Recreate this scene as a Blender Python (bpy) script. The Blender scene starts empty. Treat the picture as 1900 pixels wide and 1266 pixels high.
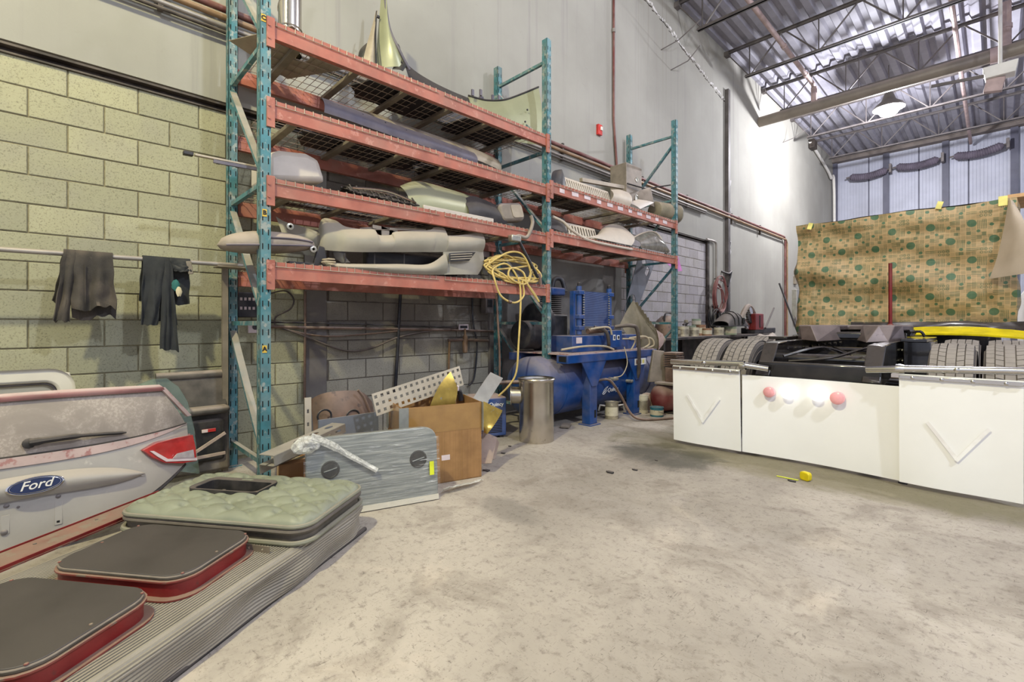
import bpy, bmesh, math, random
from mathutils import Matrix, Vector, noise as mnoise

random.seed(7)
scene = bpy.context.scene
col = scene.collection

# ------------------------------------------------------------------ camera
YAW = math.radians(45.8)          # camera looks this far round from +Y towards the block wall
FPX = 875.0                       # focal length in pixels of the 1900 px wide frame
EYE = 1.2
HORIZON = 600.0
cam_data = bpy.data.cameras.new('camera')
cam = bpy.data.objects.new('camera', cam_data)
col.objects.link(cam)
cam.location = (0, 0, EYE)
cam.rotation_euler = (math.pi / 2, 0, YAW)
cam_data.sensor_width = 36.0
cam_data.lens = 36.0 * FPX / 1900.0
cam_data.shift_y = -(633.0 - HORIZON) / 1900.0
cam_data.clip_start = 0.05
cam_data.clip_end = 200
scene.camera = cam

# ------------------------------------------------------------------ light
world = bpy.data.worlds.new('world')
scene.world = world
world.use_nodes = True
bgn = world.node_tree.nodes['Background']
bgn.inputs['Color'].default_value = (0.76, 0.80, 0.98, 1)
bgn.inputs['Strength'].default_value = 0.80
scene.view_settings.view_transform = 'Standard'
scene.view_settings.look = 'None'
scene.view_settings.gamma = 1.0
scene.view_settings.use_curve_mapping = False
scene.view_settings.exposure = 0.33
LAMPS = [  # x, y, z, watts, colour
    (-0.95, -2.0, 6.7, 1080, (1.0, 0.94, 0.56)),
    (-0.6, 6.6, 6.7, 230, (0.88, 0.86, 1.0)),
    (-1.94, 15.4, 6.72, 1080, (0.92, 0.93, 1.0)),
    (4.0, 2.2, 6.7, 880, (0.76, 0.84, 1.0)),  # added unseen lamp, stands in for cool daylight on the right floor
]

# ------------------------------------------------------------------ projection helpers (real places read off with the calibrated camera)
SA, CA = math.sin(YAW), math.cos(YAW)
def ray(u, v):
    t = (u - 950) / FPX
    return (-SA + CA * t, CA + SA * t, (HORIZON - v) / FPX)
def fz(u, v, z):
    d = ray(u, v); s = (z - EYE) / d[2]; return Vector((d[0] * s, d[1] * s, z))
def fx(u, v, x):
    d = ray(u, v); s = x / d[0]; return Vector((x, d[1] * s, EYE + d[2] * s))
def fy(u, v, y):
    d = ray(u, v); s = y / d[1]; return Vector((d[0] * s, y, EYE + d[2] * s))

# ------------------------------------------------------------------ mesh builder
def rotz(a): return Matrix.Rotation(a, 4, 'Z')
def T(x, y, z): return Matrix.Translation((x, y, z))
def frame(o, x, y=None, z=None):
    """matrix with origin o, local x along x, local z near z"""
    x = Vector(x).normalized()
    if z is None: z = Vector((0, 0, 1))
    z = Vector(z); y = z.cross(x)
    if y.length < 1e-5: y = Vector((0, 1, 0)).cross(x) if abs(x.y) < .9 else Vector((1, 0, 0)).cross(x)
    y.normalize(); z = x.cross(y).normalized()
    m = Matrix(((x.x, y.x, z.x, 0), (x.y, y.y, z.y, 0), (x.z, y.z, z.z, 0), (0, 0, 0, 1)))
    return Matrix.Translation(Vector(o)) @ m

class MB:
    def __init__(s, M=None):
        s.v = []; s.f = []; s.M = M
    def add(s, vs, fs):
        b = len(s.v)
        if s.M is not None: vs = [s.M @ Vector(p) for p in vs]
        s.v += [tuple(p) for p in vs]
        s.f += [tuple(i + b for i in f) for f in fs]
        return s
    def box(s, c, d, R=None):
        x, y, z = d[0] / 2, d[1] / 2, d[2] / 2
        vs = [Vector((sx * x, sy * y, sz * z)) for sx in (-1, 1) for sy in (-1, 1) for sz in (-1, 1)]
        if R is not None: vs = [R @ p for p in vs]
        c = Vector(c)
        return s.add([c + p for p in vs], [(0, 1, 3, 2), (4, 6, 7, 5), (0, 4, 5, 1), (2, 3, 7, 6), (0, 2, 6, 4), (1, 5, 7, 3)])
    def b2(s, lo, hi):
        return s.box([(a + b) / 2 for a, b in zip(lo, hi)], [abs(b - a) for a, b in zip(lo, hi)])
    def bar(s, p0, p1, w, h, up=(0, 0, 1)):
        p0 = Vector(p0); p1 = Vector(p1); d = p1 - p0
        m = frame((p0 + p1) / 2, d, z=up)
        x, y, z = d.length / 2, w / 2, h / 2
        vs = [m @ Vector((sx * x, sy * y, sz * z)) for sx in (-1, 1) for sy in (-1, 1) for sz in (-1, 1)]
        return s.add(vs, [(0, 1, 3, 2), (4, 6, 7, 5), (0, 4, 5, 1), (2, 3, 7, 6), (0, 2, 6, 4), (1, 5, 7, 3)])
    def tube(s, pts, r, n=8, closed=False):
        pts = [Vector(p) for p in pts]; k = len(pts)
        rr = r if isinstance(r, (list, tuple)) else [r] * k
        vs = []; nrm = None
        for i, p in enumerate(pts):
            if closed: t = pts[(i + 1) % k] - pts[i - 1]
            else: t = pts[min(i + 1, k - 1)] - pts[max(i - 1, 0)]
            t.normalize()
            if nrm is None:
                nrm = t.cross(Vector((0, 0, 1)))
                if nrm.length < 1e-3: nrm = t.cross(Vector((1, 0, 0)))
            nrm = nrm - t * nrm.dot(t)
            if nrm.length < 1e-6: nrm = t.orthogonal()
            nrm.normalize(); b = t.cross(nrm)
            for j in range(n):
                a = 2 * math.pi * j / n
                vs.append(p + (nrm * math.cos(a) + b * math.sin(a)) * rr[i])
        fs = []
        for i in range(k if closed else k - 1):
            i2 = (i + 1) % k
            for j in range(n):
                j2 = (j + 1) % n
                fs.append((i * n + j, i * n + j2, i2 * n + j2, i2 * n + j))
        if not closed:
            fs.append(tuple(range(n - 1, -1, -1))); fs.append(tuple((k - 1) * n + j for j in range(n)))
        return s.add(vs, fs)
    def cyl(s, p0, p1, r, n=16, r1=None):
        return s.tube([p0, p1], [r, r if r1 is None else r1], n)
    def lathe(s, prof, M=None, n=24, cap=True):
        """profile of (radius, height) about local z of M"""
        M = M or Matrix.Identity(4)
        vs = [M @ Vector((r * math.cos(2 * math.pi * j / n), r * math.sin(2 * math.pi * j / n), z)) for r, z in prof for j in range(n)]
        fs = [(i * n + j, i * n + (j + 1) % n, (i + 1) * n + (j + 1) % n, (i + 1) * n + j) for i in range(len(prof) - 1) for j in range(n)]
        if cap:
            fs.append(tuple(range(n - 1, -1, -1))); fs.append(tuple((len(prof) - 1) * n + j for j in range(n)))
        return s.add(vs, fs)
    def prism(s, poly, d, M=None):
        """outline in local xy, extruded 0..d along local z"""
        M = M or Matrix.Identity(4); n = len(poly)
        vs = [M @ Vector((x, y, 0)) for x, y in poly] + [M @ Vector((x, y, d)) for x, y in poly]
        fs = [tuple(range(n - 1, -1, -1)), tuple(range(n, 2 * n))] + [(i, (i + 1) % n, n + (i + 1) % n, n + i) for i in range(n)]
        return s.add(vs, fs)
    def plate(s, outer, holes, d, M=None):
        """flat plate with real holes"""
        M = M or Matrix.Identity(4)
        bm = bmesh.new(); loops = []
        for lp in [outer] + holes:
            vv = [bm.verts.new((x, y, 0)) for x, y in lp]
            for i in range(len(vv)): bm.edges.new((vv[i], vv[(i + 1) % len(vv)]))
            loops.append(vv)
        bmesh.ops.triangle_fill(bm, edges=list(bm.edges), use_beauty=True)
        bm.verts.index_update()
        n = len(bm.verts)
        base = [v.co.copy() for v in bm.verts]
        tri = [tuple(v.index for v in f.verts) for f in bm.faces]
        vs = [M @ c for c in base] + [M @ (c + Vector((0, 0, d))) for c in base]
        fs = [t[::-1] for t in tri] + [tuple(i + n for i in t) for t in tri]
        for lp in loops:
            ids = [v.index for v in lp]
            fs += [(ids[i], ids[(i + 1) % len(ids)], ids[(i + 1) % len(ids)] + n, ids[i] + n) for i in range(len(ids))]
        bm.free()
        return s.add(vs, fs)
    def grid(s, nu, nv, fn, closed_u=False):
        vs = [Vector(fn(i / (nu if closed_u else nu - 1), j / (nv - 1))) for i in range(nu) for j in range(nv)]
        fs = [(i * nv + j, ((i + 1) % nu) * nv + j, ((i + 1) % nu) * nv + j + 1, i * nv + j + 1) for i in range(nu if closed_u else nu - 1) for j in range(nv - 1)]
        return s.add(vs, fs)
    def shell(s, nu, nv, fn, th):
        """surface with thickness th (real two-sided sheet)"""
        P = [[Vector(fn(i / (nu - 1), j / (nv - 1))) for j in range(nv)] for i in range(nu)]
        N = [[None] * nv for _ in range(nu)]
        for i in range(nu):
            for j in range(nv):
                du = P[min(i + 1, nu - 1)][j] - P[max(i - 1, 0)][j]; dv = P[i][min(j + 1, nv - 1)] - P[i][max(j - 1, 0)]
                k = du.cross(dv); N[i][j] = k.normalized() if k.length > 1e-9 else Vector((0, 0, 1))
        vs = [P[i][j] for i in range(nu) for j in range(nv)] + [P[i][j] - N[i][j] * th for i in range(nu) for j in range(nv)]
        o = nu * nv; fs = []
        for i in range(nu - 1):
            for j in range(nv - 1):
                a, b, c, d = i * nv + j, (i + 1) * nv + j, (i + 1) * nv + j + 1, i * nv + j + 1
                fs += [(a, b, c, d), (o + d, o + c, o + b, o + a)]
        for i in range(nu - 1):
            for j in (0, nv - 1):
                a, b = i * nv + j, (i + 1) * nv + j
                fs.append((a, o + a, o + b, b) if j == 0 else (a, b, o + b, o + a))
        for j in range(nv - 1):
            for i in (0, nu - 1):
                a, b = i * nv + j, i * nv + j + 1
                fs.append((a, b, o + b, o + a) if i == 0 else (a, o + a, o + b, b))
        return s.add(vs, fs)

def rrect(w, h, r, n=5, cx=0, cy=0):
    out = []
    for sx, sy, a0 in ((1, 1, 0), (-1, 1, 90), (-1, -1, 180), (1, -1, 270)):
        for k in range(n + 1):
            a = math.radians(a0 + 90 * k / n)
            out.append((cx + sx * (w / 2 - r) + r * math.cos(a), cy + sy * (h / 2 - r) + r * math.sin(a)))
    return out
def circle(r, n=20, cx=0, cy=0): return [(cx + r * math.cos(2 * math.pi * i / n), cy + r * math.sin(2 * math.pi * i / n)) for i in range(n)]
def spline(pts, n=8, closed=False):
    pts = [Vector(p) for p in pts]; out = []; k = len(pts)
    for i in range(k if closed else k - 1):
        if closed: p0, p1, p2, p3 = pts[i - 1], pts[i], pts[(i + 1) % k], pts[(i + 2) % k]
        else: p0, p1, p2, p3 = pts[max(i - 1, 0)], pts[i], pts[i + 1], pts[min(i + 2, k - 1)]
        for j in range(n):
            t = j / n
            out.append(.5 * ((2 * p1) + (p2 - p0) * t + (2 * p0 - 5 * p1 + 4 * p2 - p3) * t * t + (3 * p1 - p0 - 3 * p2 + p3) * t ** 3))
    if not closed: out.append(pts[-1])
    return out
def nz(p, sc=1.0, seed=0.0): return mnoise.noise(Vector((p[0] * sc + seed, p[1] * sc - seed * .7, p[2] * sc + seed * 1.3)))

# ------------------------------------------------------------------ objects
MATS = {}
ROOTM = {}
def finish(o, mb, mat, smooth, bevel, sub=0):
    o.data.materials.append(MATS[mat] if isinstance(mat, str) else mat)
    if smooth:
        o.data.shade_smooth()
        o.data.set_sharp_from_angle(angle=math.radians(smooth if smooth > 1 else 38))
    if bevel:
        m = o.modifiers.new('bevel', 'BEVEL'); m.width = bevel; m.segments = 2; m.limit_method = 'ANGLE'; m.angle_limit = math.radians(40)
        m.harden_normals = False
    if sub:
        m = o.modifiers.new('sub', 'SUBSURF'); m.levels = m.render_levels = sub
def mesh_of(name, mb, inv=None):
    me = bpy.data.meshes.new(name)
    vs = mb.v if inv is None else [tuple(inv @ Vector(p)) for p in mb.v]
    me.from_pydata(vs, [], mb.f); me.update()
    return me
def tag(o, label=None, cat=None, group=None, kind=None):
    if label: o['label'] = label
    if cat: o['category'] = cat
    if group: o['group'] = group
    if kind: o['kind'] = kind
    return o
def thing(name, label, cat, M=None, group=None, loc=None):
    """Empty at the base of a thing"""
    M = M or Matrix.Identity(4)
    if loc is not None: M = Matrix.Translation(Vector(loc))
    o = bpy.data.objects.new(name, None); o.empty_display_size = .1
    col.objects.link(o); o.matrix_world = M; ROOTM[o.name] = M.copy()
    return tag(o, label, cat, group)
def part(name, mb, mat, root, world=True, smooth=38, bevel=0, label=None, kind=None, sub=0):
    """mesh child; mb in world coordinates unless world=False"""
    M = ROOTM.get(root.name) if root is not None else None
    inv = M.inverted() if (world and M is not None) else None
    me = mesh_of(name, mb, inv)
    o = bpy.data.objects.new(name, me); col.objects.link(o)
    if root is not None: o.parent = root
    finish(o, mb, mat, smooth, bevel, sub)
    ROOTM[o.name] = M.copy() if M is not None else Matrix.Identity(4)
    return tag(o, label, None, None, kind)
def solo(name, mb, mat, label, cat, group=None, smooth=38, bevel=0, loc=None, kind=None, sub=0):
    """a thing that is one mesh; origin at its base"""
    if loc is None:
        n = len(mb.v)
        loc = Vector((sum(p[0] for p in mb.v) / n, sum(p[1] for p in mb.v) / n, min(p[2] for p in mb.v)))
    M = Matrix.Translation(Vector(loc))
    o = bpy.data.objects.new(name, mesh_of(name, mb, M.inverted())); col.objects.link(o)
    o.matrix_world = M; ROOTM[o.name] = M
    finish(o, mb, mat, smooth, bevel, sub)
    return tag(o, label, cat, group, kind)
def struct(name, mb, mat, smooth=0, bevel=0):
    o = bpy.data.objects.new(name, mesh_of(name, mb)); col.objects.link(o)
    finish(o, mb, mat, smooth, bevel); ROOTM[o.name] = Matrix.Identity(4)
    return tag(o, kind='structure')
def copy_tree(root, M, label=None, group=None, parent=None):
    c = root.copy(); col.objects.link(c)
    if parent is None: c.matrix_world = M; ROOTM[c.name] = M.copy()
    else: c.parent = parent
    if label: c['label'] = label
    if group: c['group'] = group
    for ch in list(root.children): copy_tree(ch, M, parent=c)
    return c
def text_mb(s, size, M, depth=.002, shear=0.0, bold=0.0):
    """lettering as real raised geometry in the local xy plane of M"""
    cu = bpy.data.curves.new('lettering', 'FONT'); cu.body = s; cu.size = size; cu.extrude = depth / 2
    cu.align_x = 'CENTER'; cu.align_y = 'CENTER'; cu.shear = shear; cu.offset = bold; cu.resolution_u = 3
    o = bpy.data.objects.new('lettering', cu); col.objects.link(o)
    dg = bpy.context.evaluated_depsgraph_get(); dg.update()
    me = o.evaluated_get(dg).to_mesh()
    mb = MB(); mb.add([M @ v.co for v in me.vertices], [tuple(p.vertices) for p in me.polygons])
    o.evaluated_get(dg).to_mesh_clear()
    bpy.data.objects.remove(o); bpy.data.curves.remove(cu)
    return mb

# ------------------------------------------------------------------ materials
def srgb(r, g, b):
    f = lambda c: (c / 255) / 12.92 if c / 255 <= .04045 else ((c / 255 + .055) / 1.055) ** 2.4
    return (f(r), f(g), f(b), 1)
class NT:
    """small node-graph writer"""
    def __init__(s, name):
        s.m = bpy.data.materials.new(name); s.m.use_nodes = True
        s.t = s.m.node_tree; s.n = s.t.nodes; s.l = s.t.links
        s.b = s.n['Principled BSDF']; s.c = None; MATS[name] = s.m
    def put(s, sock, val):
        if hasattr(val, 'is_output'): s.l.new(val, sock)
        else: sock.default_value = val
    def coord(s, kind='Object'):
        if s.c is None: s.c = s.n.new('ShaderNodeTexCoord')
        return s.c.outputs[kind]
    def wpos(s):
        g = s.n.new('ShaderNodeNewGeometry'); return g.outputs['Position']
    def wnor(s):
        g = s.n.new('ShaderNodeNewGeometry'); return g.outputs['Normal']
    def math(s, op, a, b=0.0, c=0.0, clamp=False):
        n = s.n.new('ShaderNodeMath'); n.operation = op; n.use_clamp = clamp
        s.put(n.inputs[0], a); s.put(n.inputs[1], b); s.put(n.inputs[2], c)
        return n.outputs[0]
    def sep(s, v):
        n = s.n.new('ShaderNodeSeparateXYZ'); s.put(n.inputs[0], v); return n.outputs
    def comb(s, x, y, z):
        n = s.n.new('ShaderNodeCombineXYZ'); s.put(n.inputs[0], x); s.put(n.inputs[1], y); s.put(n.inputs[2], z); return n.outputs[0]
    def scale(s, v, sc):
        n = s.n.new('ShaderNodeMapping'); s.put(n.inputs['Vector'], v); n.inputs['Scale'].default_value = sc; return n.outputs[0]
    def noise(s, v, sc, detail=4, rough=.55, dist=0.0):
        n = s.n.new('ShaderNodeTexNoise'); s.put(n.inputs['Vector'], v); n.inputs['Scale'].default_value = sc
        n.inputs['Detail'].default_value = detail; n.inputs['Roughness'].default_value = rough; n.inputs['Distortion'].default_value = dist
        return n.outputs['Fac']
    def ramp(s, f, lo, hi, a=0.0, b=1.0, smooth=True):
        n = s.n.new('ShaderNodeMapRange'); n.interpolation_type = 'SMOOTHSTEP' if smooth else 'LINEAR'
        s.put(n.inputs[0], f); s.put(n.inputs[1], lo); s.put(n.inputs[2], hi); s.put(n.inputs[3], a); s.put(n.inputs[4], b)
        return n.outputs[0]
    def mix(s, f, a, b, mode='MIX'):
        n = s.n.new('ShaderNodeMix'); n.data_type = 'RGBA'; n.blend_type = mode
        s.put(n.inputs[0], f); s.put(n.inputs[6], a); s.put(n.inputs[7], b); return n.outputs[2]
    def bump(s, h, strength=.3, dist=.01):
        n = s.n.new('ShaderNodeBump'); n.inputs['Strength'].default_value = strength; n.inputs['Distance'].default_value = dist
        s.put(n.inputs['Height'], h); s.l.new(n.outputs[0], s.b.inputs['Normal']); return n
    def out(s, color, rough=.6, metal=0.0, **kw):
        s.put(s.b.inputs['Base Color'], color); s.put(s.b.inputs['Roughness'], rough); s.put(s.b.inputs['Metallic'], metal)
        for k, v in kw.items(): s.put(s.b.inputs[k.replace('_', ' ')], v)
        return s.m
DUST = srgb(176, 160, 148)
def surf(name, c, rough=.55, metal=0.0, var=.18, sc=6.0, dust=0.0, dustc=DUST, patch=0.0, patchc=None, bump=.0, bsc=60, **kw):
    """coloured surface with tone variation, worn patches, and dust lying on what faces up"""
    t = NT(name); c = srgb(*c) if max(c) > 1 else (*c, 1)
    p = t.coord()
    n1 = t.noise(p, sc, 5)
    dark = tuple(x * (1 - var) for x in c[:3]) + (1,); lite = tuple(min(1, x * (1 + var)) for x in c[:3]) + (1,)
    k = t.mix(t.ramp(n1, .3, .7), dark, lite)
    rg = rough
    if patch:
        n2 = t.noise(p, sc * 2.3, 7, .65)
        k = t.mix(t.ramp(n2, .72 - patch * .35, .78 - patch * .3), k, srgb(*patchc) if patchc else DUST)
    if dust:
        nzv = t.sep(t.wnor())[2]
        n3 = t.noise(p, sc * 1.7, 5)
        up = t.math('MULTIPLY', t.ramp(nzv, .05, .75), t.ramp(n3, .15, .6, .55, 1.0))
        film = t.ramp(t.noise(p, sc * .8, 6), .35, .75, .0, .38)
        fac = t.math('MULTIPLY', t.math('MAXIMUM', up, film), dust, clamp=True)
        k = t.mix(fac, k, dustc)
        rg = t.math('ADD', rough, t.math('MULTIPLY', fac, max(0, .85 - rough)))
        if metal: metal = t.math('MULTIPLY', t.math('SUBTRACT', 1.0, fac), metal)
    if bump: t.bump(t.noise(p, bsc, 4), bump, .004)
    return t.out(k, rg, metal, **kw)
def glow(name, c, strength, base=(.9, .9, .9)):
    t = NT(name); t.out((*base, 1), .4, 0, Emission_Color=(*c, 1), Emission_Strength=strength)
# ------------------------------------------------------------------ the room's surfaces
WX = -4.66            # face of the block wall
END = 22.7            # far wall
DECK = 7.84           # underside of the roof deck

def mat_floor():
    t = NT('floor_concrete'); p = t.wpos()
    big = t.noise(p, .55, 6, .6, .4); mid = t.noise(p, 2.6, 8, .65, .6); fine = t.noise(p, 22, 6, .7)
    k = t.mix(t.ramp(big, .35, .66), srgb(150, 141, 131), srgb(182, 172, 160))
    k = t.mix(t.math('MULTIPLY', t.ramp(mid, .48, .68), .5), k, srgb(118, 107, 97))
    k = t.mix(t.math('MULTIPLY', t.ramp(t.noise(p, 1.3, 7, .6, .8), .55, .74), .5), k, srgb(204, 190, 174))
    k = t.mix(t.math('MULTIPLY', t.ramp(fine, .5, .7), .5), k, srgb(100, 90, 82))
    # dark short scuffs
    s1 = t.noise(t.scale(p, (7, 26, 1)), 2.2, 4, .6, 2.5); s2 = t.noise(t.scale(p, (24, 6, 1)), 2.0, 4, .6, 2.5)
    k = t.mix(t.math('MULTIPLY', t.ramp(t.math('MAXIMUM', s1, s2), .62, .70), .5), k, srgb(70, 62, 56))
    spk = t.noise(p, 75, 3, .6); k = t.mix(t.math('MULTIPLY', t.ramp(spk, .62, .72), .5), k, srgb(66, 58, 54))
    # oil stains behind the truck
    x, y, z = t.sep(p)
    def blob(cx, cy, rx, ry):
        a = t.math('DIVIDE', t.math('SUBTRACT', x, cx), rx); b = t.math('DIVIDE', t.math('SUBTRACT', y, cy), ry)
        d = t.math('ADD', t.math('MULTIPLY', a, a), t.math('MULTIPLY', b, b))
        d = t.math('ADD', d, t.math('MULTIPLY', t.math('SUBTRACT', mid, .5), 3.0))
        return t.ramp(d, .1, 1.25, 1.0, 0.0)
    k = t.mix(t.math('MULTIPLY', blob(-1.0, 4.35, 2.1, .42), .72), k, srgb(112, 104, 72))
    k = t.mix(t.math('MULTIPLY', blob(-2.15, 3.95, .55, .42), .8), k, srgb(66, 64, 56))
    k = t.mix(t.math('MULTIPLY', blob(-2.3, 4.6, .7, .5), .55), k, srgb(96, 90, 68))
    k = t.mix(t.math('MULTIPLY', blob(-2.2, 2.1, .28, .16), .4), k, srgb(88, 84, 80))
    t.bump(t.math('ADD', t.math('MULTIPLY', mid, .6), t.math('MULTIPLY', fine, .35)), .35, .012)
    t.out(k, t.ramp(mid, .3, .7, .7, .92), 0)
mat_floor()
def mat_wall():
    t = NT('painted_concrete'); p = t.wpos()
    x, y, z = t.sep(p)
    st = t.noise(t.scale(p, (1, 4.5, .12)), 2.0, 6, .6); big = t.noise(p, .5, 5); fine = t.noise(p, 9, 6, .65)
    k = t.mix(t.ramp(big, .3, .7), srgb(145, 142, 133), srgb(163, 160, 151))
    k = t.mix(t.math('MULTIPLY', t.ramp(st, .54, .78), .4), k, srgb(122, 116, 118))
    k = t.mix(t.math('MULTIPLY', t.ramp(fine, .62, .8), .3), k, srgb(134, 126, 120))
    # grime band low on the wall behind the compressor
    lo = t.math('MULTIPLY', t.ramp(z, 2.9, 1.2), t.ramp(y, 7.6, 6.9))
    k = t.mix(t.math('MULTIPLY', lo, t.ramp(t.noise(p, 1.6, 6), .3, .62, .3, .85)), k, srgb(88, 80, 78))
    # damp streaks below the roof bearing
    da = t.math('MULTIPLY', t.ramp(t.noise(t.scale(p, (1, 7, .1)), 2.4, 4), .55, .72), t.math('MULTIPLY', t.ramp(z, 4.6, 7.0), t.ramp(t.math('ABSOLUTE', t.math('SUBTRACT', y, 8.4)), 1.3, .2)))
    k = t.mix(t.math('MULTIPLY', da, .55), k, srgb(130, 122, 112))
    t.bump(t.noise(p, 30, 5), .12, .006)
    t.out(k, .8)
mat_wall()
def mat_block(name, a, b, shelf_shade):
    t = NT(name); p = t.wpos()
    oi = t.n.new('ShaderNodeObjectInfo'); r = oi.outputs['Random']
    k = t.mix(r, srgb(*a), srgb(*b))
    k = t.mix(t.math('MULTIPLY', t.ramp(t.noise(p, 3, 6), .42, .68), .4), k, srgb(146, 142, 128))
    sp = t.noise(p, 95, 4, .7)
    k = t.mix(t.math('MULTIPLY', t.ramp(sp, .52, .66), .6), k, srgb(96, 92, 74))
    if shelf_shade:
        y = t.sep(p)[1]; z = t.sep(p)[2]
        k = t.mix(t.math('MULTIPLY', t.ramp(t.noise(p, 2.2, 6, .6), .3, .6, .45, .8), t.ramp(z, .55, 1.3)), k, srgb(96, 88, 82))  # shade under the rack shelf painted into the block colour, darker upwards
    t.bump(t.noise(p, 90, 4, .7), .45, .006)
    t.out(k, .9)
mat_block('block_bare', (148, 146, 122), (172, 168, 138), False)
mat_block('block_dirty_shaded', (152, 146, 130), (168, 162, 146), True)
mat_block('block_white', (164, 158, 160), (182, 176, 176), False)
surf('mortar', (128, 120, 94), .95, var=.25, sc=20, bump=.3)
surf('mortar_dark', (92, 84, 76), .95, var=.25, sc=20, bump=.3)
surf('black_steel', (54, 46, 40), .6, .2, .35, 8, dust=.45)
surf('grey_steel', (112, 106, 104), .5, .35, .2, 8, dust=.35)
surf('joist_paint', (84, 78, 76), .55, .2, .2, 5, dust=.6, dustc=srgb(150, 142, 142))
surf('deck_paint', (150, 148, 158), .7, .0, .08, 3)
surf('panel_white', (184, 186, 200), .55, .05, .08, 1.5)
surf('column_grey', (92, 92, 106), .55, .2, .12, 3)
surf('spring_grey', (104, 96, 108), .7, 0, .25, 3)
surf('header_tan', (122, 112, 106), .7, .1, .2, 3)
surf('pipe_grey', (118, 109, 98), .5, .1, .12, 3, dust=.3)
surf('pipe_red', (104, 52, 48), .5, .1, .2, 5, dust=.7)
surf('pipe_copper', (136, 106, 72), .45, .3, .2, 5, dust=.7)
surf('pipe_pink', (170, 148, 144), .55, .1, .15, 5)
surf('conduit', (150, 144, 138), .45, .5, .15, 5, dust=.5)
surf('white_paint', (216, 212, 204), .5, 0, .06, 4)
surf('black_rubber', (26, 25, 26), .7, 0, .25, 10, dust=.25)
surf('dark_slot', (14, 13, 13), .9)

# floor
struct('floor', MB().b2((-5.2, -6, -.2), (10, 24, 0)), 'floor_concrete')

# left wall: smooth concrete above, block infill bays below, concrete piers between
w = MB()
w.b2((WX - .3, -6, 3.1), (WX + .035, END + .3, 9.0))               # upper precast face
w.b2((WX - .3, 1.737, 0), (WX + .01, 1.948, 3.1))                   # narrow pier
w.b2((WX - .3, 4.10, 0), (WX + .03, 7.2, 3.1))
w.b2((WX - .3, 10.74, 0), (WX + .035, END + .3, 3.1))
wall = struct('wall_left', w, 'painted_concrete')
def mortar_back(y0, y1, m, n): part('mortar_bed', MB().b2((WX - .3, y0, 0), (WX - .009, y1, 3.02)), m, wall, smooth=0, kind=None)
mortar_back(-6, 1.737, 'mortar', 0); mortar_back(1.948, 4.1, 'mortar_dark', 1); mortar_back(7.2, 10.74, 'mortar', 2)
BP = .2; BL = .4; BZ0 = .024
bmesh_cache = {}
def block(y0, y1, k, mat):
    L = round(y1 - y0, 3); key = (L, mat)
    if key not in bmesh_cache:
        b = MB(); x0, x1 = -.04, 0.0
        e = .004
        h = BP - .009
        b.add([(x0, 0, 0), (x0, L, 0), (x0, L, h), (x0, 0, h), (x1 - e, 0, 0), (x1 - e, L, 0), (x1 - e, L, h), (x1 - e, 0, h),
               (x1, e, e), (x1, L - e, e), (x1, L - e, h - e), (x1, e, h - e)],
              [(4, 5, 9, 8), (5, 6, 10, 9), (6, 7, 11, 10), (7, 4, 8, 11), (8, 9, 10, 11), (0, 1, 5, 4), (1, 2, 6, 5), (2, 3, 7, 6), (3, 0, 4, 7), (3, 2, 1, 0)])
        me = mesh_of('concrete_block', b); me.materials.append(MATS[mat]); bmesh_cache[key] = me
    o = bpy.data.objects.new('concrete_block', bmesh_cache[key]); col.objects.link(o); o.parent = wall
    o.location = (WX + random.uniform(-.002, .002), y0, BZ0 + k * BP + .006)
def course(y0, y1, k, off, mat):
    y = y0 - ((y0 - off) % BL)
    while y < y1 - .02:
        a, b = max(y + .0045, y0 + .004), min(y + BL - .0045, y1 - .004)
        if b - a > .03: block(a, b, k, mat)
        y += BL
for k in range(15):
    off = .074 if k % 2 == 0 else .274
    course(-.46, 1.737, k, off, 'block_bare')
    course(1.948, 4.1, k, off + .1, 'block_dirty_shaded')
    if k >= 4: course(7.2, 10.74, k, off + .05, 'block_white')
def block_field(y0, y1, ks, off0, mat):
    """blocks past the countable ones, same shape, joined"""
    b = MB()
    for k in ks:
        off = off0 + (0 if k % 2 == 0 else .2); y = y0 - ((y0 - off) % BL)
        while y < y1 - .02:
            a, c = max(y + .0045, y0 + .004), min(y + BL - .0045, y1 - .004); z = BZ0 + k * BP + .006; h = BP - .009; e = .004
            if c - a > .03:
                b.b2((WX - .04, a, z), (WX - e, c, z + h)); b.b2((WX - e, a + e, z + e), (WX, c - e, z + h - e))
            y += BL
    part('block_field', b, mat, wall, smooth=0, kind='stuff')
block_field(-4.4, -.46, range(15), .074, 'block_bare'); block_field(7.2, 10.74, range(4), .124, 'block_white')
# steel angle and gap over the block bays
for n, (y0, y1) in enumerate(((-6, 4.12), (7.2, 10.74))):
    m = MB(); m.b2((WX - .2, y0, 3.022), (WX - .03, y1, 3.1)); m.b2((WX - .03, y0, 3.02), (WX + .02, y1, 3.032)); m.b2((WX - .03, y0, 3.066), (WX + .045, y1, 3.082))
    struct('trim_%d' % (n + 1), m, 'black_steel')
struct('trim_3', MB().b2((WX - .02, 10.72, 0), (WX + .05, 10.82, 3.1)), 'black_steel')

# ceiling: ribbed roof deck, ribs along the hall
d = MB(); pts = []
x = WX - .3; pitch = .305
prof = []
while x < 11:
    prof += [(x, 0), (x + .125, 0), (x + .165, .085), (x + pitch - .04, .085)]; x += pitch
ys = [-6, END + .3]
d.add([(px, yy, DECK + pz) for yy in ys for px, pz in prof], [(i, i + 1, len(prof) + i + 1, len(prof) + i) for i in range(len(prof) - 1)])
d.add([(WX - .3, -6, DECK + .3), (11, -6, DECK + .3), (11, END + .3, DECK + .3), (WX - .3, END + .3, DECK + .3)], [(0, 1, 2, 3)])
struct('ceiling', d, 'deck_paint')

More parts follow.
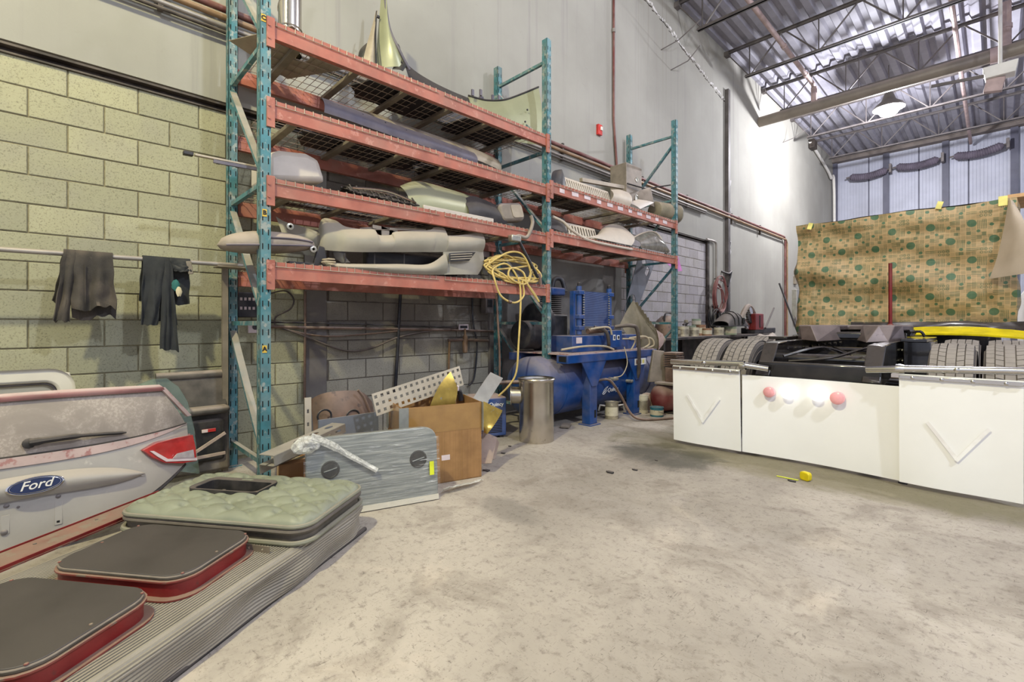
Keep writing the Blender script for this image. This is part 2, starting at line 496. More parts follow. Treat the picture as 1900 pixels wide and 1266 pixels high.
# far wall: tall white sheet panels between dark posts, tan header above
wb = struct('wall_back', MB().b2((WX - .3, END + .06, 0), (11, END + .3, DECK + .3)), 'column_grey')
edges = [-4.55, -3.47, -1.99, -.68, .80, 2.2, 3.6, 5.0, 6.4, 7.8, 9.2, 10.6]
for a, b in zip(edges, edges[1:]):
    m = MB(); n = max(2, int((b - a) / .09)); q = []
    for i in range(n):
        xa = a + .018 + (b - a - .036) * i / n; xb = a + .018 + (b - a - .036) * (i + 1) / n
        q += [(xa, 0), (xb - .012, 0), (xb - .006, .008)]
    q.append((b - .018, 0))
    m.add([(px, END + .02 + py, zz) for zz in (.02, 7.66) for px, py in q], [(i, i + 1, len(q) + i + 1, len(q) + i) for i in range(len(q) - 1)])
    m.b2((a + .018, END + .03, .02), (b - .018, END + .06, 7.66))
    part('wall_panel', m, 'panel_white', wb, smooth=0)
for i, cx in enumerate((-4.57, -2.93, -1.27, .40, 2.07, 3.74, 5.4)):
    m = MB(); m.b2((cx - .09, END - .12, 0), (cx + .09, END - .1, 7.66)); m.b2((cx - .09, END, 0), (cx + .09, END + .015, 7.66)); m.b2((cx - .008, END - .11, 0), (cx + .008, END + .01, 7.66))
    part('steel_post', m, 'column_grey', wb, smooth=0)
m = MB(); m.b2((WX, END - .25, 7.66), (11, END + .06, DECK)); m.b2((WX, END - .3, 7.64), (11, END + .06, 7.67)); m.b2((WX, END - .3, DECK - .06), (11, END - .25, DECK - .02))
part('header_beam', m, 'header_tan', wb, smooth=0)

# roof joists
def joist(y, label, long_chord=False):
    t = thing('roof_joist', label, 'roof joist', loc=(WX + .05, y, DECK - .1), group='open web joists under the roof deck')
    zt, zb = DECK - .06, 7.02
    XE = 9.5
    m = MB()
    for s in (-1, 1): m.b2((WX + .04, y + s * .012, zt), (XE, y + s * .06, zt + .012)); m.b2((WX + .04, y + s * .012, zt - .05), (XE, y + s * .02, zt + .01))
    m.b2((WX + .036, y - .07, zt - .1), (WX + .14, y + .07, zt))
    part('top_chord', m, 'joist_paint', t, smooth=0)
    x0 = WX + .04 if long_chord else WX + .5
    m = MB()
    for s in (-1, 1): m.b2((x0, y + s * .012, zb), (XE, y + s * .055, zb + .012)); m.b2((x0, y + s * .012, zb), (XE, y + s * .02, zb + .055))
    part('bottom_chord', m, 'joist_paint', t, smooth=0)
    part('web_bar', MB().cyl((WX + .1, y, zt - .05), (WX + .58, y, zb + .03), .014, 6), 'joist_paint', t)
    x = WX + .6
    while x < XE - 1.4:
        for p, q, r in (((x, zb), (x, zt), .013), ((x + .03, zb), (x + .7, zt), .017), ((x + .75, zt), (x + 1.38, zb), .017)):
            part('web_bar', MB().cyl((p[0], y, p[1] + (.03 if p[1] == zb else -.02)), (q[0], y, q[1] + (.03 if q[1] == zb else -.02)), r, 6), 'joist_paint', t)
        x += 1.4
joist(9.2, 'open web steel roof joist nearest the viewer, its end at the top of the frame')
joist(11.75, 'roof joist whose bottom chord runs to the wall above the dark conduit')
joist(14.35, 'roof joist directly above the fat horizontal tan pipe')
joist(17.0, 'roof joist just beyond the fat tan pipe, behind the lit lamp')
joist(19.7, 'farthest open web roof joist, next to the tan header beam')

# services under the roof
t = thing('roof_drain_pipe', 'fat tan pipe running across the hall under the joists', 'pipe', loc=(WX + .04, 14.1, 6.8))
part('main_run', MB().tube([(WX + .04, 14.1, 6.8), (9, 14.1, 6.8)], .135, 20), 'pipe_grey', t)
for x in (-.1, 4.3): part('clamp', MB().tube([(x, 14.1, 6.8), (x + .14, 14.1, 6.8)], .155, 20), 'pipe_pink', t)
for x in (-2.35, 1.2): part('hanger_rod', MB().cyl((x, 14.1, 6.9), (x, 14.1, 7.8), .012, 6), 'joist_paint', t)
part('riser', MB().tube([(-3.3, 14.1, 6.9), (-3.3, 14.1, 7.3)], .07, 12), 'pipe_pink', t)
t = thing('overhead_pipe', 'pinkish pipe running along under the deck and dropping onto the fat pipe', 'pipe', loc=(-3.3, 8, 7.35))
part('run', MB().tube([(-3.3, 2, 7.36), (-3.3, 14.0, 7.36), (-3.3, 14.1, 7.3)], .05, 12), 'pipe_pink', t)
for y in (9.1, 11.6, 13.3): part('coupling', MB().cyl((-3.3, y, 7.36), (-3.3, y + .12, 7.36), .062, 12), 'pipe_pink', t)
t = thing('vertical_pipe', 'pale vertical pipe dropping onto the fat pipe at right edge', 'pipe', loc=(-.55, 14.1, 6.8))
part('stack', MB().tube([(-.55 + .68, 14.1, 6.9), (-.55 + .68, 14.1, 7.82)], .085, 14), 'pipe_pink', t)
part('collar', MB().cyl((.13, 14.1, 7.28), (.13, 14.1, 7.36), .1, 14), 'pipe_pink', t)
t = thing('overhead_conduit', 'thin pink conduit running along the hall right of the lamp', 'conduit', loc=(-.85, 9, 7.5))
part('run', MB().tube([(-.62, 8.5, 7.58), (-.62, 22.3, 7.3)], .045, 8), 'pipe_pink', t)
for y in (10, 14, 18): part('clip', MB().cyl((-.62, y, 7.5), (-.62, y, 7.82), .012, 6), 'joist_paint', t)
p0 = fy(1551, 398, END - .3)
t = thing('corner_conduit', 'white conduit bending down beside the far corner post', 'conduit', loc=(WX + .1, END - .4, 0))
part('run', MB().tube(spline([(WX + .1, 19.0, 7.55), (WX + .1, 21.0, 7.2), (WX + .12, 21.9, 6.9), (WX + .16, 22.2, 6.4), (WX + .16, 22.2, 0)], 4), .05, 8), 'white_paint', t)
part('junction_box', MB().box((WX + .14, 19.2, 7.5), (.16, .4, .3)), 'black_steel', t, bevel=.01)
for i, (a, b) in enumerate((((1577, 329), (1646, 315)), ((1663, 310), (1742, 295)), ((1770, 290), (1862, 269)))):
    A = fy(*a, END - .35); B = fy(*b, END - .35); n = 40; prof = []
    pts = []; rr = []
    for k in range(n + 1):
        f = k / n; p = A.lerp(B, f); p.z -= .1 * math.sin(f * math.pi); pts.append(p)
        rr.append((.14 if k % 2 else .12) * (1 if 1 < k < n - 1 else .6))
    t = thing('torsion_tube', ['dark ribbed sagging tube on the far wall, left of the three', 'dark ribbed sagging tube on the far wall, middle one with a clamp', 'dark ribbed sagging tube on the far wall, right of the three'][i], 'spring', loc=A, group='ribbed tubes slung across the far wall')
    part('coil', MB().tube(pts, rr, 10), 'spring_grey', t)
    for e, s in ((A, -1), (B, 1)): part('end_rod', MB().cyl(e, e + Vector((s * .12, 0, .02 * s)), .03, 6), 'grey_steel', t)
    part('clamp', MB().box(B + Vector((.1, 0, .02)), (.08, .25, .32)), 'grey_steel', t, bevel=.01)

# high bay lamps, the last one an added fill lamp
glow('lamp_glow', (1.0, .97, .86), 60.0)
surf('lamp_body', (150, 146, 140), .4, .6, .1, 4)
def lamp(x, y, z, watts, c, label, lit=True):
    t = thing('high_bay_lamp', label, 'lamp', loc=(x, y, z), group='high bay lamps')
    m = MB(); m.lathe([(.34, .0), (.345, .01), (.3, .09), (.16, .2), (.09, .4), (.02, .42)], T(x, y, z), 24)
    part('reflector', m, 'lamp_body', t)
    part('lens', MB().lathe([(.02, -.2), (.1, -.185), (.18, -.13), (.225, -.05), (.23, .02), (.02, .03)], T(x, y, z), 24), 'lamp_glow' if lit else 'white_paint', t)
    part('hanger', MB().cyl((x, y, z + .4), (x, y, DECK), .01, 6), 'joist_paint', t)
    if lit:
        L = bpy.data.lights.new('lamp_light', 'POINT'); L.shadow_soft_size = .12; L.energy = watts; L.color = c
        o = bpy.data.objects.new('lamp_light', L); col.objects.link(o); o.location = (0, 0, -.3); o.parent = t
LL = ['lit high bay lamp over the floor behind the viewer', 'lit high bay lamp above the truck frame, over the top of the picture', 'lit high bay lamp glowing under the fat tan pipe', 'lit high bay lamp over the open floor right of the viewer']
for (x, y, z, wt, c), lb in zip(LAMPS, LL): lamp(x, y, z, wt, c, lb)
# square unlit floodlight hanging at the right edge
P = fy(1856, 132, 13.0)
t = thing('flood_lamp', 'unlit square flood lamp hanging beneath the pipe at right edge', 'lamp', loc=P)
part('housing', MB().prism([(-.24, .1), (.24, .1), (.2, -.12), (-.2, -.12)], .3, frame(P + Vector((0, .15, 0)), (1, 0, 0), z=(0, -1, 0))), 'white_paint', t, bevel=.01)
part('driver', MB().box(P + Vector((-.08, 0, -.24)), (.26, .12, .26), Matrix.Rotation(.2, 3, 'Y')), 'pipe_pink', t, bevel=.01)
part('hanger', MB().cyl(P + Vector((0, 0, .1)), Vector((P.x, P.y, DECK)), .03, 8), 'white_paint', t)
part('arm', MB().bar(P + Vector((-1.0, .1, .1)), P + Vector((-.2, .1, .02)), .03, .06), 'joist_paint', t)

# pipes along the left wall
runs = [('pipe_red', 3.86, .03, 'dark red pipe', 0), ('pipe_copper', 3.78, .026, 'brass coloured pipe', .02), ('conduit', 3.71, .02, 'grey steel conduit', .01), ('black_steel', 3.66, .014, 'thin black line', .01)]
for k, (m, z, r, nm, dx) in enumerate(runs):
    t = thing('service_pipe', nm + ' running the length of the left wall behind the rack tops', 'pipe', loc=(WX + .1, 0, z), group='pipes along the left wall')
    x = WX + .1 + dx
    if k < 2: pts = [(x, -1.5, z), (x, 16.1 + k * .12, z), (x, 16.2 + k * .12, z - .1), (x, 16.2 + k * .12, 0)]
    else: pts = [(x, -1.5, z), (x, 10.5, z)]
    part('run', MB().tube(pts, r, 10), m, t)
    if k == 0:
        for y in (-.1, .6, 1.6, 3.2, 5.5, 7.8, 9.6, 12, 14): part('clip', MB().box((x - .01, y, z - .08), (.05, .035, .26)), 'black_steel', t)
    if k < 2:
        for y in (9.0, 12.4): part('coupling', MB().cyl((x, y, z), (x, y + .1, z), r * 1.35, 10), m, t)
t = thing('fire_line', 'thin red conduit dropping down the wall to the pipe runs', 'conduit', loc=(WX + .05, 6.9, 3.9))
part('run', MB().tube([(WX + .07, 6.98, 7.8), (WX + .07, 6.96, 7.7), (WX + .07, 6.9, 7.55), (WX + .07, 6.9, 4.7), (WX + .07, 7.0, 3.9)], .02, 8), 'pipe_red', t)
part('coupling', MB().cyl((WX + .07, 6.9, 6.2), (WX + .07, 6.9, 6.26), .03, 8), 'conduit', t)
P = fx(1113, 241, WX + .07)
t = thing('alarm_horn', 'small red fire alarm horn high on the left wall', 'alarm', loc=(WX + .035, P.y, P.z - .08))
surf('alarm_red', (196, 52, 46), .4)
part('body', MB().box((WX + .06, P.y, P.z), (.05, .11, .17)), 'alarm_red', t, bevel=.006)
part('strobe', MB().box((WX + .09, P.y + .02, P.z + .02), (.02, .05, .06)), 'white_paint', t, bevel=.004)
# column conduit and crack flakes on the wall
t = thing('channel_post', 'dark slim steel channel standing against the wall below a joist', 'column', loc=(WX + .05, 11.8, 0))
part('channel', MB().b2((WX + .036, 11.74, 0), (WX + .12, 11.86, 6.9)), 'joist_paint', t, bevel=.004)
t = thing('conduit_drop', 'thin grey conduit dropping beside the block infill edge', 'conduit', loc=(WX + .07, 11.2, 0))
part('run', MB().tube(spline([(WX + .08, 10.6, 3.1), (WX + .08, 11.05, 3.1), (WX + .08, 11.13, 3.0)], 4) + [Vector((WX + .08, 11.13, .9))], .025, 8), 'conduit', t)
surf('plaster_flake', (206, 202, 200), .9)
m = MB()
for i in range(46):
    f = i / 45
    y = 8.0 + 3.7 * f; z = 7.35 - .72 * f + random.uniform(-.04, .04)
    m.box((WX + .037, y, z), (.008, random.uniform(.03, .11), random.uniform(.015, .06)), Matrix.Rotation(random.uniform(-.6, .6), 3, 'X'))
for i in range(30):
    m.box((WX + .037, 12.02 + random.uniform(-.07, .07), random.uniform(1.4, 4.9)), (.008, random.uniform(.02, .07), random.uniform(.03, .18)), Matrix.Rotation(random.uniform(-.3, .3), 3, 'X'))
part('plaster_crack', m, 'plaster_flake', wall, kind='stuff', smooth=0)
m = MB()
for i in range(40):
    f = i / 39
    y = 8.0 + 3.7 * f; z = 7.31 - .72 * f + random.uniform(-.03, .03)
    m.box((WX + .036, y, z), (.006, random.uniform(.06, .12), random.uniform(.008, .03)), Matrix.Rotation(random.uniform(-.4, .2), 3, 'X'))
part('crack_line', m, 'black_steel', wall, kind='stuff', smooth=0)
for y, z, L in ((8.6, 6.6, .8), (9.0, 6.35, .6), (16.2, 6.8, .7)):
    part('tie_rod', MB().tube([(WX + .03, y, z), (WX + .35, y + .1, z + .1), (WX + L, y + .1, z + .3)], .01, 6), 'joist_paint', wall)
# ------------------------------------------------------------------ pallet rack
surf('rack_teal', (62, 116, 124), .5, .1, .2, 7, dust=1.0, dustc=srgb(158, 150, 140), patch=.55, patchc=(140, 150, 144))
surf('rack_orange', (162, 94, 76), .55, .0, .2, 5, dust=1.0, dustc=srgb(170, 136, 122), patch=.4, patchc=(182, 124, 108))
surf('wire', (166, 150, 136), .55, .4, .2, 10, dust=.5)
surf('channel_tan', (134, 124, 108), .6, .3, .2, 6, dust=.3)
surf('card_yellow', (214, 176, 60), .6)
surf('ink', (22, 20, 18), .6)
surf('sticker', (206, 190, 190), .6)
RF, RR = -3.66, -4.50
RY = (1.08, 4.12, 7.25)
RH = 4.5
rack = thing('pallet_rack', 'teal and orange two bay pallet rack standing along the left wall', 'rack', loc=(-4.08, 4.1, 0))
def slots(x, y):
    m = MB()
    z = .12
    while z < RH - .06:
        for s in (-.019, .019): m.box((x + .0401, y + s, z), (.002, .007, .042))
        m.box((x + .01, y - .0351, z), (.007, .002, .042)) ; m.box((x + .01, y + .0351, z), (.007, .002, .042))
        z += .1016
    return m
for i, y in enumerate(RY):
    for x in (RF, RR):
        m = MB()
        # C section: web facing the aisle, two flanges, open at the back
        m.b2((x + .035, y - .035, 0), (x + .04, y + .035, RH)); m.b2((x - .04, y - .035, 0), (x + .04, y - .031, RH)); m.b2((x - .04, y + .031, 0), (x + .04, y + .035, RH))
        m.b2((x - .04, y - .035, 0), (x - .036, y - .015, RH)); m.b2((x - .04, y + .015, 0), (x - .036, y + .035, RH))
        p = part('upright', m, 'rack_teal', rack, smooth=0)
        part('slot_row', slots(x, y), 'dark_slot', p, smooth=0, kind='stuff')
        part('foot_plate', MB().b2((x - .06, y - .06, 0), (x + .07, y + .06, .01)), 'rack_teal', p, smooth=0)
    for z in (.2, 1.2, 2.2, 3.2, 4.25):
        part('brace', MB().bar((RF - .03, y, z), (RR + .03, y, z), .032, .034), 'rack_teal', rack, smooth=0)
    for z in (.25, 1.25, 2.25, 3.25):
        a, b = ((RR + .03, z + .88), (RF - .03, z + .05)) if i < 2 else ((RF - .03, z + .85), (RR + .03, z + .05))
        part('brace', MB().bar((a[0], y, a[1]), (b[0], y, b[1]), .05, .026), 'rack_teal', rack, smooth=0)
LV1 = (1.64, 2.24, 2.80, 3.37)
LV2 = (2.28, 2.85)
def beam(x, y0, y1, z, s):
    m = MB(); ya, yb = y0 + .035, y1 - .035
    # step beam section extruded along y; s=+1 front beam (step faces the wall)
    sec = [(.022, -.125), (.022, 0), (-.004, 0), (-.004, -.04), (-.022, -.04), (-.022, -.125)]
    n = len(sec)
    m.add([(x + s * px, yy, z + pz) for yy in (ya, yb) for px, pz in sec],
          [(i, (i + 1) % n, n + (i + 1) % n, n + i) for i in range(n)] + [tuple(range(n)), tuple(range(2 * n - 1, n - 1, -1))])
    o = part('beam', m, 'rack_orange', rack, smooth=0)
    for y, q in ((ya, 1), (yb, -1)):
        c = MB(); xo = x + s * .03
        c.b2((xo - s * .01, y - q * .03, z - .2), (xo - s * .01 + s * .006 + s * .012, y + q * .022, z + .012))
        for zz in (-.05, -.14): c.cyl((xo + s * .004, y - q * .018, z + zz), (xo + s * .016, y - q * .018, z + zz), .008, 8)
        part('end_bracket', c, 'rack_orange', o, smooth=0)
def deck(y0, y1, z):
    m = MB(); r = .0034
    y = y0 + .03
    while y < y1 - .02:
        m.tube([(RR - .02, y, z + .006), (RF + .036, y, z + .006), (RF + .046, y, z + .003), (RF + .0465, y, z - .034)], r, 4)
        y += .066
    for k in range(8):
        x = RR + .02 + (RF - RR - .02) * k / 7
        m.tube([(x, y0 + .02, z + .0005), (x, y1 - .02, z + .0005)], r, 4)
    m.tube([(RF + .050, y0 + .02, z - .034), (RF + .050, y1 - .02, z - .034)], r, 4)
    o = part('wire_deck', m, 'wire', rack, smooth=0)
    for k in range(3):
        y = y0 + (y1 - y0) * (k + .5) / 3
        part('support_channel', MB().b2((RR + .0, y - .03, z - .038), (RF - .008, y + .03, z - .006)), 'channel_tan', o, smooth=0, bevel=.004)
for b, lv in ((0, LV1), (1, LV2)):
    ya, yb = RY[b], RY[b + 1]
    for z in lv:
        beam(RF + .02, ya, yb, z, 1); beam(RR - .02, ya, yb, z, -1)
        ym = (ya + yb) / 2
        deck(ya + .04, ym - .01, z); deck(ym + .01, yb - .04, z)
for ch, u, v in (('A', 491, 648), ('B', 491, 395), ('C', 489, 33)):
    p = fx(u, v, RF + .0425)
    M = frame(p + Vector((.0, .0, 0)), (0, 1, 0), z=(1, 0, 0))
    o = part('bay_card', MB().box(p, (.003, .03, .052)), 'card_yellow', rack, smooth=0)
    part('card_letter', text_mb(ch, .042, M @ T(0, 0, .0025), .002, bold=.002), 'ink', o, smooth=0)
for k in range(11):
    y = 4.35 + k * .25
    part('price_sticker', MB().box((RF + .044, y, 2.85 - .062 + random.uniform(-.01, .005)), (.002, .13 if k % 3 else .09, .05), Matrix.Rotation(random.uniform(-.05, .05), 3, 'X')), 'sticker', rack, smooth=0)
# ------------------------------------------------------------------ foreground: ribbed sleeper panel with lids and tufted pads
surf('ribbed_alu', (146, 140, 128), .42, .4, .18, 3, dust=.4, dustc=srgb(168, 158, 142), patch=.25, patchc=(120, 112, 100))
surf('lid_vinyl', (54, 49, 46), .42, 0, .3, 3, dust=.4, dustc=srgb(82, 75, 71), patch=.12, patchc=(104, 96, 90))
surf('red_paint', (118, 22, 24), .35, .1, .25, 5, dust=.45, dustc=srgb(150, 96, 88), patch=.3, patchc=(72, 40, 36))
surf('red_trim', (126, 46, 40), .5, .1, .3, 6, dust=.75, dustc=srgb(138, 122, 106), patch=.55, patchc=(118, 106, 92))
surf('green_vinyl', (118, 124, 104), .34, 0, .14, 4, dust=.3, dustc=srgb(158, 154, 138))
surf('green_piping', (104, 108, 90), .4, 0, .2, 6, dust=.4)
surf('pad_side', (66, 62, 52), .6, 0, .3, 8, dust=.4)
PC = Vector((-2.54, 1.30, 0)); E1 = Vector((.523, -.852, 0)); E2 = Vector((-.852, -.523, 0))
PM = Matrix(((E1.x, E2.x, 0, PC.x), (E1.y, E2.y, 0, PC.y), (0, 0, 1, 0), (0, 0, 0, 1)))   # local x along the panel, y to its back (mirrored basis, meshes only)
def PW(a, b, z): return PM @ Vector((a, b, z))
def panel_frame(a, b, z): return frame(PW(a, b, z), E1, z=(0, 0, 1))        # local x along E1, local y = towards the aisle
panel = thing('ribbed_panel', 'long ribbed metal panel lying on the floor under the lids and tufted pads', 'panel', loc=PW(0, 0, 0))
prof = []                                                   # (b, z) from front bottom, over the rounded edge, to the back
for i in range(11): z = .012 + .118 * i / 10; prof += [(0.006, z, 1), (.006, z + .002, 1), (-.004, z + .0035, 1), (-.004, z + .0095, 1)]
for i in range(10):
    a = math.pi / 2 * i / 9; rr = .03 + (.004 if i % 2 else 0); prof.append((.03 - rr * math.cos(a), .13 + rr * math.sin(a), 0))
nb = 66
for i in range(nb): b = .034 + (.98 - .034) * i / nb; prof += [(b, .166, 0), (b + .0085, .166, 0), (b + .0098, .154, 0), (b + .0128, .154, 0)]
prof += [(.98, .16, 0), (.98, .02, 0)]
NA = 60; LA = 2.9
vs = []
for i in range(NA + 1):
    a = LA * i / NA
    for b, z, side in prof:
        ww = side * math.sin(max(0, min(1, z / .13)) * math.pi) * (.016 * math.sin(a * 7 + z * 22) + .012 * math.sin(a * 15 + 2))
        bb = b + .03 * max(0, .12 - a) / .12 * (1 if b < .05 else 0) + ww
        vs.append(PW(a, bb, z + .0022 * math.sin(a * 9 + b * 5)))
n = len(prof)
m = MB(); m.add(vs, [(i * n + j, i * n + j + 1, (i + 1) * n + j + 1, (i + 1) * n + j) for i in range(NA) for j in range(n - 1)] + [tuple(range(n - 1, -1, -1))])
part('ribbed_skin', m, 'ribbed_alu', panel, smooth=30)
part('edge_bead', MB().tube([PW(0, .012, .01), PW(LA, .012, .01)], .012, 8), 'black_rubber', panel)
# back angle of the panel, red flaking paint
ch = thing('red_channel', 'flaking red steel channel lying along the back of the ribbed panel', 'channel', loc=PW(1, 1.05, 0))
A, B = PW(.22, 1.16, .19), PW(2.3, 1.0, .19)
part('flat_web', MB().bar(A, B, .19, .006), 'red_trim', ch, smooth=0)
up = (B - A).normalized().cross(Vector((0, 0, 1)))
for s in (-1, 1): part('flange', MB().bar(A + up * s * .095 + Vector((0, 0, .004 if s > 0 else .014)), B + up * s * .095 + Vector((0, 0, .004 if s > 0 else .014)), .005, .014), 'red_paint', ch, smooth=0)
for s in (-1, 1): part('web_leg', MB().bar(A.lerp(B, .5 + s * .42) - Vector((0, 0, .19)), A.lerp(B, .5 + s * .42) - Vector((0, 0, .004)), .04, .04), 'red_trim', ch, smooth=0)
for k in range(7):
    p = A.lerp(B, .06 + k * .13) + up * .045 + Vector((0, 0, .003)); part('rivet', MB().lathe([(.007, 0), (.006, .003), (.002, .004)], Matrix.Translation(p), 8), 'black_steel', ch)
pl = MB(); Pp = fz(294, 905, .2); Mx = frame(A + Vector((0, 0, .0)), up, z=(B - A))
pl.plate([(-.1, 0), (.07, 0), (.07, .08), (.035, .085), (.03, .06), (-.04, .062), (-.045, .1), (-.1, .1)], [circle(.006, 8, -.075, .075), circle(.005, 8, .055, .065)], .004, Mx)
part('end_plate', pl, 'red_paint', ch, smooth=0)

def lid(a0, a1, b0, b1, label, tilt=0):
    M = panel_frame((a0 + a1) / 2, (b0 + b1) / 2, .166) @ Matrix.Rotation(tilt, 4, 'Z')
    t = thing('storage_hatch', label, 'hatch lid', M=M, group='red framed hatch lids')
    w, h = a1 - a0, b1 - b0
    m = MB(); m.plate(rrect(w + .05, h + .05, .1), [rrect(w - .02, h - .02, .075)], .006)
    part('bottom_flange', m, 'red_trim', t, world=False)
    m = MB(); m.plate(rrect(w, h, .085), [rrect(w - .012, h - .012, .08)], .062)
    wl = part('side_wall', m, 'red_paint', t, world=False)
    part('rim', MB().plate(rrect(w + .02, h + .02, .095), [rrect(w - .06, h - .06, .06)], .008, T(0, 0, .06)), 'red_trim', t, world=False, bevel=.002)
    part('cover_edge', MB().prism(rrect(w + .005, h + .005, .09), .014, T(0, 0, .068)), 'pad_side', t, world=False, bevel=.004)
    part('cover', MB().prism(rrect(w - .005, h - .005, .086, 8), .006, T(0, 0, .08)), 'lid_vinyl', t, world=False, bevel=.004)
    for k, (x, y) in enumerate([(x, y) for x in (-.42, 0, .42) for y in (-.46, .46)]):
        part('tack', MB().lathe([(.006, 0), (.005, .003), (.001, .004)], T(x * w, y * h, .085), 8), 'red_trim', t, world=False)
    for k in range(3):
        part('latch_slot', MB().box(((-.02 + k * .022) * 1.4, -h / 2 - .0005, .034), (.016, .003, .022)), 'dark_slot', wl, world=False, smooth=0)
    return t
lid(.67, 1.07, .16, .76, 'dark topped hatch lid with red sides next to the large tufted pad', .10)
lid(1.145, 1.56, .14, .74, 'dark topped hatch lid with red sides nearest the viewer', .10)

def rr_map(s, t, w, h, r):
    """unit square -> rounded rectangle"""
    x = (s - .5) * w; y = (t - .5) * h
    cx, cy = w / 2 - r, h / 2 - r
    if abs(x) > cx and abs(y) > cy:
        px, py = (abs(x) - cx) / r, (abs(y) - cy) / r
        qx, qy = px * math.sqrt(1 - py * py / 2), py * math.sqrt(1 - px * px / 2)
        x = math.copysign(cx + qx * r, x); y = math.copysign(cy + qy * r, y)
    return x, y
def tufted(M, w, h, label, hole=None, nu=84, nv=120, seed=0):
    t = thing('tufted_pad', label, 'upholstered pad', M=M, group='green tufted sleeper pads')
    da, db = .145, .13
    btn = []
    for i in range(-6, 7):
        for j in range(-7, 8):
            x = i * da / 2; y = j * db + (db / 2 if i % 2 else 0)
            if abs(x) < w / 2 - .045 and abs(y) < h / 2 - .04:
                if hole and abs(x - hole[0]) < hole[2] / 2 + .03 and abs(y - hole[1]) < hole[3] / 2 + .03: continue
                btn.append((x, y))
    def height(x, y):
        kx, ky = abs(x) - (w / 2 - .09), abs(y) - (h / 2 - .09)
        e = .09 - math.hypot(kx, ky) if kx > 0 and ky > 0 else min(w / 2 - abs(x), h / 2 - abs(y)); z = .04 * min(1, max(0, e) / .045) ** .5
        # diamond creases between the buttons
        p = x / da + y / (2 * db); q = x / da - y / (2 * db)
        fp, fq = abs(p - round(p)), abs(q - round(q))
        ed = min(1.0, max(0.0, e) / .04)
        z += ed * (.024 * (math.sin(math.pi * min(1, fp * 2) / 2) * math.sin(math.pi * min(1, fq * 2) / 2)) ** .4 - .012)
        dm = min(((x - bx) ** 2 + (y - by) ** 2) ** .5 for bx, by in btn)
        z -= ed * .022 * math.exp(-(dm / .018) ** 2)
        z += .004 * nz((x * 9, y * 9, seed), 1)
        return z
    vs, ok = [], []
    for i in range(nu):
        for j in range(nv):
            x, y = rr_map(i / (nu - 1), j / (nv - 1), w, h, .09); vs.append((x, y, .085 + height(x, y)))
    def inh(x, y): return hole and abs(x - hole[0]) < hole[2] / 2 and abs(y - hole[1]) < hole[3] / 2
    fs = []
    for i in range(nu - 1):
        for j in range(nv - 1):
            ids = (i * nv + j, (i + 1) * nv + j, (i + 1) * nv + j + 1, i * nv + j + 1)
            if not all(inh(vs[k][0], vs[k][1]) for k in ids): fs.append(ids)
    m = MB(); m.add(vs, fs)
    top = part('tufted_top', m, 'green_vinyl', t, world=False, smooth=60)
    bme = None
    for bx, by in btn:
        mm = MB().lathe([(.0105, 0), (.010, .004), (.005, .007), (.001, .0075)], T(0, 0, 0), 10)
        if bme is None:
            bme = mesh_of('button', mm); bme.materials.append(MATS['green_vinyl']); bme.shade_smooth()
        o = bpy.data.objects.new('button', bme); col.objects.link(o); o.parent = top; o.location = (bx, by, .085 + height(bx, by) - .001)
    holes = [rrect(hole[2] + .02, hole[3] + .02, .03, 4, hole[0], hole[1])] if hole else []
    part('pad_side', MB().plate(rrect(w - .01, h - .01, .09), holes, .075, T(0, 0, .01)), 'pad_side', t, world=False)
    for z, r, mt, g in ((.086, .011, 'green_piping', .004), (.062, .012, 'pad_side', .0), (.012, .012, 'green_piping', .012)):
        part('piping', MB().tube([(x, y, z) for x, y in rrect(w + g, h + g, .09, 8)], r, 8, closed=True), mt, t, world=False)
    if hole:
        x, y, a, b = hole
        fr = part('opening_frame', MB().plate(rrect(a + .03, b + .03, .045, 5, x, y), [rrect(a - .02, b - .02, .03, 5, x, y)], .085, T(0, 0, .05)), 'black_rubber', t, world=False, bevel=.004)
        part('recess', MB().b2((x - a / 2, y - b / 2, .004), (x + a / 2, y + b / 2, .012)), 'dark_slot', t, world=False)
        for k, (dy, hh) in enumerate(((-.12, .05), (0.0, .06), (.1, .045))):
            part('inner_bracket', MB().box((x + (.02 if k == 1 else -.02), y + dy, .03 + hh / 2), (a * .6, .02, hh), Matrix.Rotation(.3 * k, 3, 'Z')), 'pad_side', t, world=False, bevel=.003)
        part('inner_rail', MB().tube([(x + .03, y - b * .42, .075), (x + .02, y + b * .42, .07)], .014, 8), 'black_steel', t, world=False)
    return t
tufted(panel_frame(.315, .515, .166) @ Matrix.Rotation(.08, 4, 'Z'), .585, 1.03, 'large green tufted vinyl pad with rectangular opening on the ribbed panel', hole=(-.05, -.14, .17, .40))
tufted(panel_frame(1.98, .36, .166), .62, .70, 'green tufted vinyl pad corner cut off by the lower left of the picture', nu=60, nv=60, seed=3)
m = MB().bar(PW(.66, .22, .18), PW(.66, .02, .18), .004, .03); m = MB(); m.plate([(-.11, 0), (.11, 0), (.11, .03), (-.11, .03)], [circle(.006, 8, -.07, .015), circle(.006, 8, 0, .015), circle(.006, 8, .07, .015)], .003, frame(PW(.655, .2, .166), E2, z=-E1))
solo('hinge_strip', m, 'channel_tan', 'small drilled hinge strip between tufted pad and first lid', 'hinge', smooth=0)

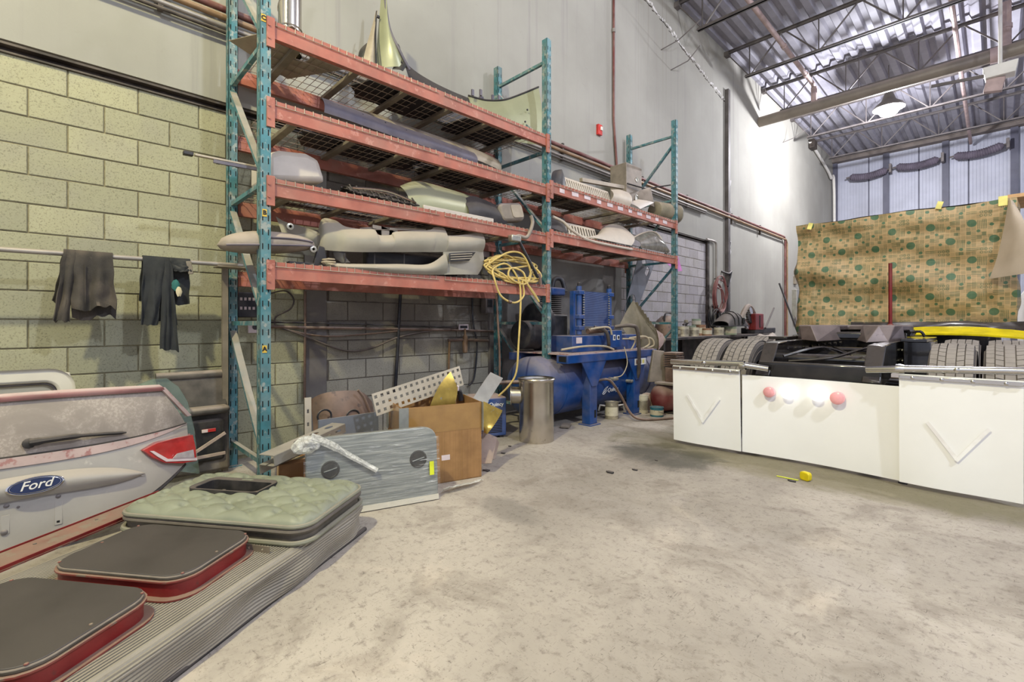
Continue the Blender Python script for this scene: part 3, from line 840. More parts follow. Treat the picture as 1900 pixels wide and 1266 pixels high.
# ------------------------------------------------------------------ car liftgate
surf('silver_paint', (160, 155, 146), .42, .15, .1, 3, dust=.7, dustc=srgb(172, 160, 148), patch=.3, patchc=(180, 172, 162))
def mat_dustglass():
    t = NT('dusty_glass'); p = t.coord()
    n = t.noise(p, 4, 6, .6, .5); f = t.noise(p, 70, 3, .7); z = t.sep(p)[2]
    k = t.mix(t.ramp(n, .3, .7), srgb(134, 124, 114), srgb(156, 145, 134))
    k = t.mix(t.math('MULTIPLY', t.ramp(f, .46, .58), t.ramp(n, .42, .6, 0, .7)), k, srgb(178, 166, 154))
    k = t.mix(t.math('MULTIPLY', t.ramp(t.noise(p, 2.2, 3), .62, .7), .6), k, srgb(78, 76, 72))
    t.out(k, .6)
mat_dustglass()
surf('dusty_red', (146, 96, 92), .55, 0, .2, 5, dust=.9, dustc=srgb(190, 170, 162), patch=.35, patchc=(128, 50, 54))
surf('dusty_pink', (174, 152, 146), .6, 0, .12, 6, dust=.4, patch=.5, patchc=(150, 100, 96))
surf('chrome', (205, 203, 200), .16, 1.0, .06, 3)
surf('lamp_red', (178, 44, 44), .18, 0, .2, 9, dust=.25, Coat_Weight=.6)
surf('lamp_white', (214, 196, 192), .2, 0, .05, 6)
surf('lamp_clear', (188, 178, 176), .12, .2, .2, 14)
surf('badge_navy', (26, 38, 74), .25, .1, .1)
YC, HW = -.10, .74
def gx(y, z):
    s = abs(y - YC) / HW
    return -3.47 - .20 * (z - .1) - .20 * min(1.1, s) ** 3.2
def G(y, z, off=0.0):
    e = .01
    du = Vector((gx(y + e, z) - gx(y - e, z), 2 * e, 0)); dv = Vector((gx(y, z + e) - gx(y, z - e), 0, 2 * e))
    nn = du.cross(dv).normalized()
    if nn.x < 0: nn = -nn
    return Vector((gx(y, z), y, z)) + nn * off
def gpx(u, v):
    x = -3.6
    for _ in range(8): p = fx(u, v, x); x = gx(p.y, p.z)
    return (p.y, p.z)
def bz(s): return .06 + .24 * abs(s) ** 2.2
def belt(s): return .51 + .03 * s * s
def topz(s): return .80 - .02 * s * s
gate = thing('liftgate', 'dusty silver car liftgate with rear window, wiper and tail lamp, leaning at left', 'car door', loc=(-3.5, YC, .0))
def patch_fn(w0, w1, z0, z1, off=0.0, bulge=0.0):
    def fn(a, b):
        s = 2 * a - 1; wdt = w0 + (w1 - w0) * b
        y = YC + s * wdt; z = z0(s) + (z1(s) - z0(s)) * b
        return G(y, z, off + bulge * math.sin(math.pi * b))
    return fn
part('lower_panel', MB().shell(41, 14, patch_fn(.73, .735, bz, lambda s: belt(s) - .004, 0, .008), .03), 'silver_paint', gate)
part('rear_window', MB().shell(41, 10, patch_fn(.725, .585, belt, topz, .0, .012), .012), 'dusty_glass', gate)
part('window_seal', MB().tube([patch_fn(.728, .728, belt, belt, .002)(i / 40, 0) for i in range(41)], .004, 6), 'black_rubber', gate)
part('spoiler', MB().shell(41, 6, patch_fn(.60, .57, lambda s: topz(s) - .012, lambda s: topz(s) + .03, .018, .012), .04), 'dusty_red', gate)
for s in (-1, 1):
    part('pillar_trim', MB().shell(10, 4, lambda a, b, s=s: G(YC + s * (.735 - .15 * a + .0 + b * .025 - .012), .58 + .21 * a, .008), .015), 'dusty_pink', gate)
part('dust_ledge', MB().shell(41, 4, patch_fn(.725, .73, lambda s: belt(s) - .055 + .05 * abs(s) ** 3, lambda s: belt(s) - .006, .012), .004), 'dusty_pink', gate)
def garn(a, b):
    s = 2 * a - 1; y = YC + s * .49; taper = max(0.0, 1 - abs(s) ** 4)
    zc = .35 - .05 * s * s
    z = zc + (b - .5) * .115 * taper
    return G(y, z, .012 + .05 * math.sin(math.pi * (b * .8 + .1)) * (taper ** .5))
gb = part('garnish_bar', MB().shell(49, 9, garn, .02), 'silver_paint', gate)
bc = G(YC + .035, .352, .062); nb_ = (G(YC + .035, .352, .08) - bc).normalized()
BM_ = frame(bc, Vector((0, 1, .04)), z=nb_)
bd = part('badge', MB().lathe([(1, 0), (1, .008), (.95, .011)], BM_ @ Matrix.Diagonal((.108, .043, 1, 1)), 32), 'chrome', gate, label='oval badge with chrome ring')
part('badge_field', MB().lathe([(.93, .0), (.93, .0115), (.6, .0125)], BM_ @ Matrix.Diagonal((.108, .043, 1, 1)), 32), 'badge_navy', bd)
part('badge_ring', MB().tube([BM_ @ Vector((.094 * math.cos(a), .035 * math.sin(a), .0125)) for a in [i * math.pi / 16 for i in range(32)]], .0012, 6, closed=True), 'chrome', bd)
part('badge_lettering', text_mb('Ford', .062, BM_ @ T(0, .002, .0135), .003, shear=.35, bold=.0006), 'white_paint', bd)
m = MB(); wp = [G(*gpx(56, 822), .03), G(*gpx(95, 816), .036), G(*gpx(150, 809), .034), G(*gpx(232, 803), .02)]
part('wiper', MB().tube(spline(wp, 6), [.02] * 4 + [.016] * 8 + [.01] * 6 + [.004], 8), 'black_rubber', gate)
part('wiper_pivot', MB().lathe([(.028, 0), (.026, .03), (.012, .036)], frame(G(*gpx(54, 823), .0), (0, 1, 0), z=nb_), 12), 'black_rubber', gate)
def gpatch(poly, off, th):
    mm = MB(); q = [G(y, z, off) for y, z in poly]; n = len(q); r = [G(y, z, off - th) for y, z in poly]
    mm.add(q + r, [tuple(range(n)), tuple(range(2 * n - 1, n - 1, -1))] + [(i, n + i, n + (i + 1) % n, (i + 1) % n) for i in range(n)]); return mm
tl = part('tail_lamp', gpatch([gpx(*q) for q in ((260, 836), (285, 823), (318, 814), (349, 808), (354, 832), (356, 857), (330, 861), (300, 860), (278, 850))], .036, .05), 'lamp_red', gate, bevel=.003, label='red and clear tail lamp')
part('lamp_stripe', gpatch([gpx(*q) for q in ((271, 838), (278, 838), (303, 853), (355, 851), (355, 856), (300, 858), (284, 848))], .042, .007), 'lamp_white', tl)
part('reverse_lens', gpatch([gpx(*q) for q in ((320, 843), (348, 836), (350, 851), (312, 852))], .042, .007), 'lamp_clear', tl)
part('lamp_recess', gpatch([gpx(*q) for q in ((258, 836), (283, 821), (318, 811), (351, 805), (351, 808), (318, 815), (285, 825))], .008, .006), 'dusty_red', gate)
for u, v, r in ((12, 939, .011), (108, 921, .011), (8, 988, .014), (34, 941, .006)):
    y, z = gpx(u, v); q = G(y, z, .006)
    part('screw', MB().lathe([(r, 0), (r, .005), (r * .5, .009)], frame(q, (0, 1, 0), z=nb_), 10), 'grey_steel', gate)
y, z = gpx(108, 968); part('clip_hole', MB().box(G(y, z, .006), (.006, .012, .012)), 'dark_slot', gate)
for u0, v0, u1, v1 in ((2, 958, 18, 990), (101, 925, 116, 972)):
    y0, z0 = gpx(u0, v0); y1, z1 = gpx(u1, v1)
    part('plate_pad', gpatch([(y0, z0), (y0, z1), (y1, z1), (y1, z0)], .008, .006), 'silver_paint', gate, bevel=.002)
part('under_rubber', MB().tube([patch_fn(.73, .73, lambda s: bz(s) - .02, bz, -.02)(i / 30, 0) for i in range(31)], .012, 6), 'black_rubber', gate)
part('rest_foot', MB().b2((-3.62, YC - .3, 0), (-3.52, YC + .2, .1)), 'black_rubber', gate, bevel=.01)

# frame behind the liftgate
surf('ivory_gel', (202, 196, 180), .45, 0, .06, 3, dust=.4, dustc=srgb(196, 184, 174))
surf('cream_inner', (214, 206, 176), .6, 0, .06, 3)
P = fx(140, 690, -3.95)
Mw = frame((-3.95, P.y - .55, .05), (0, 1, 0), z=Vector((1, 0, .12)))
wf = thing('camper_window', 'ivory rounded window frame standing behind the liftgate', 'window frame', M=T(-3.95, P.y - .55, 0))
hh = (P.z - .05) + .02
m = MB(); m.plate(rrect(1.1, hh, .12, 6, 0, hh / 2), [rrect(.94, hh - .16, .06, 6, 0, hh / 2)], .10, Mw)
part('frame_ring', m, 'ivory_gel', wf, bevel=.015)
part('inner_panel', MB().prism(rrect(.96, hh - .14, .06, 5, 0, hh / 2), .02, Mw @ T(0, 0, .02)), 'cream_inner', wf)
part('inner_lip', MB().tube([Mw @ Vector((x, y, .06)) for x, y in rrect(.93, hh - .17, .06, 6, 0, hh / 2)], .008, 6, closed=True), 'grey_steel', wf)

# leaning side glass
def mat_glass():
    t = NT('green_glass'); t.out((.55, .72, .62, 1), .03, 0, Transmission_Weight=.92, IOR=1.45, Alpha=.75)
mat_glass()
poly = [fx(u, v, -4.05) for u, v in ((250, 870), (258, 720), (290, 708), (318, 706), (340, 722), (356, 750), (366, 800), (371, 880))]
b0 = min(p.z for p in poly)
m = MB(); q = [Vector((p.x - .25 * (p.z - .05), p.y, p.z)) for p in poly]; q = [Vector((p.x, p.y, max(p.z, .02))) for p in q]
n = len(q); m.add(q + [p + Vector((-.006, 0, 0)) for p in q], [tuple(range(n)), tuple(range(2 * n - 1, n - 1, -1))] + [(i, n + i, n + (i + 1) % n, (i + 1) % n) for i in range(n)])
gl = solo('side_glass', m, 'green_glass', 'tinted curved car door glass leaning between liftgate and rack', 'car glass', smooth=0, bevel=.002)
# door trim card
surf('trim_charcoal', (70, 66, 60), .7, 0, .2, 6, dust=.7, bump=.2)
dt = thing('trim_card', 'charcoal car door trim card with armrest beside the rack post', 'door card', loc=(-4.3, .8, 0))
y0, y1 = .55, 1.02
part('card', MB().box((-4.36, (y0 + y1) / 2, .42), (.04, y1 - y0, .78), Matrix.Rotation(-.12, 3, 'Y')), 'trim_charcoal', dt, bevel=.02)
part('armrest', MB().box((-4.30, (y0 + y1) / 2, .52), (.12, y1 - y0 - .02, .06)), 'trim_charcoal', dt, bevel=.025)
part('pocket', MB().b2((-4.32, y0 + .02, .12), (-4.28, y1 - .04, .45)), 'black_rubber', dt, bevel=.02)
part('upper_roll', MB().tube([(-4.40, y0, .79), (-4.40, y1, .79)], .035, 10), 'trim_charcoal', dt)
P = fx(388, 799, -4.27)
rf = part('reflector', MB().box(P, (.012, .09, .026)), 'lamp_red', dt, bevel=.003, label='small red and white reflector')
part('reflector_white', MB().box(P + Vector((.004, -.03, 0)), (.012, .04, .024)), 'lamp_white', rf, bevel=.002)
surf('tan_rod', (166, 146, 130), .6, .1, .2, 6, dust=.6)
for (a, b), lb in zip((((362, 840), (418, 803)), ((362, 851), (418, 840))), ('thin tan rod slanting up to the rack post, upper of two', 'thin tan rod near the floor by the rack post, lower of two')):
    solo('stay_rod', MB().bar(fx(*a, -3.95), fx(*b, -3.95), .014, .02), 'tan_rod', lb, 'rod', group='tan rods by the rack post', smooth=0)

# ------------------------------------------------------------------ pole with work clothes
PX = -4.34
pole = thing('clothes_pole', 'grey steel pole along the block wall, hung with work clothes', 'pole', loc=(PX, 0, 1.64))
part('tube', MB().tube([(PX, -1.0, 1.655), (PX, 1.12, 1.675)], .017, 12), 'conduit', pole)
p = fx(425, 491, PX + .05)
part('end_plate', MB().box((PX + .03, 1.05, 1.648), (.16, .26, .008)), 'channel_tan', pole, smooth=0)
part('end_angle', MB().box((PX - .03, 1.0, 1.672), (.008, .10, .045)), 'channel_tan', pole, smooth=0)
part('post', MB().b2((PX - .06, .98, 0), (PX - .02, 1.02, 1.645)), 'channel_tan', pole, smooth=0)
surf('work_cloth', (58, 54, 50), .9, 0, .2, 7, dust=.8, dustc=srgb(122, 108, 94), bump=.5, bsc=160)
surf('dark_cloth', (40, 42, 44), .92, 0, .2, 8, dust=.35, dustc=srgb(92, 88, 82), bump=.5, bsc=160)
surf('teal_cloth', (44, 98, 92), .9, 0, .2, 10)
surf('cream_cloth', (196, 184, 150), .9, 0, .15, 10)
def drape(yt0, yt1, yb0, yb1, zf, zb, amp=.018, folds=4, seed=0, off=.022, hem=.02):
    """sheet over the pole: back hem -> pole -> front hem"""
    zt = 1.672
    def fn(a, b):
        w = b * 2 - 1                                  # -1 back hem .. 0 pole .. 1 front hem
        L = (zt - zf) if w > 0 else (zt - zb)
        dn = max(0, abs(w) * 1.06 - .06) / 1.0
        th = min(1, abs(w) / .06) * math.pi / 2
        k = dn
        y = (yt0 + (yt1 - yt0) * a) * (1 - k) + (yb0 + (yb1 - yb0) * a) * k
        sgn = 1 if w >= 0 else -1
        xx = PX + sgn * off * math.sin(th) + amp * k ** .6 * (math.sin(a * folds * 6.28 + seed + k * 1.5) + .6 * nz((a * 5, k * 4, seed), 1.0) * 2) * (1 if sgn > 0 else .4) + sgn * .02 * k
        zz = zt + off * math.cos(th) - dn * L + hem * k * nz((a * 4, seed, 2), 1.3)
        return (xx, y + .01 * nz((a * 3, k * 3, seed + 5), 1), zz)
    return MB().shell(24, 40, fn, .006)
def zpx(u, v): return fx(u, v, PX).z
def ypx(u, v=520): return fx(u, v, PX).y
t = thing('work_trousers', 'brown dusty work trousers draped over the pole, left pair', 'trousers', loc=(PX, ypx(155), 1.30))
part('short_leg', drape(ypx(118), ypx(140), ypx(97), ypx(130), zpx(110, 596), zpx(120, 560), .016, 1.5, 1), 'work_cloth', t)
part('body', drape(ypx(128), ypx(209), ypx(134), ypx(215), zpx(170, 575), zpx(170, 592), .022, 2.3, 4, hem=.05), 'work_cloth', t)
part('side_seam', MB().tube([fx(158, v, PX + .045) for v in (490, 520, 545, 566)], .004, 5), 'work_cloth', t)
t = thing('dark_jeans', 'black jeans hung over the pole with one long leg, right pair', 'trousers', loc=(PX, ypx(300), 1.05))
part('front_leg', drape(ypx(264), ypx(306), ypx(260), ypx(290), zpx(275, 604), zpx(280, 560), .016, 1.2, 2), 'dark_cloth', t)
part('long_leg', drape(ypx(302), ypx(318), ypx(296), ypx(330), zpx(315, 650), zpx(310, 600), .014, 1.1, 5, hem=.03), 'dark_cloth', t)
part('waist', drape(ypx(314), ypx(352), ypx(322), ypx(354), zpx(340, 506), zpx(340, 566), .012, 1.2, 3), 'dark_cloth', t)
part('belt_tab', MB().box(fx(352, 497, PX + .03), (.012, .035, .10), Matrix.Rotation(.15, 3, 'X')), 'channel_tan', t, bevel=.004)
def lump(c, r, seed, n=14, sq=(1, 1, 1)):
    mm = MB(); prof = []
    vs = []; fs = []
    for i in range(n + 1):
        th = math.pi * i / n
        for j in range(n * 2):
            ph = math.pi * j / n
            d = Vector((math.sin(th) * math.cos(ph), math.sin(th) * math.sin(ph), math.cos(th)))
            k = r * (1 + .28 * nz(d, 2.2, seed))
            vs.append(Vector(c) + Vector((d.x * sq[0], d.y * sq[1], d.z * sq[2])) * k)
    for i in range(n):
        for j in range(2 * n): fs.append((i * 2 * n + j, i * 2 * n + (j + 1) % (2 * n), (i + 1) * 2 * n + (j + 1) % (2 * n), (i + 1) * 2 * n + j))
    return mm.add(vs, fs)
part('pocket_rag', lump(fx(326, 530, PX + .035), .042, 3, 10, (.22, .6, 1)), 'teal_cloth', t, label='teal rag stuffed at the waist')
part('pocket_lining', lump(fx(332, 541, PX + .04), .036, 8, 8, (.22, .55, 1)), 'cream_cloth', t, label='cream lining')

# ------------------------------------------------------------------ wrapped grey panel, cartons and scrap
def mat_wrapgrey():
    t = NT('wrapped_grey'); p = t.coord()
    n = t.noise(t.scale(p, (1.2, 1.2, 26)), 3, 5, .6, .6)
    k = t.mix(t.ramp(n, .35, .7), srgb(104, 108, 106), srgb(146, 148, 142))
    t.bump(n, .5, .01); t.out(k, .3, 0, Coat_Weight=.7, Coat_Roughness=.15)
mat_wrapgrey()
def mat_film():
    t = NT('clear_film'); p = t.coord()
    n = t.noise(t.scale(p, (1.5, 1.5, 30)), 3, 6, .65, 1.0); n2 = t.noise(p, 5, 5, .6, 1.2)
    a = t.math('ADD', t.ramp(n, .55, .72, .05, .7), t.ramp(n2, .6, .75, 0, .25), clamp=True)
    t.bump(t.math('ADD', n, n2), .9, .012); t.out((.86, .87, .86, 1), .12, 0, Alpha=a)
mat_film()
def mat_crumple():
    t = NT('crumpled_film'); p = t.coord(); n = t.noise(p, 16, 6, .7, 1.5)
    t.bump(n, 1.0, .02); t.out((.84, .83, .78, 1), .15, 0, Alpha=t.ramp(n, .35, .65, .3, .9))
mat_crumple()
surf('speaker_hole', (44, 40, 36), .6, 0, .4, 20)
surf('tape_yellow', (206, 214, 40), .5)
surf('tape_pale', (224, 212, 120), .5)
Wr = Vector((-2.65, 1.88, 0)); Wl = Vector((-2.90, 1.09, 0)); wd = (Wr - Wl).normalized(); wn = Vector((wd.y, -wd.x, 0))
WL = (Wr - Wl).length
WM = frame(Wl, wd, z=Vector((wn.x, wn.y, .10)).normalized())          # local x along, y up, z towards the aisle
def wout(g): return [(-g, -.0), (WL + g, -.0), (WL + g, .41)] + [(WL - .09 + (.09 + g) * math.cos(a), .40 + (.09 + g) * math.sin(a)) for a in [math.pi / 2 * k / 6 for k in range(1, 7)]] + [(.1 - (.1 + g) * math.sin(a), .40 + (.09 + g) * math.cos(a)) for a in [math.pi / 2 * k / 6 for k in range(0, 7)]]
wp_ = thing('wrapped_panel', 'grey panel with two round holes wrapped in clear film, beside the cardboard box', 'panel', M=T(*Wl))
part('board', MB().prism(wout(0), .07, WM @ T(0, .004, -.07)), 'wrapped_grey', wp_, bevel=.008)
part('bottom_rail', MB().b2((0, 0, 0), (WL, .035, .012)) if False else MB(WM).b2((0, .006, .0), (WL, .04, .008)), 'ivory_gel', wp_, smooth=0)
def wl(u, v):
    """panel-local point seen at a pixel"""
    d = Vector(ray(u, v)); o = Vector((0, 0, EYE)); nrm = WM.to_3x3() @ Vector((0, 0, 1)); s = (Wl - o).dot(nrm) / d.dot(nrm)
    q = WM.inverted() @ (o + d * s); return q.x, q.y
for u, v, r in ((613, 872, .055), (776, 852, .058)):
    x, y = wl(u, v); pr = part('port', MB().lathe([(r, -.003), (r, .004), (r * .85, .006), (r * .8, .003), (.01, .0025)], WM @ T(x, y, .0), 24), 'speaker_hole', wp_)
    part('port_grille', MB().tube([WM @ Vector((x - r * .7, y - .01, .006)), WM @ Vector((x + r * .7, y + .008, .006))], .004, 6), 'wrapped_grey', pr)
m = MB()
nx, ny = 40, 22
def filmfn(a, b):
    x = -.012 + (WL + .024) * a; y = .01 + .485 * b
    return WM @ Vector((x, y, .010 + .006 * nz((x * 5, y * 24, 1), 1) + .004 * nz((x * 18, y * 30, 4), 1)))
vs = []; fs = []
for i in range(nx):
    for j in range(ny): vs.append(filmfn(i / (nx - 1), j / (ny - 1)))
for i in range(nx - 1):
    for j in range(ny - 1):
        if j > ny - 5 and (i < 3 or i > nx - 5): continue
        fs.append((i * ny + j, (i + 1) * ny + j, (i + 1) * ny + j + 1, i * ny + j + 1))
m.add(vs, fs); part('film', m, 'clear_film', wp_, smooth=60)
x, y = wl(800, 868); part('yellow_tag', MB(WM).box((x, y, .016), (.03, .09, .002)), 'tape_yellow', wp_, smooth=0)
x, y = wl(560, 826); part('film_bunch', lump(WM @ Vector((max(x, .0), min(y, .46), .03)), .07, 2, 14, (.8, 1.2, .75)), 'crumpled_film', wp_, smooth=20)
pts = [wl(u, v) for u, v in ((575, 812), (610, 824), (650, 846), (698, 872))]
part('film_twist', MB().tube(spline([WM @ Vector((a, b, .026)) for a, b in pts], 6), [.03] * 4 + [.024] * 5 + [.018] * 5 + [.016] * 5, 7), 'crumpled_film', wp_, smooth=20)
x, y = wl(822, 850); part('paper_label', MB(WM).box((x + .02, y, .0), (.06, .035, .002)), 'sticker', wp_, smooth=0)
q = MB(); L0 = fz(822, 918, .0); L1 = fz(896, 894, .0)
def scrap(a, b):
    p = L0.lerp(L1, a); w = .05 * math.sin(math.pi * min(1, a * .9 + .12)); return p + Vector((w * (b - .5) * 1.6, w * (b - .5), .012 + .02 * abs(nz((a * 6, b * 4, 1), 1)) + .03 * b * (1 - a)))
solo('film_scrap', q.shell(14, 6, scrap, .003), 'crumpled_film', 'torn scrap of clear film lying on the floor before the cardboard box', 'plastic film')

def mat_card():
    t = NT('cardboard'); p = t.coord(); n = t.noise(p, 6, 5); fl = t.noise(t.scale(p, (60, 60, 1)), 1.5, 2)
    k = t.mix(t.ramp(n, .3, .7), srgb(138, 102, 62), srgb(164, 124, 78)); k = t.mix(t.math('MULTIPLY', t.ramp(fl, .5, .6), .18), k, srgb(110, 80, 46))
    t.out(k, .75)
mat_card()
surf('tape_brown', (150, 114, 66), .2, 0, .12, 8, Coat_Weight=.8, Coat_Roughness=.1)
surf('tape_grey', (140, 142, 138), .35, .2, .15, 8)
CB = [Vector((-2.985, 1.80, 0)), Vector((-2.81, 2.40, 0)), Vector((-3.22, 2.55, 0)), Vector((-3.40, 1.92, 0))]
CZ = .585
cb = thing('cardboard_box', 'tall open brown cardboard box patched with tape, full of sheet scrap', 'box', M=T(*CB[0]))
for i in range(4):
    a, b = CB[i], CB[(i + 1) % 4]; top = .0
    M = frame(a, b - a, z=Vector((b - a)).cross(Vector((0, 0, 1))))
    L = (b - a).length
    w_ = part('side_panel', MB().prism([(0, 0), (L, 0), (L, CZ + (.0)), (0, CZ)], .006, M @ T(0, 0, -.006)), 'cardboard', cb, smooth=0)
    part('tape_band', MB(M).b2((.002, CZ - .20, .0), (L - .002, CZ - .004, .0015)), 'tape_brown', w_, smooth=0)
    part('corner_tape', MB().prism([(-.035, CZ - .22), (.035, CZ - .22), (.035, CZ + .002), (-.035, CZ + .002)], .003, M @ T(.0 if i else .012, 0, .001)), 'tape_grey', w_, smooth=0)
part('base', MB().prism([(p.x, p.y) for p in CB], .006), 'cardboard', cb, smooth=0)
M = frame(CB[0], CB[1] - CB[0], z=(CB[1] - CB[0]).cross(Vector((0, 0, 1))))
for x in (.16, .30, .46): part('crease', MB(M).b2((x, .01, 0), (x + .003, CZ - .2, .001)), 'tape_brown', cb, smooth=0)
# ------------------------------------------------------------------ scrap around the box
surf('galv', (168, 166, 156), .35, .75, .18, 6, dust=.5)
surf('brass_sheet', (176, 148, 72), .3, .85, .25, 9, patch=.35, patchc=(150, 146, 128))
surf('rust_brown', (108, 84, 70), .5, .3, .35, 5, dust=.55, patch=.4, patchc=(72, 56, 50))
surf('blue_grey', (112, 116, 124), .5, .1, .1, 4, dust=.4)
surf('perf_cream', (186, 176, 158), .5, .1, .12, 6, dust=.3)
surf('machine_blue', (10, 62, 124), .35, .05, .2, 5, dust=.8, dustc=srgb(138, 128, 130), patch=.12, patchc=(70, 86, 130))
surf('dark_machine', (36, 38, 44), .5, .3, .35, 8, dust=.3)
surf('print_white', (226, 224, 220), .5)
surf('stainless', (200, 194, 184), .26, 1.0, .14, 3, patch=.25, patchc=(122, 112, 100))
def ruled(L, R, nu=12, nv=16, bulge=0.0, bd=(1, 0, 0), th=.004, wob=0.0, seed=0):
    L = [Vector(p) for p in L]; R = [Vector(p) for p in R]; bd = Vector(bd)
    sl, sr = spline(L, 8), spline(R, 8)
    def at(s, b):
        f = b * (len(s) - 1); i = min(int(f), len(s) - 2); return s[i].lerp(s[i + 1], f - i)
    def fn(a, b):
        p = at(sl, b).lerp(at(sr, b), a) + bd * bulge * math.sin(math.pi * a)
        if wob: p = p + bd * wob * nz(p, 6, seed)
        return p
    return MB().shell(nu, nv, fn, th)
def px(pts, x): return [fx(u, v, x) for u, v in pts]
def pxx(pts): return [fx(u, v, x) for u, v, x in pts]

# perforated strip and bright sheets sticking out of the carton
A, B = fx(694, 752, -3.25), fx(856, 697, -3.25); hole = []
M = frame(A, B - A, z=(1, 0, .12)); L = (B - A).length
n = 16
for i in range(n):
    for j in (0, 1, 2):
        cx = L * (i + .5) / n; cy = -.055 + j * .055; hole.append([(cx - .012, cy - .012), (cx + .012, cy - .012), (cx + .012, cy + .012), (cx - .012, cy + .012)])
m = MB(); m.plate([(0, -.085), (L, -.085), (L, .085), (0, .085)], hole, .004, M)
solo('perforated_strip', m, 'perf_cream', 'cream strip with rows of square holes slanting out of the cardboard box', 'metal strip', smooth=0)
def bent(p, q, r, mat, label, th=.003):
    P_, Q_, R_ = [[fx(*a) for a in k] for k in (p, q, r)]
    return solo('bent_sheet', MB().shell(9, 7, lambda a, b: (P_[0].lerp(P_[1], b) * (1 - a) ** 2 + Q_[0].lerp(Q_[1], b) * 2 * a * (1 - a) + R_[0].lerp(R_[1], b) * a * a), th), mat, label, 'sheet metal', group='bent bright metal sheets')
bent([(796, 758, -3.14), (842, 760, -3.08)], [(812, 712, -3.14), (850, 728, -3.08)], [(836, 690, -3.14), (849, 718, -3.08)], 'brass_sheet', 'golden bent sheet poking up inside the cardboard box')
bent([(876, 742, -3.02), (898, 756, -2.98)], [(894, 712, -3.04), (917, 728, -3.0)], [(910, 691, -3.06), (933, 702, -3.02)], 'galv', 'silver bent sheet standing at the right rear corner of the carton')
bent([(899, 803, -2.9), (904, 806, -2.86)], [(892, 770, -2.92), (925, 780, -2.88)], [(897, 745, -2.95), (932, 762, -2.9)], 'brass_sheet', 'golden sheet leaning outside the carton against the blue dryer')
bent([(892, 861, -2.86), (912, 860, -2.80)], [(892, 832, -2.9), (918, 836, -2.84)], [(895, 800, -2.95), (922, 812, -2.9)], 'rust_brown', 'brown angle scrap on the floor right of the carton')
solo('cardboard_flap', ruled(pxx([(905, 853, -3.0), (921, 812, -3.05)]), pxx([(918, 852, -2.96), (926, 822, -3.0)]), 5, 5), 'tan_rod', 'small tan offcut standing beside the brown scrap', 'offcut', smooth=0)
for u, v, s in ((934, 842, .02), (903, 874, .03), (946, 829, .015), (915, 826, .02)):
    p = fz(u, v, 0); solo('debris_chip', MB().prism([(-s, -s * .6), (s, -s * .4), (s * .6, s * .7), (-s * .7, s * .5)], .008, Matrix.Translation(p)), 'dark_machine', {934: 'dark chip of debris left of the steel canister foot', 903: 'purple grey chip before the brown scrap', 946: 'tiny dark chip between dryer and canister', 915: 'dark chip under the leaning golden sheet'}[u], 'debris', group='debris chips by the scrap', smooth=0)
# bottle neck hanging on the rim of the box
p = fx(852, 733, -3.2)
t = thing('spray_bottle', 'grey spray bottle hooked on the far rim of the carton', 'bottle', loc=p)
part('neck', MB().tube(spline([p + Vector((0, -.06, .05)), p + Vector((0, 0, .03)), p + Vector((0, .02, -.05))], 4), .022, 8), 'dark_machine', t)
part('collar', MB().box(p + Vector((0, -.05, .06)), (.05, .07, .05)), 'sticker', t, bevel=.01)

# galvanised channel on small cartons
p0, p1 = fz(522, 806, .36), fz(590, 775, .40)
c0 = fz(545, 868, 0.0)
surf('carton_brown', (150, 108, 66), .75, 0, .12, 6)
surf('carton_edge', (186, 172, 140), .7, 0, .15, 12)
def carton(c, rz, w, d_, h, label, letter=None):
    M = T(*c) @ rotz(rz); t = thing('parts_carton', label, 'box', M=M, group='small brown cartons')
    part('body', MB().b2((-w / 2, -d_ / 2, 0), (w / 2, d_ / 2, h)), 'carton_brown', t, world=False, bevel=.003)
    part('tape_strip', MB().b2((-w / 2 - .001, -.03, .0), (w / 2 + .001, .03, h + .001)), 'carton_edge', t, world=False)
    if letter:
        part('black_print', MB().b2((-.02, -d_ / 2 - .0015, .02), (w / 2 - .01, -d_ / 2 + .001, .075)), 'ink', t, world=False)
        part('print_letters', text_mb(letter, .055, frame((.075, -d_ / 2 - .0025, .047), (1, 0, 0), z=(0, -1, 0)), .002, bold=.002), 'carton_brown', t, world=False, smooth=0)
        part('address_label', MB().b2((-w / 2 + .03, -d_ / 2 - .002, h * .55), (-.03, -d_ / 2 + .001, h * .85)), 'print_white', t, world=False)
q = fz(532, 880, 0)
rz = math.atan2(wd.y, wd.x)
cx, cy = -3.22, 1.18
carton((cx, cy, 0), rz, .34, .26, .17, 'brown carton with black print under the galvanised channel, lower one', 'RUI')
carton((cx - .03, cy + .02, .17), rz + .05, .30, .24, .13, 'plain brown carton stacked on the printed one')
carton((-3.3, 1.52, 0), rz - .2, .24, .24, .36, 'tall brown carton with folded lid behind the wrapped panel')
A = Vector((-3.06, .92, .345)); B = Vector((-3.36, 1.5, .405)); M = frame(A, B - A, z=(0, 0, 1)); L = (B - A).length
t = thing('galvanised_channel', 'galvanised slotted channel lying on the cartons by the rack post', 'channel', M=M)
m = MB(); m.plate([(0, -.055), (L, -.055), (L, .055), (0, .055)], [[(x + .04 * math.cos(a), .02 * math.sin(a)) for a in [k * math.pi / 6 for k in range(12)]] for x in (L * .4, L * .62, L * .84)], .004, T(0, 0, .06))
part('top_web', m, 'galv', t, world=False, smooth=0)
for s in (-1, 1):
    m = MB(); m.plate([(0, 0), (L, 0), (L, .062), (0, .062)], [[(x - .03, .025), (x + .03, .025), (x + .03, .04), (x - .03, .04)] for x in (L * .55, L * .72, L * .88)], .004, frame((0, s * .055, 0), (1, 0, 0), z=(0, s, 0)))
    part('side_flange', m, 'galv', t, world=False, smooth=0)
    part('return_lip', MB().b2((0, s * .03 - .02, -.003), (L, s * .03 + .025, .001)), 'galv', t, world=False, smooth=0)
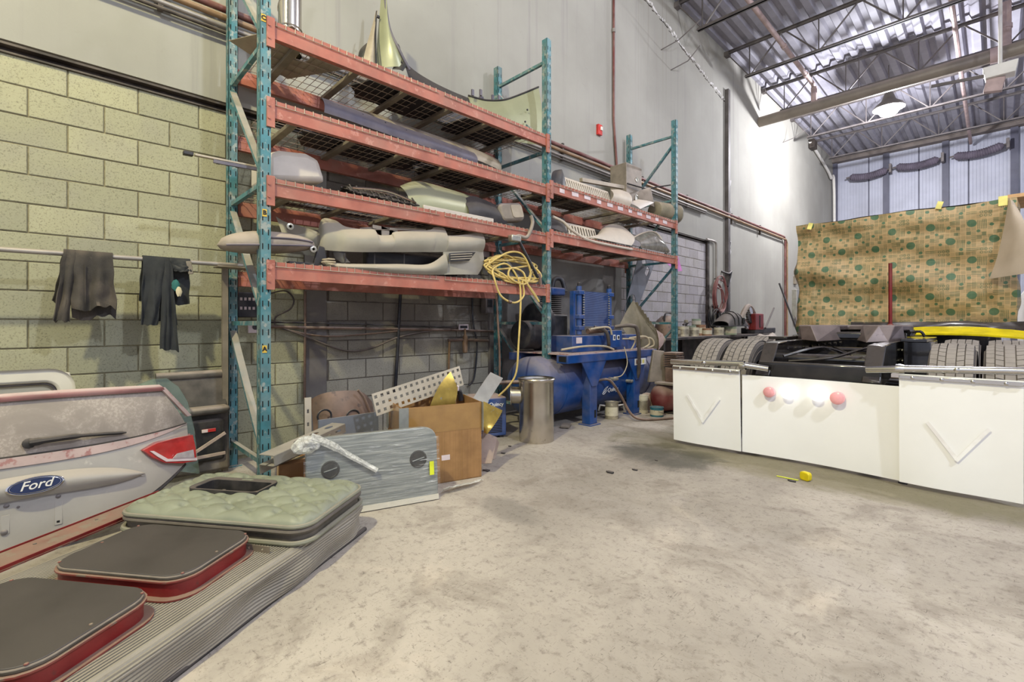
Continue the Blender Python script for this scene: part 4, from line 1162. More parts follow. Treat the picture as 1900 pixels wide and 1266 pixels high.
# bonnet, posts and grey board behind
p0 = px([(566, 738), (572, 792), (575, 830)], -3.75)
t = thing('heat_shield', 'curved brown metal bonnet standing behind the grey board', 'panel', loc=(-3.85, 1.9, 0))
top = pxx([(575, 742, -3.95), (600, 730, -3.85), (640, 725, -3.8), (672, 728, -3.82), (690, 745, -3.95)])
bot = [Vector((p.x + .06, p.y, .03)) for p in top]
part('shell', ruled(top, bot, 10, 20, .05), 'rust_brown', t)
for u in (602, 655): q = fx(u, 772, -3.74); part('port_rim', MB().tube([q + Vector((0, .055 * c, .05 * s)) for c, s in [(math.cos(a), math.sin(a)) for a in [k * math.pi / 8 for k in range(16)]]], .008, 6, closed=True), 'dark_machine', t)
part('strap', MB().tube(spline(px([(664, 724), (676, 740), (688, 770), (696, 800)], -3.72), 5), .011, 6), 'rust_brown', t)
A = fx(572, 737, -3.7); m = MB(); m.plate([(-.025, 0), (.025, 0), (.025, A.z - .01), (-.025, A.z - .01)], [[(-.008, z), (.008, z), (.008, z + .03), (-.008, z + .03)] for z in (.1, .2, .3, .4, .5)], .006, frame((A.x, A.y, .005), (0, 1, 0), z=(1, 0, .02)))
solo('slotted_post', m, 'perf_cream', 'short white slotted post beside the brown bonnet', 'post', smooth=0)
a, b = fx(592, 780, -3.52), fx(702, 778, -3.52)
m = MB().box(((a.x + b.x) / 2, (a.y + b.y) / 2, a.z / 2), (.02, b.y - a.y, a.z - .002), Matrix.Rotation(-.06, 3, 'Y'))
solo('grey_board', m, 'blue_grey', 'flat blue grey board standing between bonnet and wrapped panel', 'board', smooth=0)

# steel canister
ca = Vector((-3.30, 3.56, 0))
t = thing('steel_canister', 'dented stainless exhaust canister with side stub before the blue tank', 'canister', loc=ca)
m = MB(); m.lathe([(.178, 0), (.18, .005), (.178, .3), (.18, .6), (.19, .625), (.196, .63), (.19, .64), (.172, .632), (.165, .6), (.16, .2), (.02, .19)], Matrix.Translation(ca), 40); part('body', m, 'stainless', t, smooth=30)
sd = Vector((-.72, -.70, 0)).normalized(); so = ca + sd * .15 + Vector((0, 0, .46))
m = MB(); m.lathe([(.085, 0), (.085, .1), (.1, .105), (.1, .115), (.088, .12), (.075, .06), (.02, .05)], frame(so, (0, 0, 1), z=sd), 28); part('side_stub', m, 'stainless', t, smooth=30)
part('inner_pipe', MB().lathe([(.09, .15), (.09, .625), (.075, .628), (.07, .2)], Matrix.Translation(ca + Vector((.02, .03, 0))), 24), 'galv', t, smooth=30)

# blue dryer
def logo(root, M, sz):
    """swoosh emblem plus lettering"""
    pts = lambda a0, a1, rx, ry, rot: [M @ (Matrix.Rotation(rot, 4, 'Z') @ Vector((rx * math.cos(a), ry * math.sin(a), .0))) for a in [a0 + (a1 - a0) * k / 14 for k in range(15)]]
    part('emblem_curve', MB().tube([M @ Matrix.Translation((-sz * 1.25, 0, 0)) @ (Matrix.Rotation(.9, 4, 'Z') @ Vector((sz * .75 * math.cos(a), sz * .38 * math.sin(a), 0))) for a in [.4 + 4.8 * k / 16 for k in range(17)]], sz * .05, 5), 'print_white', root)
    part('emblem_stroke', MB().tube(spline([M @ Vector((-sz * 1.9, -sz * .5, 0)), M @ Vector((-sz * 1.25, 0, 0)), M @ Vector((-sz * .75, sz * .75, 0))], 5), sz * .05, 5), 'print_white', root)
    part('maker_lettering', text_mb('Quincy', sz * 1.05, M @ T(sz * .95, 0, .001), .002, bold=sz * .015), 'print_white', root, smooth=0)
DB = [Vector((-3.76, 3.02, 0)), Vector((-3.60, 3.42, 0))]; dd = (DB[1] - DB[0]).normalized(); dn = Vector((dd.y, -dd.x, 0))
DM = frame(DB[0], dd, z=dn); DL = (DB[1] - DB[0]).length
t = thing('air_dryer', 'small blue louvred air dryer standing behind the carton', 'air dryer', M=T(*DB[0]))
part('case', MB(DM).b2((0, .02, -.35), (DL, .42, 0)), 'machine_blue', t, bevel=.012)
for k in range(13): part('louvre', MB(DM).b2((.06, .06 + k * .017, 0), (DL - .05, .068 + k * .017, .003)), 'dark_slot', t, smooth=0)
for s in (0, 1): part('foot', MB(DM).b2((.03 + s * (DL - .1), 0, -.3), (.07 + s * (DL - .1), .02, -.02)), 'dark_machine', t, smooth=0)
lp = part('logo_plate', MB(DM).b2((.1, .325, -.001), (DL - .03, .385, .0008)), 'machine_blue', t, smooth=0)
logo(lp, DM @ T(DL * .62, .352, .002), .052)
part('top_dust_tray', MB(DM).b2((.01, .42, -.34), (DL - .01, .425, -.01)), 'dusty_pink', t, smooth=0)
part('outlet_pipe', MB().tube(spline([DM @ Vector((.3, .43, -.2)), DM @ Vector((.3, .5, -.2)), DM @ Vector((.42, .54, -.25)), DM @ Vector((.7, .54, -.25))], 4), .022, 8), 'rust_brown', t)

# ------------------------------------------------------------------ big blue compressor
CX = -3.76; CR = .355; CZc = .46
cm = thing('air_compressor', 'large blue horizontal tank compressor with cooler under the rack', 'compressor', loc=(CX, 5.0, 0))
prof = []
y0, y1 = 3.95, 6.35
for k in range(9): a = math.pi / 2 * k / 8; prof.append((max(.01, CR * math.sin(a)), -.16 * math.cos(a)))
prof += [(CR, y1 - y0 - .1)]
for k in range(1, 9): a = math.pi / 2 * k / 8; prof.append((max(.01, CR * math.cos(a)), y1 - y0 - .1 + .16 * math.sin(a)))
tank = part('tank', MB().lathe(prof, frame((CX, y0, CZc), (1, 0, 0), z=(0, 1, 0)), 40), 'machine_blue', cm, smooth=50)
for y in (4.2, 6.05): part('weld_band', MB().tube([(CX + CR * 1.001 * math.cos(a), y, CZc + CR * 1.001 * math.sin(a)) for a in [k * math.pi / 18 for k in range(36)]], .006, 5, closed=True), 'machine_blue', tank)
for y in (4.05, 6.2): part('tank_foot', MB().b2((CX - .2, y - .05, 0), (CX + .2, y + .05, .16)), 'machine_blue', cm, bevel=.006)
FX = -3.37
for y in (4.56, 5.52):
    lg = part('leg', MB().b2((FX - .06, y - .07, .012), (FX + .06, y + .07, .75)), 'machine_blue', cm, bevel=.006)
    part('gusset', MB().prism([(-.24, .75), (.24, .75), (.05, .46), (-.05, .46)], .012, frame((FX + .06, y, 0), (0, 1, 0), z=(1, 0, 0))), 'machine_blue', lg, smooth=0)
    part('leg_slot', MB().box((FX + .061, y + .03, .13), (.004, .035, .09)), 'dark_slot', lg, smooth=0)
    part('foot_plate', MB().b2((FX - .09, y - .1, 0), (FX + .09, y + .1, .012)), 'machine_blue', lg, smooth=0)
    part('back_leg', MB().b2((CX - .45, y - .05, .012), (CX - .37, y + .05, .75)), 'machine_blue', cm, smooth=0)
part('top_beam', MB().b2((FX - .08, 4.05, .75), (FX + .08, 6.0, .845)), 'machine_blue', cm, bevel=.006)
part('back_beam', MB().b2((CX - .46, 4.05, .75), (CX - .32, 6.0, .845)), 'machine_blue', cm, bevel=.006)
part('deck_plate', MB().b2((CX - .46, 4.1, .84), (FX + .06, 5.95, .855)), 'dusty_pink', cm, smooth=0)
part('beam_end_slot', MB().b2((FX - .04, 4.045, .77), (FX + .06, 4.052, .83)), 'dark_slot', cm, smooth=0)
part('control_skid', MB().b2((-3.9, 4.35, .855), (-3.46, 5.75, 1.05)), 'machine_blue', cm, bevel=.006)
bx = part('control_box', MB().b2((-3.46, 4.98, .89), (-3.36, 5.24, 1.11)), 'machine_blue', cm, bevel=.006)
part('gauge', MB().box((-3.358, 5.06, 1.02), (.006, .05, .07)), 'print_white', bx); part('switch', MB().box((-3.358, 5.15, 1.02), (.008, .05, .055)), 'print_white', bx)
part('switch_face', MB().box((-3.354, 5.15, 1.02), (.006, .032, .036)), 'ink', bx); part('gauge_face', MB().box((-3.354, 5.06, 1.02), (.006, .02, .04)), 'ink', bx)
part('rating_label', MB().b2((-3.459, 4.42, .96), (-3.457, 4.53, 1.03)), 'sticker', cm, smooth=0)
wlp = part('warning_label', MB().b2((FX + .073, 5.44, .65), (FX + .075, 5.72, .735)), 'print_white', cm, smooth=0)
for k in range(3): part('label_print', MB().box((FX + .0755, 5.50 + k * .075, .692), (.001, .05, .05)), ['pipe_red', 'dark_slot', 'tape_pale'][k], wlp, smooth=0)
# cooler between two posts
ya, yb = 4.74, 5.28; xc = -3.62
def mat_fins():
    t = NT('cooler_fins'); p = t.coord(); z = t.sep(p)[2]
    w = t.math('SINE', t.math('MULTIPLY', z, 700.0)); n = t.noise(p, 5, 5)
    k = t.mix(t.ramp(n, .3, .7), srgb(20, 48, 100), srgb(36, 66, 118)); t.bump(w, .6, .004); t.out(k, .55, .1)
mat_fins()
co = part('cooler_core', MB().b2((xc - .05, ya, 1.16), (xc + .03, yb, 1.60)), 'cooler_fins', cm, smooth=0)
for k in range(14): part('cooler_tube', MB().b2((xc + .03, ya - .02, 1.175 + k * .031), (xc + .036, ya + .012, 1.19 + k * .031)), 'galv', co, smooth=0)
for k in range(14): part('cooler_tube', MB().b2((xc + .03, yb - .012, 1.175 + k * .031), (xc + .036, yb + .02, 1.19 + k * .031)), 'galv', co, smooth=0)
for y in (ya - .06, yb + .05):
    po = part('cooler_post', MB().tube([(xc, y, 1.06), (xc, y, 1.66)], .035, 12), 'machine_blue', cm)
    for z in (1.14, 1.28, 1.58): part('post_clamp', MB().box((xc, y, z), (.1, .1, .05)), 'machine_blue', po, bevel=.005)
    part('post_cap', MB().lathe([(.02, 0), (.02, .04), (.01, .05)], T(xc, y, 1.66), 10), 'dark_machine', po)
part('side_plate', MB().b2((xc - .08, ya - .14, .86), (xc - .02, ya - .10, 1.6)), 'machine_blue', cm, smooth=0)
# pump block and motor to the left, behind
pm = part('pump', MB().b2((-4.12, 4.35, .86), (-3.82, 4.72, 1.32)), 'dark_machine', cm, bevel=.03)
for k in range(9): part('fin', MB().lathe([(.13, 0), (.14, .006), (.13, .012)], T(-3.97, 4.55, 1.32 + k * .026), 20), 'dark_machine', pm)
part('head', MB().box((-3.97, 4.55, 1.60), (.28, .26, .10)), 'machine_blue', pm, bevel=.02)
part('intake_pipe', MB().tube(spline([(-3.95, 4.55, 1.62), (-3.95, 4.6, 1.76), (-3.9, 4.68, 1.76), (-3.85, 4.7, 1.6)], 5), .03, 10), 'dark_machine', pm)
part('motor', MB().lathe([(.05, 0), (.17, .03), (.18, .3), (.15, .36), (.05, .38)], frame((-4.0, 4.0, 1.06), (1, 0, 0), z=(0, 1, 0)), 24), 'dark_machine', cm)
part('flywheel_guard', MB().lathe([(.25, 0), (.27, .02), (.27, .08), (.22, .1), (.05, .1)], frame((-4.0, 4.28, 1.2), (1, 0, 0), z=(0, 1, 0)), 28), 'dark_machine', cm)
part('rusty_coupling', MB().tube([(-3.5, 4.7, 1.1), (-3.47, 4.98, 1.12)], [.035, .04], 12), 'rust_brown', cm)
surf('cable_cream', (176, 162, 136), .6, 0, .12, 6)
surf('cable_dark', (60, 52, 48), .6, 0, .2, 6, dust=.5)
def wires(name, plist, r, mat, root): return part(name, MB().tube(spline(plist, 6), r, 8), mat, root)
wires('cable', [(-3.42, 4.1, .9), (-3.35, 4.4, .93), (-3.33, 4.8, .92), (-3.36, 5.05, .87)], .012, 'cable_cream', cm)
wires('cable', [(-3.40, 4.62, 1.13), (-3.34, 4.9, 1.15), (-3.34, 4.98, 1.06)], .012, 'cable_cream', cm)
wires('cable', [(-3.44, 4.75, 1.15), (-3.36, 4.88, 1.1), (-3.35, 4.93, .96), (-3.4, 5.0, .92)], .022, 'cable_dark', cm)
wires('air_line', [(-3.44, 5.2, 1.15), (-3.28, 5.32, 1.17), (-3.24, 5.42, 1.08), (-3.27, 5.5, .6), (-3.36, 5.55, .42)], .024, 'cable_dark', cm)
wires('cable', [(-3.36, 5.25, 1.0), (-3.3, 5.45, .98), (-3.34, 5.42, .85)], .010, 'cable_cream', cm)
wires('cable', [(-3.45, 5.55, 1.0), (-3.3, 5.72, 1.02), (-3.28, 5.78, .92), (-3.34, 5.7, .86)], .012, 'cable_cream', cm)
wires('cable', [(-3.45, 5.6, .98), (-3.28, 5.8, 1.0), (-3.26, 5.86, .9), (-3.34, 5.76, .86)], .012, 'cable_cream', cm)
wires('cable', [(-3.3, 5.2, .9), (-3.27, 5.22, .7), (-3.28, 5.12, .55), (-3.36, 5.05, .52)], .006, 'cable_cream', cm)
wires('drain_hose', [(-3.40, 4.78, .5), (-3.30, 4.88, .5), (-3.22, 5.0, .3), (-3.12, 5.08, .08), (-3.0, 5.2, .02), (-2.8, 5.6, .015), (-2.6, 6.2, .015)], .016, 'rust_brown', cm)
for y, z in ((5.02, .5), (5.42, .44)): part('valve', MB().tube([(-3.42, y, z), (-3.34, y, z), (-3.34, y + .08, z)], .022, 8), 'galv', cm)
lm = T(0, 0, 0)
tp = CX + CR
lpl = part('logo_plate', MB().box((tp - .004, 5.02, .40), (.006, .02, .02)), 'machine_blue', cm, smooth=0)
logo(lpl, frame((tp + .006, 5.02, .36), (0, 1, 0), z=(1, 0, -.3)), .075)
solo('shim_plate', MB().box(fz(1050, 790, .02), (.1, .16, .025), Matrix.Rotation(.5, 3, 'Z')), 'channel_tan', 'rusty shim plate on the floor at the front compressor leg', 'plate', bevel=.004)
# cans and pails
surf('can_metal', (160, 152, 132), .4, .5, .2, 8, dust=.3, patch=.5, patchc=(196, 186, 160))
surf('pail_teal', (34, 104, 122), .45, 0, .2, 8, dust=.3)
surf('paint_cream', (196, 188, 164), .5, 0, .12, 8, dust=.35, patch=.35, patchc=(150, 140, 120))
surf('paint_green', (150, 164, 136), .5, 0, .15, 8, dust=.35)
surf('paint_rust', (150, 112, 84), .6, .1, .25, 8, dust=.4)
def can(name, c, r, h, mat, label, handle=False, lid=True, group=None):
    c = Vector(c); t = thing(name, label, 'can', loc=c, group=group)
    part('body', MB().lathe([(r * .97, 0), (r, .006), (r, h - .008), (r * 1.03, h - .006), (r * 1.03, h), (r * .92, h - .004), (r * .9, h - .01), (.01, h - .01)], Matrix.Translation(c), 24), mat, t)
    part('label_band', MB().lathe([(r * 1.004, h * .2), (r * 1.006, h * .22), (r * 1.006, h * .7), (r * 1.004, h * .72)], Matrix.Translation(c), 24, cap=False), 'paint_cream' if mat != 'paint_cream' else 'can_metal', t)
    if handle: part('bail', MB().tube([c + Vector((r * 1.03 * math.cos(a), r * 1.03 * math.sin(a), h * .8 - .35 * r * abs(math.sin(a / 2 + math.pi / 4)) * 2)) for a in [-.9 + 1.8 * k / 10 for k in range(11)]], .003, 5), 'galv', t)
    return t
P = fz(1133, 778, 0); t = can('paint_pot', P + Vector((-.02, .05, 0)), .085, .21, 'can_metal', 'spattered metal pressure pot under the blue tank')
for s in (-1, 1): part('clamp', MB().tube([P + Vector((-.02 + s * .05, .05 + s * .07, .16)), P + Vector((-.02 + s * .09, .05 + s * .12, .17)), P + Vector((-.02 + s * .1, .05 + s * .14, .1))], .014, 6), 'galv', t)
P = fz(1192, 768, 0); can('white_pail', P + Vector((-.03, .05, 0)), .075, .24, 'paint_cream', 'slim white pail behind the right compressor leg')
P = fz(1217, 774, 0); t = can('teal_pail', P + Vector((-.02, .06, 0)), .085, .12, 'pail_teal', 'small teal paint pail on the floor by the red compressor', True)
# red compressor
rc = fz(1228, 772, 0)
surf('dusty_maroon', (112, 38, 42), .5, 0, .2, 5, dust=1.0, dustc=srgb(158, 134, 124))
surf('dusty_grey', (132, 122, 110), .6, .1, .2, 6, dust=.7)
t = thing('red_compressor', 'small dusty red tank compressor beyond the blue tank', 'compressor', loc=rc)
c = rc + Vector((-.12, .2, .2))
prof = [(max(.01, .18 * math.sin(a)), -.12 * math.cos(a)) for a in [math.pi / 2 * k / 7 for k in range(8)]] + [(.18, .5)] + [(max(.01, .18 * math.cos(a)), .5 + .12 * math.sin(a)) for a in [math.pi / 2 * k / 7 for k in range(1, 8)]]
part('tank', MB().lathe(prof, frame(c, (0, 0, 1), z=(.5, .86, 0)), 28), 'dusty_maroon', t, smooth=50)
part('saddle', MB().box(c + Vector((.08, .14, .2)), (.26, .45, .03)), 'dusty_grey', t, bevel=.005)
pb = part('pump_block', MB().box(c + Vector((.10, .16, .31)), (.16, .2, .2)), 'rust_brown', t, bevel=.015)
for k in range(6): part('fin', MB().box(c + Vector((.10, .16, .43 + k * .024)), (.19, .23, .01)), 'rust_brown', pb, smooth=0)
part('head', MB().box(c + Vector((.10, .16, .59)), (.18, .22, .04)), 'rust_brown', pb, bevel=.008)
part('belt_guard', MB().prism([(-.12, 0), (.16, 0), (.12, .42), (-.04, .44)], .05, frame(c + Vector((-.12, .05, .2)), (.5, .86, 0), z=(.86, -.5, 0))), 'dusty_grey', t, bevel=.01)
part('wheel', MB().lathe([(.03, 0), (.12, .005), (.125, .03), (.12, .055), (.03, .06)], frame(c + Vector((-.16, -.06, -.07)), (0, 0, 1), z=(-.86, .5, 0)), 20), 'tan_rod', t)
part('skid_foot', MB().box(c + Vector((.1, .2, -.19)), (.2, .4, .02)), 'dark_machine', t)
# wheel-arch liner and drilled plate leaning at the rear of bay two
surf('olive_plastic', (118, 110, 90), .6, .05, .2, 6, dust=.5)
t = thing('arch_liner', 'olive ribbed bumper moulding leaning on the compressor end', 'bumper', loc=(-3.7, 6.1, .86))
top = pxx([(1150, 602, -3.75), (1168, 568, -3.7), (1178, 560, -3.65), (1196, 590, -3.6), (1215, 612, -3.55), (1230, 622, -3.5)])
bot = pxx([(1168, 655, -3.7), (1185, 640, -3.68), (1190, 655, -3.66), (1206, 652, -3.62), (1212, 656, -3.58), (1226, 642, -3.5)])
sh = part('moulding', ruled(top, bot, 10, 20, .06), 'olive_plastic', t)
for k in range(8):
    f = k / 7.5; a = top[2].lerp(top[4], f) + Vector((.02, 0, -.01)); b = bot[3].lerp(bot[5], f) + Vector((.02, 0, .02))
    part('rib', MB().bar(a, b, .05, .006, up=(0, 1, 0)), 'olive_plastic', sh, smooth=0)
for k in range(3):
    f = (k + 1) / 4; part('rib', MB().bar(top[2].lerp(bot[3], f) + Vector((.03, 0, 0)), top[4].lerp(bot[5], f) + Vector((.03, 0, 0)), .05, .006, up=(1, 0, 0)), 'olive_plastic', sh, smooth=0)
part('end_flange', ruled(pxx([(1218, 612, -3.5), (1230, 620, -3.46)]), pxx([(1222, 650, -3.5), (1230, 640, -3.46)]), 5, 5, .02), 'dusty_pink', t)
t = thing('drilled_plate', 'grey drilled steel plate leaning behind the last rack frame', 'plate', loc=(-4.35, 7.0, .9))
A = fx(1173, 596, -4.2); B = fx(1213, 488, -4.2); d1 = (B - A).normalized(); M = frame(A, d1, z=(1, 0, 0)); L = (B - A).length
m = MB(); m.plate([(0, .3), (0, 0), (L, -.02), (L + .02, .34), (L * .8, .46), (L * .6, .42)], [circle(.07, 16, L * .83, .27), rrect(.16, .1, .02, 3, L * .78, .1), [(L * .15 + .2 * math.cos(a), .2 + .13 * math.sin(a)) for a in [k * math.pi / 6 for k in range(12)]]], .01, M)
part('sheet', m, 'blue_grey', t, smooth=0)
# ------------------------------------------------------------------ parts lying on the rack
surf('bumper_grey', (132, 128, 114), .5, 0, .12, 3, dust=.9, dustc=srgb(172, 160, 144))
surf('body_olive', (148, 150, 122), .35, .15, .1, 3, dust=.35, dustc=srgb(184, 172, 148))
surf('body_white', (196, 186, 174), .45, 0, .08, 4, dust=.5, dustc=srgb(184, 168, 154))
surf('black_plastic', (34, 32, 34), .5, 0, .25, 6, dust=.45, dustc=srgb(112, 102, 96))
surf('slate_plastic', (86, 82, 96), .5, 0, .15, 6, dust=.4)
surf('tan_metal', (164, 152, 134), .5, .2, .15, 6, dust=.4)
surf('hose_yellow', (206, 180, 104), .5, 0, .2, 8, dust=.4, dustc=srgb(170, 146, 110))
surf('wine_panel', (112, 42, 48), .4, .1, .2, 5, dust=.4)
surf('beige_cowl', (190, 178, 160), .5, 0, .1, 4, dust=.5)
surf('lens_clear', (150, 146, 138), .08, .5, .25, 12)
D4, D3, D2, D1 = [z + .010 for z in LV1[::-1]]
# --- top shelf
p = fx(538, 40, -4.02); c = Vector((p.x, p.y, D4 + .012))
t = thing('exhaust_tip', 'shiny mitred exhaust stack tip standing on the top shelf', 'exhaust tip', loc=c)
r = .088; n = 28
def tipf(a, b):
    th = 2 * math.pi * a; k = .20 + .24 * (0.5 + .5 * math.sin(th + .6)) ** .8 * 1.0
    return (c.x + r * math.cos(th), c.y + r * math.sin(th), c.z + b * (.14 + k))
m = MB(); m.grid(n, 8, tipf, closed_u=True); o = part('tube', m, 'stainless', t, smooth=50)
for z in (.08, .2): part('bead', MB().tube([(c.x + r * 1.01 * math.cos(a), c.y + r * 1.01 * math.sin(a), c.z + z) for a in [2 * math.pi * k / 24 for k in range(24)]], .006, 6, closed=True), 'stainless', t)
part('edge_roll', MB().tube([tipf(k / 28, 1) for k in range(28)], .005, 6, closed=True), 'stainless', t)
Mx = frame((-4.13, .97, D4), (.52, .28, 0), z=(0, 0, 1))
m = MB(); m.plate([(0, 0), (.6, 0), (.62, .62), (0, .6)], [circle(.085, 20, .36, .33)], .003, Mx)
t = thing('sheet_flange', 'square dusty sheet with a round hole lying across the top shelf end', 'sheet metal', M=Mx)
part('sheet', m, 'tan_metal', t, smooth=0)
part('collar', MB().lathe([(.087, .003), (.087, .01), (.1, .011)], Mx @ T(.36, .33, 0), 24, cap=False), 'galv', t)
t = thing('fender', 'tall olive car fender standing upright on the top shelf', 'car fender', loc=fx(725, 118, -4.1))
part('skin', ruled(pxx([(700, 128, -4.15), (699, 90, -4.15), (703, 40, -4.18), (708, -20, -4.22)]), pxx([(758, 128, -4.0), (742, 95, -4.02), (722, 50, -4.1), (714, -20, -4.18)]), 10, 16, .06), 'body_olive', t)
part('arch_lip', MB().tube(spline(pxx([(760, 130, -3.98), (742, 95, -4.0), (722, 50, -4.08), (713, -20, -4.16)]), 6), .014, 8), 'slate_plastic', t)
part('liner_edge', ruled(pxx([(728, 128, -4.05), (740, 105, -4.05)]), pxx([(748, 132, -3.98), (757, 118, -3.98)]), 5, 5, .02), 'black_plastic', t)
t = thing('narrow_fender', 'narrow tan fender blade beside the tall olive fender', 'car fender', loc=fx(685, 115, -4.1))
part('skin', ruled(pxx([(672, 118, -4.1), (680, 85, -4.12), (690, 50, -4.15), (697, 22, -4.18)]), pxx([(697, 120, -4.05), (696, 85, -4.08), (696, 50, -4.13), (699, 22, -4.18)]), 8, 14, .03), 'tan_metal', t)
part('edge', MB().tube(spline(pxx([(698, 122, -4.03), (697, 85, -4.06), (697, 50, -4.11), (699, 21, -4.16)]), 6), .008, 6), 'dark_machine', t)
part('tip_tab', MB().box(fx(701, 31, -4.15), (.02, .035, .02)), 'dark_machine', t)
solo('black_bracket', ruled(pxx([(664, 108, -4.2), (668, 92, -4.2), (680, 80, -4.2)]), pxx([(684, 120, -4.15), (680, 105, -4.15), (684, 88, -4.15)]), 6, 8, .03), 'black_plastic', 'black plastic bracket behind the tan fender blade', 'bracket')
t = thing('mirror_stay', 'black loop bracket right of the tall olive fender', 'bracket', loc=fx(736, 110, -4.05))
part('loop', MB().tube(spline(pxx([(733, 112, -4.05), (729, 88, -4.05), (735, 83, -4.05), (740, 88, -4.05), (745, 118, -4.0)]), 5), .012, 6), 'black_plastic', t)
part('foot', MB().box((-4.03, fx(738, 118, -4.03).y, D4 + .03), (.08, .14, .05)), 'black_plastic', t, bevel=.01)
t = thing('valance', 'long black plastic valance curving along the back of the top shelf', 'car trim', loc=(-4.25, 2.9, D4))
part('strip', ruled(pxx([(748, 112, -4.3), (775, 135, -4.3), (815, 158, -4.3), (860, 178, -4.3), (905, 194, -4.3)]), [Vector((-4.2, q.y + .05, D4 + .004)) for q in pxx([(748, 112, -4.3), (775, 135, -4.3), (815, 158, -4.3), (860, 178, -4.3), (905, 194, -4.3)])], 8, 24, .05), 'black_plastic', t)
part('clip_lug', MB().box(fx(893, 184, -4.28), (.03, .05, .06)), 'slate_plastic', t)
t = thing('bumper_corner', 'olive bumper corner with flared tip at the right end of the top shelf', 'car bumper', loc=(-4.05, 3.8, D4))
top = pxx([(868, 178, -4.3), (885, 183, -4.25), (905, 187, -4.2), (935, 186, -4.12), (965, 176, -4.05), (999, 162, -3.98)])
bot = [Vector((q.x + .06, q.y + .02, D4 + .004)) for q in top[:-1]] + [Vector((-3.9, top[-1].y - .06, D4 + .004))]
part('skin', ruled(top, bot, 10, 24, .05), 'body_olive', t)
part('torn_edge', MB().tube(spline([q + Vector((.004, 0, .004)) for q in top], 5), .011, 6), 'dark_machine', t)
for u, v in ((877, 172), (892, 172), (914, 182), (926, 183)): part('tab', MB().box(fx(u, v, -4.2), (.02, .03, .07)), 'slate_plastic', t)
for k, (u, v) in enumerate(((978, 204), (974, 226))): part('bolt', MB().lathe([(.012, 0), (.012, .01), (.005, .014)], frame(fx(u, v, -3.94), (0, 1, 0), z=(1, 0, 0)), 8), 'dark_machine', t)
def flat_scrap(name, ya, yb, xa, xb, z, mat, label, seed, cat='plastic sheet', group=None):
    rnd = random.Random(seed); n = 18; poly = []
    for k in range(n):
        a = 2 * math.pi * k / n; rr = 1 - .22 * rnd.random()
        poly.append(((xa + xb) / 2 + (xb - xa) / 2 * max(-1, min(1, 1.3 * math.cos(a))) * rr, (ya + yb) / 2 + (yb - ya) / 2 * max(-1, min(1, 1.3 * math.sin(a))) * rr))
    m = MB().prism(poly, .012, T(0, 0, z)); return solo(name, m, mat, label, cat, group, smooth=0)
flat_scrap('undertray', 1.95, 3.0, -4.35, -3.8, D4, 'black_plastic', 'black undertray lying flat on the top shelf below the fenders', 1, group='black undertrays on the shelves')
flat_scrap('undertray', 3.05, 4.0, -4.4, -3.78, D4, 'black_plastic', 'black undertray lying flat on the top shelf below the bumper corner', 2, group='black undertrays on the shelves')
# --- third shelf
flat_scrap('undertray', 1.45, 2.7, -4.42, -3.95, D3, 'black_plastic', 'black undertray lying at the left of the second shelf from top', 3, group='black undertrays on the shelves')
flat_scrap('undertray', 2.72, 4.02, -4.42, -3.76, D3, 'black_plastic', 'black undertray lying at the right of the second shelf from top', 4, group='black undertrays on the shelves')
def long_board(name, top, mat, label, x0, zb, bulge, cat='running board'):
    t = thing(name, label, cat, loc=(x0, sum(q.y for q in top) / len(top), zb))
    bot = [Vector((q.x + .05, q.y, max(zb + .016, q.z - .14))) for q in top]
    sh = part('face', ruled(top, bot, 6, 24, bulge), mat, t)
    for k in range(7):
        q = top[0].lerp(top[-1], (k + .6) / 7.5); qq = min(top, key=lambda e: abs(e.y - q.y))
        part('bolt_hole', MB().lathe([(.009, 0), (.007, .003), (.001, .003)], frame(Vector((qq.x + .03, q.y, q.z - .035)), (0, 1, 0), z=(1, 0, .4)), 8), 'dark_slot', sh)
    return t
long_board('side_skirt', pxx([(597, 181, -3.92), (640, 196, -3.92), (720, 226, -3.92), (800, 254, -3.92), (880, 284, -3.92)]), 'slate_plastic', 'slate purple side skirt leaning along the second shelf from top', -3.9, D3, .03)
long_board('trim_rail', pxx([(640, 197, -4.1), (700, 213, -4.1), (790, 245, -4.1), (880, 276, -4.1), (925, 297, -4.1)]), 'tan_metal', 'tan drilled trim rail behind the slate side skirt', -4.1, D3, .02)
solo('wine_board', MB().prism([(0, 0), (.75, 0), (.72, .13), (.05, .15)], .01, frame((-4.4, 3.25, D3 + .016), (0, 1, 0), z=(1, 0, .25))), 'wine_panel', 'dark red body strip standing at the back of the second shelf', 'panel', smooth=0)
# --- second shelf
prof_ = px([(500, 333), (500, 280), (525, 274), (575, 280), (598, 292), (606, 320), (612, 336)], -3.76)
m = MB(); poly = [(q.y - prof_[0].y, max(q.z, D2) - D2) for q in prof_]
M = frame((-4.25, prof_[0].y, D2 + .001), (0, 1, 0), z=(1, 0, 0))
t = thing('cowling', 'dusty white plastic cowling on the middle shelf beside the post', 'cowling', M=M)
part('shell', MB().prism(poly, .44, M), 'body_white', t, bevel=.045, smooth=60)
part('lower_skirt', MB().prism([(0, .0), (poly[-1][0], 0), (poly[-1][0] - .01, .03), (0, .05)], .455, M @ T(0, 0, -.005)), 'tan_metal', t, bevel=.01)
part('clip', MB(M).b2((poly[-1][0] - .09, .0, .44), (poly[-1][0] - .06, .05, .455)), 'black_plastic', t)
A = fx(343, 284, -3.86); B = fx(482, 311, -3.86)
t = thing('trim_strip', 'long tan trim strip with black end sticking out past the rack post', 'car trim', loc=A.lerp(B, .5))
e = B + (B - A) * .6
part('strip', MB().bar(A.lerp(B, .12), e, .035, .012), 'tan_metal', t, smooth=0)
